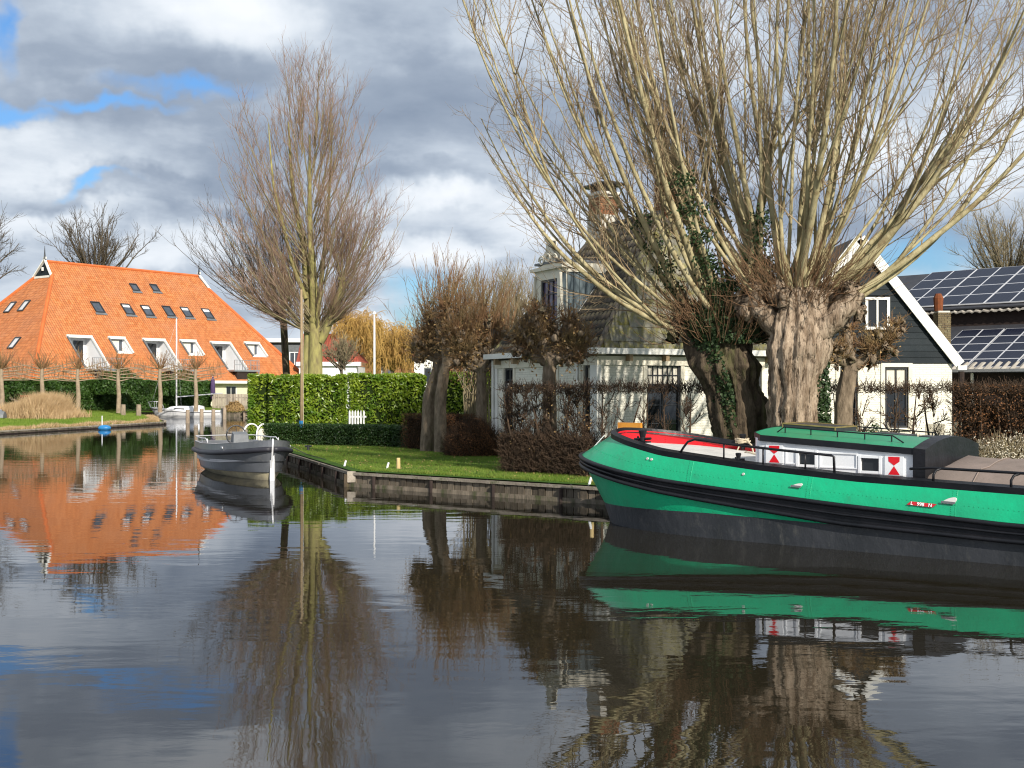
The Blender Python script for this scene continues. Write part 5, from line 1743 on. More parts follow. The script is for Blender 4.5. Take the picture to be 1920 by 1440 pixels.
pp.build('bow_rail', m['alu'], yac, smooth=True)
ob = MB(WFr).box(6.45, 6.75, -.15, .15, .35, .85).box(6.5, 6.62, -.08, .08, -.2, .35).build('outboard_motor', m['dark_paint'], yac)

# upturned dinghy in the reeds
dv = thing('upturned_dinghy', 'grey upturned dinghy lying in the reeds at the far left', 'boat', (-37.5, 84, .6))
rows_ = []
for i in range(11):
    t = i / 10; ww = .75 * math.sin(math.pi * min(1, .12 + t * .8)) ** .6
    rows_.append([(-39.3 + 3.0 * t, 84 + ww * math.cos(a), .55 + .72 * math.sin(a) * math.sin(math.pi * min(1, .15 + t * .72)) ** .5) for a in np.linspace(0, math.pi, 9)])
MB().grid(rows_).poly(rows_[-1]).build('hull', m['lead'], dv, smooth=True)
MB().tube([(-39.2, 84, .9), (-38, 84, 1.32), (-36.5, 84, 1.1)], .04, 6).build('keel', m['galvanised'], dv)

# ================================================================ SMALL THINGS BY THE WATER
def post(x, y, z0, z1, r_, mt, label, name='mooring_post', cat='post', group=None, lean=(0, 0), sides=10):
    o = MB().tube([(x, y, z0), (x + lean[0] * .5, y + lean[1] * .5, (z0 + z1) / 2), (x + lean[0], y + lean[1], z1 - .02), (x + lean[0], y + lean[1], z1)], [r_ * 1.05, r_, r_ * .95, r_ * .75], sides)
    me = o.build(name, mt, None, loc=(x, y, max(z0, 0)), smooth=False)
    return tag(me, label, cat, group)


for i, (x, yt, yb) in enumerate(((330, 765, 783), (352, 768, 793), (378, 766, 791), (400, 767, 789), (421, 764, 786))):
    p_ = G(x, yb)
    lab = ['grey mooring post close in front of the sailboat bow', 'grey mooring post before the middle of the sailboat hull', 'grey mooring post before the aft cabin end of the sailboat', 'grey mooring post before the stern of the sailboat', 'grey mooring post just right of the sailboat stern'][i]
    post(p_.x, p_.y, -.6, CZ + (HY - yt) / F * p_.y, .16, m['post_wood'], lab, group='mooring posts around the sailboat')
for i, (x, lab) in enumerate(((231, 'short weathered post on the far grass, the left one of two'), (260, 'short weathered post on the far grass, the right one nearest the sailboat'))):
    p_ = P(x, 779, 97)
    post(p_.x, 97, .2, 1.35, .2, m['post_wood'], lab, group='short posts on the far grass')
p_ = P(748, 880, F * (CZ - GZ) / 150); p_ = G(747, 879, GZ)
post(p_.x, p_.y, GZ - .1, GZ + .3, .055, m['fresh_wood'], 'pale wooden stake standing in the middle of the lawn edge', 'stake', 'stake', 'wooden stakes in the lawn')
p_ = G(1111, 905, GZ)
post(p_.x, p_.y, GZ - .3, GZ + .45, .05, m['fresh_wood'], 'pale wooden stake on the bank beside the barge bow', 'stake', 'stake', 'wooden stakes in the lawn', lean=(-.02, 0))
for x, y, lab in ((725, 878, 'small white mooring peg on the bank left of the lawn stake'), (1104, 908, 'small white mooring peg on the bank beside the barge bow'), (645, 874, 'small white mooring peg at the corner of the timber bank')):
    p_ = G(x, y, GZ)
    post(p_.x, p_.y, GZ - .05, GZ + .16, .03, m['clean_white'], lab, 'mooring_peg', 'peg', 'mooring pegs on the garden bank', lean=(.05, 0), sides=8)
p_ = G(578, 845, GZ)
o = MB().tube([(p_.x, p_.y, GZ - .1), (p_.x, p_.y, GZ + .2)], .05, 8).tube([(p_.x - .12, p_.y, GZ + .16), (p_.x + .12, p_.y, GZ + .16)], .03, 8).build('bollard', m['dark_paint'])
tag(o, 'small dark iron bollard on the bank beside the grey launch', 'bollard')
# white pole in the water before the launch
p_ = G(511, 901)
o = MB().box(p_.x - .06, p_.x + .06, p_.y - .06, p_.y + .06, -1, CZ - (832 - HY) / F * p_.y).build('mooring_pole', m['clean_white'], None, loc=(p_.x, p_.y, 0))
tag(o, 'square white pole standing in the water before the grey launch', 'post')
# blue float
p_ = G(196, 806)
o = MB().grid([[(p_.x + .42 * math.cos(a) * math.sin(b_), p_.y + .3 * math.sin(a) * math.sin(b_), .12 + .2 * math.cos(b_)) for a in np.linspace(0, 2 * math.pi, 15)[:-1]] for b_ in np.linspace(.01, 3.13, 9)], close=True).build('float', m['buoy_blue'], None, loc=(p_.x, p_.y, 0), smooth=True)
tag(o, 'bright blue plastic float lying against the far left bank', 'float')
post(p_.x - .2, p_.y + .12, -.3, .9, .03, m['clean_white'], 'thin white rod beside the blue float', 'marker_rod', 'rod')

# bathing ladder
lx, ly = G(481, 829, GZ).x, 48.6
lad = thing('ladder', 'white tubular bathing ladder at the tip of the garden bank', 'ladder', (lx, ly, GZ))
for k, dx in enumerate((-.27, .27)):
    pts = [(lx + dx, ly - .35, -.8), (lx + dx, ly - .35, GZ + .35)] + [(lx + dx, ly - .35 + .38 * (1 - math.cos(a)), GZ + .35 + .4 * math.sin(a)) for a in np.linspace(.2, 2.95, 9)] + [(lx + dx, ly + .42, GZ + .1)]
    pts = [(a + (c_ - GZ) * 0 + (b_ - ly) * .62, b_, c_) for a, b_, c_ in pts]
    MB().tube(pts, .035, 8).build('handrail', m['clean_white'], lad, smooth=True)
for z in (-.1, .12, .34):
    MB().box(lx - .27 - .22, lx + .27 - .22, ly - .4, ly - .3, z, z + .03).build('step', m['clean_white'], lad)
MB().box(lx + .02, lx + .3, ly + .1, ly + .4, GZ, GZ + .55).build('tread_box', m['cream_paint'], lad)

# poles and flags
wp = thing('wooden_mast', 'slim wooden mast with a blue foot standing before the laurel hedge', 'mast', (P(565, 790, 46).x, 46, GZ))
wx = P(565, 790, 46).x
MB().tube([(wx, 46, GZ), (wx + .02, 46, 3.2), (wx, 46, CZ + (HY - 543) / F * 46)], [.075, .06, .045], 8).build('pole', m['mast_wood'], wp, smooth=True)
MB().tube([(wx, 46, GZ + .5), (wx, 46, GZ + .95)], .09, 8).build('blue_sleeve', m['buoy_blue'], wp)
MB().tube([(wx + .09, 45.95, GZ + .4), (wx + .07, 45.95, 6.2)], .012, 5).build('halyard', m['rope'], wp)
fx = P(702, 700, 72).x
fp = thing('flagpole', 'bare white flagpole behind the laurel hedge', 'flagpole', (fx, 72, GZ))
MB().tube([(fx, 72, GZ), (fx, 72, CZ + (HY - 588) / F * 72)], [.09, .05], 8).build('pole', m['clean_white'], fp, smooth=True)
MB().tube([(fx, 72, CZ + (HY - 589) / F * 72), (fx, 72, CZ + (HY - 584) / F * 72)], [.11, .05], 8).build('cap', m['clean_white'], fp)
bx = P(399, 740, 116)
pf = thing('folded_parasol', 'closed purple parasol standing beside the farmhouse terrace', 'parasol', (bx.x, 116, .8))
MB().tube([(bx.x, 116, .8), (bx.x, 116, 3.9)], .05, 6).build('pole', m['alu'], pf)
MB().tube([(bx.x, 116, 1.6), (bx.x, 116, 2.4), (bx.x, 116, 3.5), (bx.x, 116, 3.85)], [.24, .26, .2, .05], 8).build('canopy', m['purple_cloth'], pf, smooth=True)

# farmhouse garden fence of grey planks
fen = thing('plank_fence', 'grey plank fence at the farmhouse terrace by the landing stage', 'fence', (-26, 114, .6))
fa, fb = P(398, 740, 114), P(468, 740, 112.6)
npl = 26
for i in range(npl):
    x = fa.x + (fb.x - fa.x) * i / npl; y = 114 - 1.4 * i / npl
    MB().box(x, x + .115, y, y + .03, .55, 2.15 + rng.uniform(-.02, .02)).build('plank', m['grey_fence'], fen)
for z in (.85, 1.8): MB().bar((fa.x, 114.08, z), (fb.x, 112.7, z), .06, .1).build('rail', m['grey_fence'], fen)
# white picket gate between the laurels
pg = thing('picket_gate', 'white picket gate with rounded tops between the two laurel hedges', 'gate', (P(668, 780, 55).x, 55, GZ))
gx = P(654, 780, 54).x
for i in range(6):
    x = gx + i * .13
    MB().slab([(x, 54, GZ), (x + .08, 54, GZ), (x + .08, 54, 1.55), (x + .062, 54, 1.61), (x + .04, 54, 1.64), (x + .018, 54, 1.61), (x, 54, 1.55)], (0, .03, 0)).build('picket', m['clean_white'], pg)
for z in (.75, 1.3): MB().box(gx, gx + .8, 54.031, 54.07, z, z + .08).build('rail', m['clean_white'], pg)

# garden furniture on the terrace by the gabled house
def slats(mb, p, ax, w_, n, up_, h_, t=.03):
    for i in range(n):
        a = p + ax * (w_ * i / n); mb.slab([tuple(a), tuple(a + ax * (w_ / n - .012)), tuple(a + ax * (w_ / n - .012) + up_ * h_), tuple(a + up_ * h_)], (0, t, 0))
    return mb
def chair(x, y, label, rot=0):
    t_ = thing('garden_chair', label, 'chair', (x, y, GZ), 'garden chairs on the terrace')
    o = MB()
    MB().box(x - .28, x + .28, y - .28, y + .28, GZ + .42, GZ + .47).build('seat', m['furniture'], t_)
    for i in range(5):
        MB().add([(x - .28 + i * .115, y + .28, GZ + .47), (x - .28 + i * .115 + .1, y + .28, GZ + .47), (x - .28 + i * .115 + .1, y + .42, GZ + 1.15), (x - .28 + i * .115, y + .42, GZ + 1.15),
                  (x - .28 + i * .115, y + .31, GZ + .47), (x - .28 + i * .115 + .1, y + .31, GZ + .47), (x - .28 + i * .115 + .1, y + .45, GZ + 1.15), (x - .28 + i * .115, y + .45, GZ + 1.15)],
                 [(0, 1, 2, 3), (7, 6, 5, 4), (0, 4, 5, 1), (2, 6, 7, 3), (0, 3, 7, 4), (1, 5, 6, 2)]).build('back_slat', m['furniture'], t_)
    for dx in (-.26, .26):
        for dy in (-.26, .26): MB().box(x + dx - .025, x + dx + .025, y + dy - .025, y + dy + .025, GZ, GZ + .42).build('leg', m['furniture'], t_)
        MB().box(x + dx - .03, x + dx + .03, y - .3, y + .3, GZ + .65, GZ + .68).build('armrest', m['furniture'], t_)
    t_.rotation_euler = (0, 0, rot)
tx = P(1725, 800, 36).x
chair(P(1692, 800, 36.2).x, 36.2, 'beige slatted garden chair left of the terrace table', 1.2)
chair(P(1745, 800, 35.4).x, 35.4, 'beige slatted garden chair with its back to the canal', 3.1)
chair(P(1778, 800, 36.6).x, 36.6, 'beige slatted garden chair right of the terrace table', -1.3)
tb = thing('garden_table', 'round beige garden table on the terrace before the gabled house', 'table', (tx, 36.4, GZ))
MB().tube([(tx, 36.4, GZ + .72), (tx, 36.4, GZ + .76)], .62, 20).build('tabletop', m['furniture'], tb)
for a in (0, 1.57, 3.14, 4.71): MB().bar((tx + .45 * math.cos(a), 36.4 + .45 * math.sin(a), GZ), (tx + .3 * math.cos(a), 36.4 + .3 * math.sin(a), GZ + .72), .05).build('leg', m['furniture'], tb)
# rusty trestle among the far reeds
tre = thing('trestle', 'rusty low wooden trestle standing in the reeds before the dark hedge', 'trestle', (P(50, 750, 96).x, 96, .8))
tx0, tx1 = P(38, 750, 96).x, P(66, 750, 96).x
MB().box(tx0, tx1, 95.9, 96.1, 1.95, 2.12).build('beam', m['rust'], tre)
for x in (tx0 + .1, tx1 - .1):
    for dx in (-.3, .3): MB().bar((x + dx, 96, .75), (x, 96, 1.95), .12).build('leg', m['rust'], tre)
MB().bar((P(18, 750, 95).x, 95, 1.9), (P(62, 750, 95).x, 95, 1.1), .12).build('brace', m['post_wood'], tre)


# ================================================================ GRASS AND REEDS
def inside(poly, x, y):
    r = np.zeros(len(x), bool)
    for (x0, y0), (x1, y1) in zip(poly, poly[1:] + poly[:1]):
        c_ = ((y0 > y) != (y1 > y)) & (x < (x1 - x0) * (y - y0) / (y1 - y0 + 1e-12) + x0)
        r ^= c_
    return r


def blade_field(name, poly, n, z, H, W, mt, label=None, lean=.35, zf_=None, parent=None, jit=.4):
    xs = [p[0] for p in poly]; ys = [p[1] for p in poly]
    x = rng.uniform(min(xs), max(xs), n); y = rng.uniform(min(ys), max(ys), n)
    k = inside(poly, x, y); x, y = x[k], y[k]
    zz = zf_(x, y) if zf_ else np.full(len(x), z)
    h_ = H * rng.uniform(1 - jit, 1 + jit, len(x)) * (1 + .35 * np.sin(x * 1.7) * np.sin(y * 1.3 + 1))
    V, Fc = blades(np.stack([x, y, zz - .01], 1), h_, W, lean)
    return tag(link(name, npmesh(name, V, Fc), mt, parent), label, None, None, 'stuff')


e = .31
cap_in = Vector((.609, .793, 0)) * e
a0, a1 = C0 + cap_in, C0 + BA * 13 + cap_in
lawn = [(a0.x, a0.y), (a1.x, a1.y), (a1.x + 3, a1.y + 5), (2, 34), (-3, 44), (-9.6, 48.6), (-10.6, 48.5), (C1.x + .3, C1.y + .1)]
blade_field('lawn_grass', lawn, 420000, GZ, .05, .012, m['grass_blade'], 'short green lawn grass', .5)
edge_ = [(a0.x, a0.y), (a1.x, a1.y), (a1.x + .12, a1.y + .16), (a0.x + .12, a0.y + .16)]
blade_field('edge_grass', edge_, 150000, GZ, .1, .014, m['grass_blade'], 'longer tufts of grass along the bank edge', .6)


def zleft(x, y):
    # height of the far left bank between its edge line and the back line
    fx_ = np.interp(y, [p[1] for p in L0], [p[0] for p in L0]); fz = np.interp(y, [p[1] for p in L0], [p[2] for p in L0])
    bx_ = np.interp(y, [p[1] for p in L1], [p[0] for p in L1])
    t = np.clip((fx_ - x) / (fx_ - bx_), 0, 1)
    return fz * (1 - t) + .8 * t


lp = [(-29.7, 67.3), (-25.9, 86.4), (-29.8, 96.8), (-34.8, 107), (-38, 112), (-58, 104), (-54, 60), (-34, 50)]
blade_field('far_bank_grass', lp, 260000, 0, .13, .045, m['grass_far'], 'rough green grass on the far left bank', .5, zleft)
lp2 = [(-29.7, 67.3), (-25.9, 86.4), (-29.8, 96.8), (-30.1, 96.6), (-26.4, 86.2), (-30.2, 67.2)]
blade_field('bank_edge_tufts', lp2, 60000, 0, .22, .05, m['reed'], 'dry straw tufts along the far bank edge', .5, zleft)
# last year's leaves and bits of twig blown over the lawn
n_d = 2600
x = rng.uniform(-11, 12, n_d); y = rng.uniform(22, 48, n_d); k = inside(lawn, x, y); x, y = x[k], y[k]
V, Fc = leaf_mesh(np.stack([x, y, np.full(len(x), GZ + .035)], 1), np.tile([0, 0, 1.], (len(x), 1)) + rng.normal(0, .4, (len(x), 3)), .07 * rng.uniform(.5, 1.3, len(x)), .045)
tag(link('fallen_leaves', npmesh('fallen_leaves', V, Fc), m['dead_leaf']), 'brown fallen leaves scattered over the lawn', None, None, 'stuff')
# reed clump: tall in the right half, lower to the left
rx = rng.normal(0, 1, 46000); x = np.where(rng.random(46000) < .5, rng.uniform(-45.5, -33.6, 46000), -35.4 + rng.normal(0, 1.15, 46000))
y = 88.5 + rng.normal(0, 1.3, 46000)
k = (x > -47) & (x < -32.6); x, y = x[k], y[k]
hh = .65 + 1.15 * np.exp(-((x + 35.4) / 1.7) ** 2) + .25 * np.sin(x * 2.3)
V, Fc = blades(np.stack([x, y, zleft(x, y)], 1), hh * rng.uniform(.45, 1.1, len(x)), .055, .28)
tag(link('reeds', npmesh('reeds', V, Fc), m['reed']), 'dry pale reeds on the far left bank', None, None, 'stuff')


# ================================================================ HEDGES
def hedge(name, label, cat, fr, L, D, z0, z1, n, mt, lw, ll, core='hedge_core', group=None, bump_=.12, zj=.08, leafup=.2):
    """a clipped hedge: a plain box coloured as the shade inside, and a skin of real leaves"""
    o = thing(name, label, cat, fr(L / 2, 0, z0), group)
    MB(fr).box(.18, L - .18, -D + .15, -.16, z0 - .02, z1 - .2).build('dark_core', m[core], o)  # plain box, its dark colour acts as shade in the leaf gaps
    parts_ = []
    areas = [('f', L * (z1 - z0)), ('t', L * D), ('l', D * (z1 - z0)), ('r', D * (z1 - z0))]
    tot = sum(a for _, a in areas)
    for key, a in areas:
        k = int(n * a / tot)
        r1, r2 = rng.random(k), rng.random(k)
        dp = rng.uniform(0, .38, k)
        if key == 'f': u, nn, z, nv = r1 * L, -dp, z0 + r2 * (z1 - z0), (0, 1, .35)
        elif key == 't': u, nn, z, nv = r1 * L, -r2 * D, z1 - dp, (0, .3, 1)
        elif key == 'l': u, nn, z, nv = dp, -r1 * D, z0 + r2 * (z1 - z0), (-1, .2, .3)
        else: u, nn, z, nv = L - dp, -r1 * D, z0 + r2 * (z1 - z0), (1, .2, .3)
        # uneven clipped surface
        w_ = bump_ * (np.sin(u * 2.1 + z * 1.3) * .5 + np.sin(u * 5.3 + 1) * .25 + np.sin(z * 4.1 + u) * .25)
        if key == 'f': nn = nn + w_
        z = np.minimum(z, z1 + zj * np.sin(u * 3.1) + zj * .7 * np.sin(u * 7.7 + 2) + rng.normal(0, .035, k))
        pos = np.array(fr.O)[None] + u[:, None] * np.array(fr.U)[None] + nn[:, None] * np.array(fr.N)[None]
        pos[:, 2] += z
        nrm = nv[0] * np.array(fr.U) + nv[1] * np.array(fr.N) + np.array([0, 0, nv[2] + leafup])
        nrm = nrm[None] + rng.normal(0, 1.0 if mt == 'laurel' else .7, (k, 3))
        parts_.append(leaf_mesh(pos, nrm, ll * rng.uniform(.7, 1.25, k), lw * rng.uniform(.7, 1.25, k)))
    V, Fc = join(parts_)
    link('leaves', npmesh('leaves', V, Fc), m[mt], o, kind='stuff')
    return o


def fr_px(x0, d0, x1, d1):
    a = Vector(((x0 - 960) / F * d0, d0, 0)); b_ = Vector(((x1 - 960) / F * d1, d1, 0))
    d_ = b_ - a; L_ = d_.length; d_.normalize()
    return FR(a, (d_.x, d_.y), (d_.y, -d_.x)), L_


f_, L_ = fr_px(466, 50.5, 651, 51.5)
hedge('laurel_hedge', 'tall glossy laurel hedge left of the picket gate behind the wooden mast', 'hedge', f_, L_, 1.3, GZ, CZ + (HY - 702) / F * 51, 11500, 'laurel', .085, .19, zj=.1, group='clipped laurel hedges')
f_, L_ = fr_px(657, 54.5, 800, 55.5)
hedge('laurel_hedge', 'tall glossy laurel hedge right of the picket gate', 'hedge', f_, L_, 1.2, GZ, CZ + (HY - 700) / F * 55, 9500, 'laurel', .085, .19, zj=.1, group='clipped laurel hedges')
f_, L_ = fr_px(806, 54.5, 935, 53.5)
hedge('laurel_hedge', 'tall glossy laurel hedge between the pollard limes and the cottage', 'hedge', f_, L_, 1.2, GZ, CZ + (HY - 697) / F * 54, 8800, 'laurel', .085, .19, zj=.1, group='clipped laurel hedges')
f_, L_ = fr_px(492, 46.3, 800, 43.8)
hedge('box_hedge', 'low dark clipped hedge along the back of the lawn', 'hedge', f_, L_, .8, GZ, 1.26, 26000, 'dark_leaf', .04, .075, bump_=.07, zj=.03)
f_, L_ = fr_px(-60, 95, 396, 117)
hedge('dark_hedge', 'long dark evergreen hedge in front of the orange farmhouse', 'hedge', f_, L_, 1.6, .78, 3.45, 52000, 'far_leaf', .15, .26, bump_=.25, zj=.06)
# ivy mound climbing over the far hedge
def mound(name, label, cat, c, rx_, ry_, rz_, n, mt, ll, lw, core=None, group=None, n2=0, mt2=None):
    o = thing(name, label, cat, c, group)
    v = unit(rng.normal(0, 1, (n, 3))); v[:, 2] = np.abs(v[:, 2])
    rr = 1 - .3 * rng.random(n) ** 2
    rr *= 1 + .08 * np.sin(v[:, 0] * 9 + v[:, 2] * 7) + .06 * np.sin(v[:, 1] * 13)
    pos = v * rr[:, None] * np.array([rx_, ry_, rz_]) + np.array(c)
    V, Fc = leaf_mesh(pos, v + rng.normal(0, .6, (n, 3)), ll, lw)
    link('leaves', npmesh('leaves', V, Fc), m[mt], o, kind='stuff')
    if core:
        rows_ = [[(c[0] + rx_ * .78 * math.sin(b_) * math.cos(a), c[1] + ry_ * .78 * math.sin(b_) * math.sin(a), c[2] + rz_ * .78 * math.cos(b_)) for a in np.linspace(0, 2 * math.pi, 13)[:-1]] for b_ in np.linspace(.02, 1.7, 7)]
        MB().grid(rows_, close=True).build('dark_core', m[core], o)
    if n2:
        v2 = unit(rng.normal(0, 1, (n2, 3))); v2[:, 2] = np.abs(v2[:, 2])
        p0 = v2 * np.array([rx_, ry_, rz_]) * rng.uniform(.45, .9, (n2, 1)) + np.array(c)
        pt_ = grow(p0, v2 + np.array([0, 0, .25]), rng.uniform(.2, .45, n2) * rz_ * .8, 3, .3, .3)
        V, Fc = batch_tubes(pt_, np.full(n2, .006), np.full(n2, .003), 3)
        link('twigs', npmesh('twigs', V, Fc), m[mt2], o, kind='stuff')
    return o


p_ = P(222, 735, 104)
mound('ivy_mound', 'dark ivy swelling above the far hedge left of the sailboat mast', 'shrub', (P(225, 740, 105).x, 105, 2.2), 2.6, 1.2, 2.1, 5000, 'far_leaf', .26, .16)
mound('ivy_mound', 'dark ivy swelling above the far hedge behind the sailboat mast', 'shrub', (P(335, 740, 112).x, 112, 2.0), 3.0, 1.2, 2.2, 5000, 'far_leaf', .26, .16)
mound('grass_tussock', 'brownish grass tussock on the landing stage by the plank fence', 'plant', (P(441, 765, 112).x, 112, .5), .9, .5, .95, 1600, 'dead_leaf', .35, .05)
# twiggy brown bushes
f_, L_ = fr_px(752, 43.0, 848, 41.6)
hb = hedge('brown_bush', 'clipped russet brown twiggy bush under the twin pollard limes', 'bush', f_, L_, 1.6, GZ, 1.72, 9000, 'beech_leaf', .025, .05, core='brown_core', bump_=.12, zj=.1, group='clipped brown bushes')
mound('brown_bush', 'round brown clipped bush on the lawn under the single pollard lime', 'bush', (P(888, 840, 38.6).x, 38.6, GZ), 1.0, .9, 1.18, 9000, 'beech_leaf', .05, .022, core='brown_core', group='clipped brown bushes', n2=5000, mt2='hedge_twig')
n2 = 5000
u = rng.uniform(0, L_, n2); nn = rng.uniform(-1.5, .05, n2); z = rng.uniform(GZ, 1.6, n2)
pos = np.array(f_.O)[None] + u[:, None] * np.array(f_.U)[None] + nn[:, None] * np.array(f_.N)[None]; pos[:, 2] += z
pt_ = grow(pos, rng.normal(0, .6, (n2, 3)) + np.array([0, -.4, .7]), rng.uniform(.15, .35, n2), 3, .3, .3)
V, Fc = batch_tubes(pt_, np.full(n2, .006), np.full(n2, .003), 3)
link('twigs', npmesh('twigs', V, Fc), m['hedge_twig'], hb, kind='stuff')


def trained_hedge(name, label, fr, L, z0, z1, gap, thick, dense, mt='hedge_twig', leaves=0, leafmt='beech_leaf', low=0, skip=None):
    """bare clipped hornbeam: a stem every so often, fans of branches held in one flat plane"""
    o = thing(name, label, 'hedge', fr(L / 2, 0, z0))
    n = int(L / gap)
    us = [(i + .5) * gap + rng.normal(0, gap * .1) for i in range(n)]
    if skip: us = [u for u in us if not skip(u)]
    H = z1 - z0
    U3, N3 = np.array(fr.U), np.array(fr.N)
    for u in us:
        b_ = np.array(fr(u, rng.normal(0, thick * .15), z0 - .05))
        p_ = grow(b_[None], [[rng.normal(0, .06), rng.normal(0, .04), 1]], [H * .93], 9, .2, .1)
        V, Fc = batch_tubes(p_, [.045], [.012], 6)
        link('stem', npmesh('stem', V, Fc), m[mt], o)
    N = len(us)
    base = np.stack([np.array(fr(u, 0, z0 - .05)) for u in us])
    st = grow(base, np.tile([0, 0, 1.], (N, 1)), np.full(N, H * .93), 9, .2, .1)
    sp, sd, tt = spawn(st, dense, .08, 1., 55, 15)
    l1 = grow(sp, sd * (np.abs(U3)[None] + .25 * np.abs(N3)[None] + np.array([0, 0, 1.0])), rng.uniform(.3, .75, len(sp)) * gap * 1.2 * (1.2 - .5 * tt), 5, .9, .35)
    sp, sd, tt = spawn(l1, 5, .15, 1., 40, 15)
    l2 = grow(sp, sd, rng.uniform(.15, .4, len(sp)), 4, .6, .4)
    sp, sd, tt = spawn(l2, 3, .2, 1., 40, 15)
    l3 = grow(sp, sd, rng.uniform(.08, .2, len(sp)), 3, .5, .4)
    parts_ = []
    for l_, r0, r1 in ((l1, .02, .008), (l2, .009, .005), (l3, .006, .003)):
        q = l_ - np.array(fr.O)
        off = q @ N3
        l_ = l_ - off[..., None] * N3 * (1 - np.minimum(1, thick / 2 / (np.abs(off)[..., None] + 1e-6)))
        l_[..., 2] = np.where(l_[..., 2] > z1, z1 + (l_[..., 2] - z1) * .15, l_[..., 2])
        parts_.append(batch_tubes(l_, np.full(len(l_), r0), np.full(len(l_), r1), 3))
    # dense clipped skin near the top, and optionally low down
    k = int(L * 260)
    parts_2 = []
    for cnt, za, zb in ((k, z1 - .22, z1 - .02), (low, z0, z0 + H * .42)):
        if not cnt: continue
        u = rng.uniform(0, L, cnt)
        if skip: u = u[[not skip(a) for a in u]]
        pos = np.array(fr.O)[None] + u[:, None] * U3[None] + rng.uniform(-thick / 2, thick / 2, len(u))[:, None] * N3[None]
        pos[:, 2] += rng.uniform(za, zb, len(u))
        parts_.append(batch_tubes(grow(pos, rng.normal(0, .7, (len(u), 3)) + np.array([0, 0, .8]), rng.uniform(.1, .3, len(u)), 3, .2, .4), np.full(len(u), .007), np.full(len(u), .004), 3))
    V, Fc = join(parts_)
    link('twigs', npmesh('twigs', V, Fc), m[mt], o, kind='stuff')
    if leaves:
        u = rng.uniform(0, L, leaves)
        pos = np.array(fr.O)[None] + u[:, None] * U3[None] + rng.uniform(-thick / 2, thick / 2, leaves)[:, None] * N3[None]
        pos[:, 2] += z0 + (z1 - z0) * rng.random(leaves) ** .7
        V, Fc = leaf_mesh(pos, rng.normal(0, 1, (leaves, 3)) + np.array([.2, -.5, .3]), .06, .032)
        link('leaves', npmesh('leaves', V, Fc), m[leafmt], o, kind='stuff')
    return o


HZ = CZ + (HY - 722) / F * 29.5
f_, L_ = fr_px(945, 31.2, 1345, 26.9)
trained_hedge('hornbeam_hedge', 'bare dark hornbeam hedge before the cottage walls, twiggier towards its foot', f_, 3.0, GZ, HZ, .36, .5, 28, low=9000, leaves=600, leafmt='dead_leaf')
f2_ = FR(f_(3.0, 0, 0), (f_.U.x, f_.U.y), (f_.N.x, f_.N.y))
trained_hedge('espaliered_hedge', 'sparse bare trained hedge before the sunlit cottage wall', f2_, L_ - 3.0, GZ, HZ, .62, .3, 11)
f_, L_ = fr_px(1555, 30.0, 1795, 30.0)
trained_hedge('espaliered_hedge', 'sparse bare trained hedge before the gabled house', f_, L_, GZ, HZ, .6, .35, 14, leaves=200, leafmt='dead_leaf')
f_, L_ = fr_px(1790, 29.0, 2080, 27.5)
trained_hedge('beech_hedge', 'dense russet beech hedge at the right edge below the solar panels', f_, L_, GZ, HZ + .02, .3, .8, 34, low=5000, leaves=5500)
MB(f_).box(.1, L_, -1.1, -.75, GZ, HZ - .5).build('dark_core', m['brown_core'], bpy.data.objects['beech_hedge'])
mound('white_flowered_shrub', 'low pale shrub with whitish dry leaves at the foot of the beech hedge', 'shrub', (P(1880, 860, 27.6).x, 27.4, GZ), 1.3, .5, 1.1, 2600, 'furniture', .05, .03, group=None, n2=1200, mt2='pale_twig')
mound('evergreen_shrub', 'small dark evergreen shrub before the gabled house wall', 'shrub', (P(1638, 800, 33).x, 33, GZ), .5, .4, 1.15, 2600, 'dark_leaf', .07, .035)


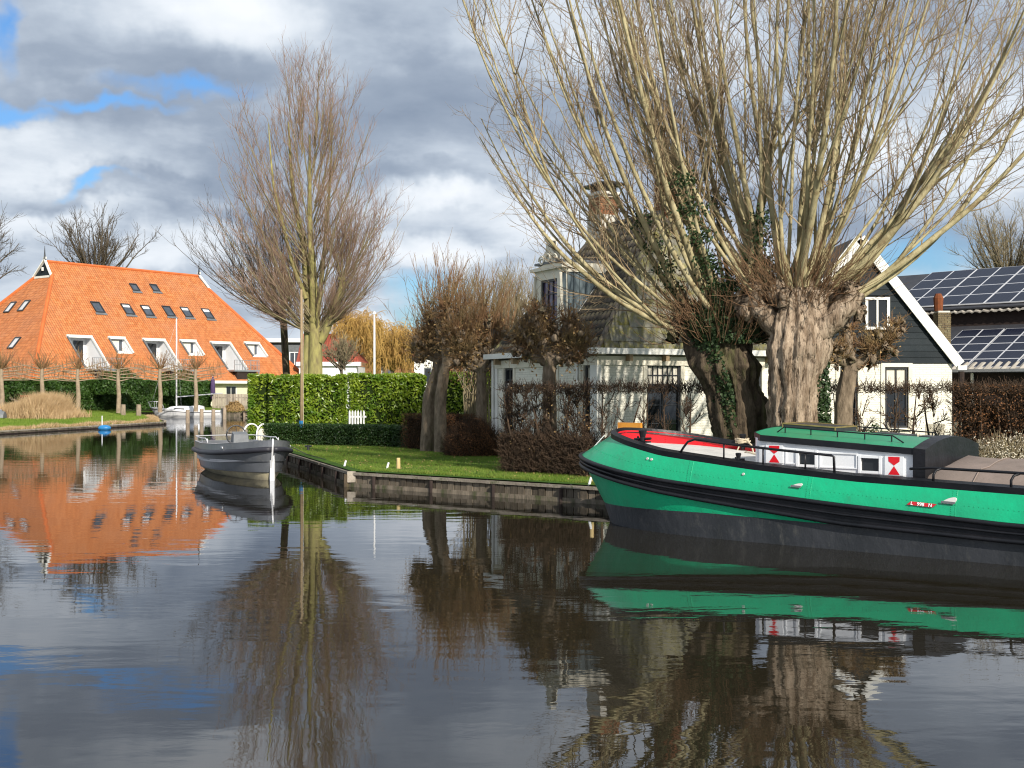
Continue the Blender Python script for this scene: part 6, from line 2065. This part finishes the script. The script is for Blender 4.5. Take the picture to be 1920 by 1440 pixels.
# ================================================================ TREES
def ridged_trunk(path, radii, sides=40, ridges=9, depth=.12, seed=0, twist=.6, lumps=()):
    """gnarled trunk with deep vertical ribs; lumps = (height fraction, angle, size)"""
    path = np.array(path, float); n = 80 if sides > 60 else 40
    t = np.linspace(0, 1, n)
    tp_ = np.linspace(0, 1, len(path))
    c = np.stack([np.interp(t, tp_, path[:, i]) for i in range(3)], 1)
    r = np.interp(t, np.linspace(0, 1, len(radii)), radii)
    r_ = np.random.default_rng(seed)
    ph = r_.uniform(0, 6.28, 8)
    a = np.linspace(0, 2 * np.pi, sides, endpoint=False)
    A, T = np.meshgrid(a, t)
    k = np.sin(A * ridges + T * twist * 6 + ph[0] + 1.2 * np.sin(T * 5 + ph[1]))
    k2 = np.sin(A * (ridges * 2 + 1) - T * 5 + ph[2] + np.sin(T * 11 + ph[6]))
    k3 = np.sin(A * 3 + T * 4 + ph[3]); k4 = np.sin(A * 5 - T * 9 + ph[4]) * np.sin(T * 17 + ph[5])
    R = r[:, None] * (1 + depth * (.45 * k + .25 * k2 + .45 * k3 + .3 * k4) + r_.normal(0, depth * .12, A.shape))
    def vn(ga, gt):
        # periodic value noise round the trunk
        gr = r_.normal(0, 1, (gt + 1, ga))
        fa = A / (2 * np.pi) * ga; ft = T * (gt - 1e-6)
        i0 = fa.astype(int) % ga; j0 = ft.astype(int); ua = fa % 1; ut = ft % 1
        ua = ua * ua * (3 - 2 * ua); ut = ut * ut * (3 - 2 * ut)
        i1 = (i0 + 1) % ga
        return (gr[j0, i0] * (1 - ua) + gr[j0, i1] * ua) * (1 - ut) + (gr[j0 + 1, i0] * (1 - ua) + gr[j0 + 1, i1] * ua) * ut
    if sides > 60:
        R += r[:, None] * depth * (.42 * vn(9, 5) - .5 * np.abs(vn(26, 9)) + .2 * vn(44, 26))
    for (tf, ang, sz, w_) in lumps:
        da = (A - ang + np.pi) % (2 * np.pi) - np.pi
        R += sz * np.exp(-(da / w_) ** 2 - ((T - tf) * 6 / w_ / 3) ** 2)
    V = np.stack([c[:, 0:1] + R * np.cos(A), c[:, 1:2] + R * np.sin(A), np.broadcast_to(c[:, 2:3], A.shape)], -1)
    idx = np.arange(n * sides).reshape(n, sides)
    Fc = np.stack([idx[:-1], np.roll(idx[:-1], -1, 1), np.roll(idx[1:], -1, 1), idx[1:]], -1).reshape(-1, 4)
    return V.reshape(-1, 3), Fc


def limbs_as_parts(parent, paths, r0, r1, mt, sides=7, name='branch'):
    for i in range(len(paths)):
        V, Fc = batch_tubes(paths[i:i + 1], [r0[i]], [r1[i]], sides)
        link(name, npmesh(name, V, Fc, True), mt, parent)


def twigs_part(parent, levels, mt, name='twigs'):
    V, Fc = join([batch_tubes(l_, r0, r1, 3) for l_, r0, r1 in levels])
    return link(name, npmesh(name, V, Fc), mt, parent, kind='stuff')


def from_dirs(n, a0, a1, spread_y=.35):
    """directions fanned across the picture plane: angle from the vertical in degrees"""
    a = np.radians(np.linspace(a0, a1, n) + rng.normal(0, 3.5, n))
    return np.stack([np.sin(a), rng.normal(0, spread_y, n), np.cos(a)], 1)


# ---- the two big pollard willows in front of the houses
def willow(name, label, base, head, r_base, r_head, n, a0, a1, Lm, bark, seed, spreadx, lumps=(), extra_path=None, hw=1.2, amid=0, pw=1.35):
    o = thing(name, label, 'tree', base)
    pth = [base] + (extra_path or []) + [head]
    rad = [r_base * 1.05, r_base * .97, r_base * .95, r_base * .97, r_base * 1.02, r_head * .8, r_head * 1.0, r_head * .72, r_head * .45]
    V, Fc = ridged_trunk([(b_[0], b_[1], b_[2]) for b_ in pth], rad, 96, 15, .13, seed, lumps=lumps)
    link('trunk', npmesh('trunk', V, Fc, True), bark, o)
    # stout arms and a swollen head from which the shoots rise
    kn = []
    arm_tips = []
    for k_ in range(7):
        fx_ = -1 + 2 * k_ / 6
        tip = np.array([head[0] + fx_ * hw, head[1] + rng.normal(0, .3), head[2] + .15 - .25 * fx_ ** 2 + rng.uniform(-.1, .15)])
        b0_ = np.array([head[0] + fx_ * r_head * .45, head[1] + rng.normal(0, .12), head[2] - .75 - .2 * abs(fx_)])
        t_ = np.linspace(0, 1, 8)[:, None]
        md = np.array([(b0_[0] + tip[0] * 1.2) / 2.2, tip[1], b0_[2] + .35])
        cv = (1 - t_) ** 2 * b0_ + 2 * t_ * (1 - t_) * md + t_ ** 2 * tip
        V, Fc = batch_tubes(cv[None] + rng.normal(0, .015, cv.shape), [.3], [.2], 14)
        V = V + rng.normal(0, .014, V.shape)
        link('arm', npmesh('arm', V, Fc, True), bark, o)
        arm_tips.append(tip)
    arm_tips = np.array(arm_tips)
    for i in range(34):
        a = rng.uniform(0, 2 * math.pi); rr = r_head * rng.uniform(.2, 1.15)
        c = arm_tips[i % 7] + rng.normal(0, .15, 3) + np.array([0, 0, -.05])
        th = [[(c[0] + .26 * k_ * math.sin(b_) * math.cos(q), c[1] + .26 * k_ * math.sin(b_) * math.sin(q), c[2] + .3 * k_ * math.cos(b_)) for q in np.linspace(0, 2 * np.pi, 10)[:-1]] for k_ in (rng.uniform(.4, .7),) for b_ in np.linspace(.05, 3.1, 7)]
        V_, F_ = np.array(th).reshape(-1, 3), None
        V_ = V_ * 1.0 + rng.normal(0, .05, V_.shape)
        idx = np.arange(63).reshape(7, 9)
        F_ = np.stack([idx[:-1], np.roll(idx[:-1], -1, 1), np.roll(idx[1:], -1, 1), idx[1:]], -1).reshape(-1, 4)
        kn.append((V_, F_))
    V, Fc = join(kn)
    link('knuckles', npmesh('knuckles', V, Fc, True), bark, o, kind='stuff')
    am, asd = (a0 + a1) / 2, (a1 - a0) / 2
    q_ = np.linspace(-1, 1, n)
    ang = np.radians(am + amid + asd * np.sign(q_) * np.abs(q_) ** pw + rng.normal(0, 4, n))
    d = np.stack([np.sin(ang), rng.normal(0, .3, n), np.cos(ang)], 1)
    x = np.clip(q_ * hw + rng.normal(0, .2, n), -hw, hw)
    ai = np.clip(np.round((q_ + rng.normal(0, .12, n) + 1) * 3).astype(int), 0, 6)
    p0 = arm_tips[ai] + rng.normal(0, .14, (n, 3))
    L = Lm * rng.uniform(.7, 1.1, n) * (1 - .2 * np.abs(q_) ** 3)
    lm = grow(p0, d, L, 16, 1.0, .1)
    lm0 = lm
    rb = rng.uniform(.034, .098, n); rt = np.full(n, .012)
    limbs_as_parts(o, lm, rb, rt, m['willow_limb'])
    fs, fd_, ft = spawn(lm[rng.random(n) < .55], 1, .1, .45, 17, 5)
    fk = grow(fs, fd_, rng.uniform(.45, .7, len(fs)) * Lm, 12, .6, .12)
    limbs_as_parts(o, fk, rng.uniform(.02, .045, len(fk)), np.full(len(fk), .009), m['willow_limb'], 5)
    lm = np.concatenate([lm[:, np.linspace(0, 16, 13).astype(int)], fk])
    s1, d1, t1 = spawn(lm, 13, .16, 1., 34, 12)
    l1 = grow(s1, d1, rng.uniform(.8, 2.6, len(s1)) * (1.15 - .55 * t1), 8, .5, .3)
    s2, d2, t2 = spawn(l1, 5, .15, 1., 42, 14)
    l2 = grow(s2, d2, rng.uniform(.35, .95, len(s2)), 6, .45, .4)
    s3, d3, t3 = spawn(l2, 1, .2, 1., 35, 9)
    l3 = grow(s3, d3, rng.uniform(.18, .45, len(s3)), 3, .4, .25)
    twigs_part(o, [(l1, .010 + .010 * (1 - t1), np.full(len(l1), .004)), (l2, np.full(len(l2), .0052), np.full(len(l2), .0028)), (l3, np.full(len(l3), .0034), np.full(len(l3), .002))], m['willow_twig'])
    k = 620
    a = rng.uniform(0, 2 * np.pi, k); rr = r_head * np.sqrt(rng.random(k)) * 1.25
    p0 = np.stack([head[0] + rr * np.cos(a) * spreadx, head[1] + rr * np.sin(a), head[2] + rng.uniform(-.45, .5, k)], 1)
    d = np.stack([np.cos(a), np.sin(a), rng.uniform(-.2, 1.6, k)], 1)
    q = grow(p0, d, rng.uniform(.35, 1.5, k), 7, .7, .3)
    twigs_part(o, [(q, np.full(k, .009), np.full(k, .003))], m['red_shoot'], 'young_shoots')
    return o, lm0


R0 = P(1492, 900, 26.0); R0.z = GZ - .1
RH = P(1500, 545, 26.0)
wr_, lmR = willow('pollard_willow', 'massive gnarled pollard willow with sunlit ribbed trunk behind the barge cabin', (R0.x, 26.0, GZ - .1), (RH.x, 26.0, RH.z), .52, .68, 42, -36, 66, 10.5, m['willow_bark'], 3, 1.5, hw=1.15, amid=-4, pw=1.2,
                  lumps=((.4, -1.5, .12, .35), (.85, -2.6, .16, .5), (.92, -.4, .2, .5), (.03, -1.3, .12, .9), (.03, -2.6, .12, .5)), extra_path=[(R0.x - .05, 26.0, 2.2)])
Lb_ = P(1392, 900, 27.0); LH = P(1345, 612, 27.0)
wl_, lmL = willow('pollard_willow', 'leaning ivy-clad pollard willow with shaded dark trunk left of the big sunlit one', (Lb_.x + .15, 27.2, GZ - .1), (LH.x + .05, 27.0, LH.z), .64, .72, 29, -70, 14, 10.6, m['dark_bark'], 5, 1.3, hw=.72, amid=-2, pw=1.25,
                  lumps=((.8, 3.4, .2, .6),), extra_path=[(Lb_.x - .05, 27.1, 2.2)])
# ivy on the leaning willow, following the trunk and the first metres of its limbs
def ivy_on(parent, path, rad, n, thick=.2, arc=(2.0, 5.6), mt='ivy'):
    path = np.array(path, float)
    t = rng.random(n) ** .8; tp_ = np.linspace(0, 1, len(path))
    c = np.stack([np.interp(t, tp_, path[:, i]) for i in range(3)], 1); r = np.interp(t, tp_, rad)
    a = rng.uniform(arc[0], arc[1], n)
    v = np.stack([np.cos(a), np.sin(a), np.zeros(n)], 1)
    pos = c + v * (r * (1.02) + rng.random(n) * thick)[:, None]
    V, Fc = leaf_mesh(pos, v + rng.normal(0, .5, (n, 3)), .085, .07)
    link('ivy', npmesh('ivy', V, Fc), m[mt], parent, kind='stuff')
ivy_on(wl_, [(LH.x + .55, 27.0, LH.z + 1.0), (LH.x + .05, 27.0, LH.z + .1), (Lb_.x - .05, 27.1, 2.6), (Lb_.x + .1, 27.2, 1.4)], [.4, .62, .5, .45], 6500, .24, (2.3, 4.3))
ivy_on(wl_, [(LH.x + .9, 27.0, LH.z + 1.6), (LH.x + .4, 27.0, LH.z + .2), (LH.x + .4, 27, LH.z - .4)], [.3, .55, .5], 3200, .25, (3.6, 6.2))
ivy_on(wr_, [(R0.x + .5, 25.95, 3.4), (R0.x + .52, 25.95, 1.9), (R0.x + .52, 25.95, .6)], [.1, .12, .1], 2600, .12, (3.2, 6.2))
sel = lmL[[10, 14, 18, 21, 24]][:, :6].reshape(-1, 3)
pos = np.repeat(sel, 130, 0) + rng.normal(0, .13, (len(sel) * 130, 3))
V, Fc = leaf_mesh(pos, rng.normal(0, 1, pos.shape) + np.array([0, -.5, .3]), .08, .065)
link('ivy', npmesh('ivy', V, Fc), m['ivy'], wl_, kind='stuff')

# ---- tall poplar-like willow in the middle distance, and its small neighbour
def tall_tree(name, label, x, d, n, seed):
    bx_ = (x - 960) / F * d
    o = thing(name, label, 'tree', (bx_, d, GZ))
    pz = lambda yy: CZ + (HY - yy) / F * d
    px_ = lambda xx: (xx - 960) / F * d
    tr = [[(px_(590), d, GZ - .1), (px_(592), d, pz(640)), (px_(590), d, pz(560)), (px_(583), d, pz(430)), (px_(585), d, pz(250))],
          [(px_(575), d, GZ - .1), (px_(577), d + .3, pz(600)), (px_(572), d + .4, pz(480)), (px_(552), d + .3, pz(360)), (px_(545), d, pz(230))],
          [(px_(600), d, pz(640)), (px_(622), d - .2, pz(590)), (px_(640), d - .2, pz(545)), (px_(638), d - .2, pz(520))],
          [(px_(595), d, pz(600)), (px_(608), d + .5, pz(470)), (px_(618), d + .6, pz(330)), (px_(622), d + .5, pz(220))],
          [(px_(572), d, pz(560)), (px_(545), d - .5, pz(470)), (px_(515), d - .6, pz(340)), (px_(505), d - .4, pz(230))]]
    rr = [(.44, .04), (.3, .04), (.22, .2), (.15, .02), (.13, .02)]
    tps = []
    for pth, (ra, rb) in zip(tr, rr):
        t = np.linspace(0, 1, 15); tq = np.linspace(0, 1, len(pth)); a = np.array(pth)
        pp_ = np.stack([np.interp(t, tq, a[:, i]) for i in range(3)], 1)[None]
        pp_ = pp_ + np.cumsum(rng.normal(0, .02, pp_.shape), 1)
        V, Fc = batch_tubes(pp_, [ra], [rb], 12)
        link('trunk', npmesh('trunk', V, Fc, True), m['poplar_bark'], o)
        tps.append(pp_)
    tps = np.concatenate(tps)
    # main ascending limbs: they leave the trunks low, lean out and turn up into a tall oval crown
    n_l = 135
    yt = np.sort(rng.uniform(105, 560, n_l))
    wv = np.interp(yt, [70, 130, 200, 300, 400, 480, 560, 620], [8, 55, 105, 145, 165, 170, 140, 80])
    side = rng.uniform(-1, 1, n_l); side = np.sign(side) * np.abs(side) ** .75
    th_ = rng.uniform(0, 2 * np.pi, n_l)
    tx_ = 577 + wv * side
    dyy = rng.normal(0, .38, n_l) * wv / F * d
    ys_ = np.clip(yt + 110 + np.abs(side) * wv * .75 + rng.uniform(0, 60, n_l), 0, 625)
    j = np.clip(np.interp(ys_, [230, 640], [13.5, 1.5]).astype(int), 0, 14)
    k_ = np.where(side < -.35, rng.choice([1, 4, 0], n_l), np.where(side > .35, rng.choice([3, 0, 2], n_l), rng.choice([0, 0, 1], n_l)))
    st0 = np.array([[px_(np.interp(y_, [200, 400, 640], [575 + 25 * s_, 580 + 14 * s_, 588 + 6 * s_])), d, pz(y_)] for y_, s_ in zip(ys_, side)])
    tip = np.stack([px_(0) * 0 + (tx_ - 960) / F * d, d + dyy, CZ + (HY - yt) / F * d], 1)
    ctl = st0 + (tip - st0) * np.array([.62, .62, .38])
    t = np.linspace(0, 1, 13)[None, :, None]
    lm = (1 - t) ** 2 * st0[:, None] + 2 * t * (1 - t) * ctl[:, None] + t ** 2 * tip[:, None]
    lm = lm + np.cumsum(rng.normal(0, .035, lm.shape), 1) * np.array([1, 1, .3])
    # sprouts from the cut stub on the right
    sp0 = grow(np.repeat(tps[2, 13:14], 16, 0), from_dirs(16, -25, 50, .3), rng.uniform(2, 4.5, 16), 12, .9, .12)
    lm = np.concatenate([lm, sp0])
    limbs_as_parts(o, lm, rng.uniform(.02, .05, len(lm)), np.full(len(lm), .01), m['poplar_limb'], 5)
    s1, d1, t1 = spawn(lm, 11, .12, 1., 30, 9)
    l1 = grow(s1, d1, rng.uniform(.7, 2.1, len(s1)) * (1.2 - .5 * t1), 6, .6, .2)
    s2, d2, t2 = spawn(l1, 6, .1, 1., 30, 8)
    l2 = grow(s2, d2, rng.uniform(.35, 1.0, len(s2)), 4, .5, .22)
    twigs_part(o, [(l1, np.full(len(l1), .011), np.full(len(l1), .005)), (l2, np.full(len(l2), .006), np.full(len(l2), .0038))], m['poplar_twig'])
    return o


tall_tree('tall_willow', 'tall bare willow with mossy twin trunks and reddish twigs rising behind the laurel hedge', 590, 60, 0, 1)
# its low sprouting neighbour to the left
d = 63.0
bx_ = (549 - 960) / F * d
o = thing('pollard_willow', 'small dark pollard willow with long drooping shoots just left of the tall willow', 'tree', (bx_, d, GZ))
tp0 = np.array([[(bx_, d, GZ - .1), (bx_ - .1, d, 1.8), (bx_ - .35, d, 3.5), (bx_ - .5, d, CZ + (HY - 600) / F * d)]], float)
V, Fc = batch_tubes(tp0, [.2], [.19], 12)
link('trunk', npmesh('trunk', V, Fc, True), m['dark_bark'], o)
n = 46
lm = grow(np.repeat(tp0[:, -1], n, 0) + rng.normal(0, .15, (n, 3)), from_dirs(n, -78, 25, .4), rng.uniform(3, 7.2, n), 11, .75, .12)
limbs_as_parts(o, lm, rng.uniform(.025, .045, n), np.full(n, .009), m['far_twig'], 4)
s1, d1, t1 = spawn(lm, 16, .15, 1., 28, 8)
l1 = grow(s1, d1, rng.uniform(.6, 1.6, len(s1)), 5, .5, .18)
s2, d2, t2 = spawn(l1, 4, .1, 1., 28, 8)
l2 = grow(s2, d2, rng.uniform(.3, .8, len(s2)), 3, .5, .18)
twigs_part(o, [(l1, np.full(len(l1), .009), np.full(len(l1), .005)), (l2, np.full(len(l2), .006), np.full(len(l2), .004))], m['far_twig'])


# ---- pollard limes: stout trunk, forked arms ending in fists full of short shoots
def lime(label, base, path, r0, arms, shoot, nsh, dens=1.0, mt='lime_twig', tall=0, clumps=(.33, .5), group='pollard limes beside the cottage', sc=1.0):
    o = thing('pollard_lime', label, 'tree', base, group)
    pth = np.array([base] + path, float)
    rad = np.linspace(r0, r0 * .8, len(pth))
    V, Fc = ridged_trunk(pth, rad, 28, 7, .12, int(rng.integers(99)))
    link('trunk', npmesh('trunk', V, Fc, True), m['lime_bark'], o)
    hd_ = pth[-1]
    tips = []
    for (dx, dy, dz, r1) in arms:
        e_ = hd_ + np.array([dx, dy, dz])
        mid = hd_ + np.array([dx * .6, dy * .6, dz * .3]) + rng.normal(0, .04, 3)
        t = np.linspace(0, 1, 9)[:, None]
        cv = (1 - t) ** 2 * (hd_ - np.array([0, 0, .12])) + 2 * t * (1 - t) * mid + t ** 2 * e_
        MB().tube([tuple(c_) for c_ in cv], list(np.linspace(r0 * .62, r1, 9) * (1 + .12 * np.sin(np.arange(9) * 2.1))), 9).build('arm', m['lime_bark'], o, smooth=True)
        tips.append(e_); tips.append(cv[5])
    tips = np.array(tips)
    kn = []
    for tip in tips:
        for _ in range(9):
            c_ = tip + rng.normal(0, .17 * sc, 3); k_ = rng.uniform(.04, .11) * sc
            th = np.array([[(c_[0] + k_ * math.sin(b_) * math.cos(q), c_[1] + k_ * math.sin(b_) * math.sin(q), c_[2] + k_ * math.cos(b_)) for q in np.linspace(0, 2 * np.pi, 8)[:-1]] for b_ in np.linspace(.05, 3.1, 5)]).reshape(-1, 3)
            idx = np.arange(35).reshape(5, 7)
            kn.append((th + rng.normal(0, .026, th.shape), np.stack([idx[:-1], np.roll(idx[:-1], -1, 1), np.roll(idx[1:], -1, 1), idx[1:]], -1).reshape(-1, 4)))
    V, Fc = join(kn)
    link('knuckles', npmesh('knuckles', V, Fc, True), m['lime_bark'], o, kind='stuff')
    n_ = int(nsh * dens)
    ti = rng.integers(0, len(tips), n_)
    dr = unit(rng.normal(0, 1, (n_, 3)) + np.array([0, 0, .45]))
    p0 = tips[ti] + dr * .12 * sc
    q = grow(p0, dr, rng.uniform(shoot[0], shoot[1], n_), 6, .6, .55)
    s2, d2, t2 = spawn(q, 4, .1, 1., 35, 10)
    q2 = grow(s2, d2, rng.uniform(.1, .32, len(s2)) * sc, 3, .5, .3)
    levels = [(q, np.full(n_, .011), np.full(n_, .005)), (q2, np.full(len(q2), .006), np.full(len(q2), .004))]
    if tall:
        k = int(tall)
        ti = rng.integers(0, len(tips), k)
        dr = np.stack([rng.normal(0, .38, k), rng.normal(0, .3, k), np.ones(k)], 1)
        q3 = grow(tips[ti], dr, rng.uniform(1.3, 2.5, k) * sc, 7, .4, .16)
        s4, d4, t4 = spawn(q3, 5, .3, 1., 25, 8)
        q4 = grow(s4, d4, rng.uniform(.25, .6, len(s4)), 3, .5, .2)
        levels += [(q3, np.full(k, .012), np.full(k, .005)), (q4, np.full(len(q4), .006), np.full(len(q4), .004))]
    twigs_part(o, levels, m[mt])
    k = int(nsh * .8)
    ti = rng.integers(0, len(tips), k)
    pos = tips[ti] + rng.normal(0, 1, (k, 3)) * np.array([clumps[0], clumps[0], clumps[1]]) * .8
    V, Fc = leaf_mesh(pos, rng.normal(0, 1, (k, 3)), .11 * sc, .07 * sc)
    link('dead_leaves', npmesh('dead_leaves', V, Fc), m['dead_leaf'], o, kind='stuff')
    return o


def at(x, y, d): return tuple(P(x, y, d))
d = 41.5
b0 = at(800, 800, d); 
lime('pollard lime with leaning left trunk of the pair behind the brown bush', (b0[0], d, GZ), [at(806, 740, d), at(822, 690, d), at(824, 668, d)], .25, [(-.65, 0, .6, .13), (-.4, .2, 1.25, .13), (.1, -.2, 1.5, .13), (-.85, .1, .2, .12), (-.15, 0, .75, .12)], (.15, .7), 520, tall=70)
b0 = at(826, 812, d - .8)
lime('pollard lime with pale right trunk of the pair behind the brown bush', (b0[0], d - .8, GZ), [at(826, 745, d - .8), at(832, 700, d - .8), at(838, 680, d - .8)], .21, [(.55, 0, .3, .11), (.3, -.1, 1.0, .12), (-.15, .1, 1.45, .12), (.1, -.2, 1.9, .1), (.8, 0, .05, .1)], (.15, .7), 480, tall=80)
d = 40.6
b0 = at(902, 812, d)
lime('pollard lime with straight single trunk behind the round brown bush', (b0[0], d, GZ), [at(903, 740, d), at(903, 690, d)], .2, [(-.75, 0, .55, .12), (.75, .1, .6, .12), (-.4, .1, 1.2, .12), (.4, -.1, 1.35, .12), (0, .1, 1.7, .11), (-.95, 0, 1.1, .1)], (.15, .8), 620, tall=150)
d = 31.6
b0 = at(1030, 860, d)
lime('pollard lime with bristling brown head in front of the cottage dormer', (b0[0], d, GZ), [at(1031, 760, d), at(1030, 700, d), at(1032, 672, d)], .2, [(-.68, 0, .7, .13), (-.4, -.1, 1.15, .14), (.5, .1, .95, .14), (.85, 0, .5, .13), (.7, -.1, .15, .11), (-.1, .1, 1.0, .1), (-.85, 0, .35, .1)], (.12, .6), 800, clumps=(.25, .28), sc=.9)
d = 28.3
b0 = at(1580, 850, d)
lime('pollard lime with crooked bare trunk right of the sunlit willow', (b0[0], d, GZ), [at(1582, 760, d), at(1592, 700, d), at(1598, 680, d)], .22, [(-.6, 0, .25, .12), (-.1, .1, .8, .12), (.5, -.1, .3, .14), (.8, -.1, .45, .13), (1.0, 0, .85, .11)], (.12, .5), 420, clumps=(.14, .16), sc=.8)
# tall loose shrub behind the limes
d = 48
o = thing('bare_shrub', 'tall loose pale bare shrub behind the pollard limes left of the dormer', 'shrub', at(925, 740, d)[:2] + (GZ,))
n = 150
p0 = np.stack([rng.uniform(P(870, 0, d).x, P(985, 0, d).x, n), d + rng.normal(0, .5, n), np.full(n, 2.4)], 1)
q = grow(p0, np.stack([rng.normal(0, .2, n), rng.normal(0, .2, n), np.ones(n)], 1), rng.uniform(3.2, 5.2, n), 9, .4, .2)
s1, d1, t1 = spawn(q, 12, .2, 1., 28, 8)
l1 = grow(s1, d1, rng.uniform(.4, 1.1, len(s1)), 4, .5, .2)
s2, d2, t2 = spawn(l1, 3, .2, 1., 28, 8); l2 = grow(s2, d2, rng.uniform(.2, .5, len(s2)), 3, .5, .2)
st_ = grow(p0 * np.array([1, 1, 0]) + np.array([0, 0, GZ]), np.tile([0, 0, 1.], (n, 1)), np.full(n, 2.1), 3, 0, .03)
twigs_part(o, [(st_, np.full(n, .03), np.full(n, .02)), (q, np.full(n, .02), np.full(n, .007)), (l1, np.full(len(l1), .009), np.full(len(l1), .005)), (l2, np.full(len(l2), .006), np.full(len(l2), .004))], m['pale_twig'], 'stems')


# ---- espaliered limes before the farmhouse
def pleached(x, label, d, ytop=700, fan=1.0):
    bx_ = (x - 960) / F * d
    o = thing('pleached_lime', label, 'tree', (bx_, d, .8), 'trained limes in a row before the farmhouse')
    zt_ = CZ + (HY - ytop) / F * d
    V, Fc = batch_tubes(np.array([[(bx_, d, .6), (bx_ + .05, d, 2), (bx_ - .03, d, 3.4), (bx_, d, zt_)]], float), [.21], [.14], 8)
    link('trunk', npmesh('trunk', V, Fc, True), m['espalier_bark'], o)
    lv_ = []
    for z in np.linspace(3.3, zt_, 5):
        for s in (-1, 1):
            a = grow([[bx_, d, z]], [[s, 0, .12]], [2.6 * rng.uniform(.8, 1.1)], 9, .05, .12)
            V, Fc = batch_tubes(a, [.06], [.02], 5)
            link('side_branch', npmesh('side_branch', V, Fc, True), m['espalier_bark'], o)
            s1, d1, t1 = spawn(a, 12, .1, 1., 80, 10)
            d1 = np.abs(d1) * np.array([0, 0, 1]) + rng.normal(0, .25, d1.shape) + np.array([0, 0, .6])
            l1 = grow(s1, d1, rng.uniform(.3, .9, len(s1)), 4, .3, .2); lv_.append((l1, np.full(len(l1), .02), np.full(len(l1), .01)))
    n = int(34 * fan)
    q = grow(np.repeat([[bx_, d, zt_ - .1]], n, 0), from_dirs(n, -55, 55, .4), rng.uniform(.6, 2.0, n), 5, .4, .15)
    lv_.append((q, np.full(n, .028), np.full(n, .012)))
    s1, d1, t1 = spawn(q, 4, .2, 1., 30, 8); l1 = grow(s1, d1, rng.uniform(.2, .6, len(s1)), 3, .4, .2); lv_.append((l1, np.full(len(l1), .014), np.full(len(l1), .009)))
    twigs_part(o, lv_, m['lime_twig'])


for x, d, lab in ((3, 92, 'trained lime at the left edge beside the upturned dinghy'), (79, 95, 'trained lime standing behind the trestle'), (146, 98, 'thin trained lime rising behind the tallest reeds'),
                  (222, 99, 'trained lime between the reeds and the two short posts'), (300, 102, 'trained lime right behind the sailboat bow'), (367, 105, 'trained lime right of the sailboat mast')):
    pleached(x, lab, d, 692)


# ---- far trees
def far_tree(name, label, x, d, ybase, yfork, ytop, wpx, mt, nl=26, r0=.35, drop=False, twig=.03, group=None, per=9):
    bx_ = (x - 960) / F * d
    z0_, zf_, zt_ = .6, CZ + (HY - yfork) / F * d, CZ + (HY - ytop) / F * d
    o = thing(name, label, 'tree', (bx_, d, .6), group)
    V, Fc = batch_tubes(np.array([[(bx_, d, z0_), (bx_ + .1, d, (z0_ + zf_) / 2), (bx_, d, zf_)]], float), [r0], [r0 * .7], 8)
    link('trunk', npmesh('trunk', V, Fc, True), m['far_twig'] if not drop else m['espalier_bark'], o)
    W = wpx / F * d / 2; H = zt_ - zf_
    amax = math.degrees(math.atan2(W * 1.25, H * .8))
    ln = np.hypot(W, H)
    dr = from_dirs(nl, -amax, amax, .45)
    lm = grow(np.repeat([[bx_, d, zf_]], nl, 0) + rng.normal(0, .2, (nl, 3)), dr, rng.uniform(.6, .95, nl) * ln * .92, 9, .45, .2)
    V, Fc = batch_tubes(lm, np.full(nl, r0 * .4), np.full(nl, twig), 5)
    link('limbs', npmesh('limbs', V, Fc, True), m['far_twig'] if not drop else m['golden_twig'], o, kind='stuff')
    s1, d1, t1 = spawn(lm, per, .2, 1., 35, 10)
    l1 = grow(s1, d1, rng.uniform(.1, .28, len(s1)) * ln, 6, -1.6 if drop else .4, .25)
    s2, d2, t2 = spawn(l1, 6, .1, 1., 35, 10)
    l2 = grow(s2, d2, rng.uniform(.06, .13, len(s2)) * ln * (1.6 if drop else 1), 4, -2.2 if drop else .4, .25)
    twigs_part(o, [(l1, np.full(len(l1), twig * .9), np.full(len(l1), twig * .6)), (l2, np.full(len(l2), twig * .6), np.full(len(l2), twig * .4))], m[mt])
    return o


far_tree('bare_tree', 'broad bare dark tree rising behind the ridge of the orange farmhouse', 180, 165, 700, 540, 410, 190, 'far_twig', 30, .5, twig=.035)
far_tree('bare_tree', 'bare tree cut by the left edge of the picture above the farmhouse hip', -55, 150, 700, 560, 395, 170, 'far_twig', 26, .5, twig=.035)
far_tree('bare_tree', 'light twiggy bare tree above the solar roof at the right edge', 1895, 70, 600, 560, 395, 230, 'pale_twig', 34, .25, twig=.014, per=14)
far_tree('golden_willow', 'golden drooping willow right of the white flagpole', 735, 150, 700, 690, 615, 150, 'golden_twig', 60, .35, True, .04, group='golden willows beyond the laurel hedge', per=16)
far_tree('golden_willow', 'golden drooping willow left of the white flagpole', 668, 140, 700, 660, 575, 110, 'golden_twig', 44, .35, True, .035, group='golden willows beyond the laurel hedge', per=14)
far_tree('bare_tree', 'low brownish bare tree between the white house and the golden willow', 640, 120, 700, 690, 635, 90, 'pale_twig', 30, .2, twig=.03)
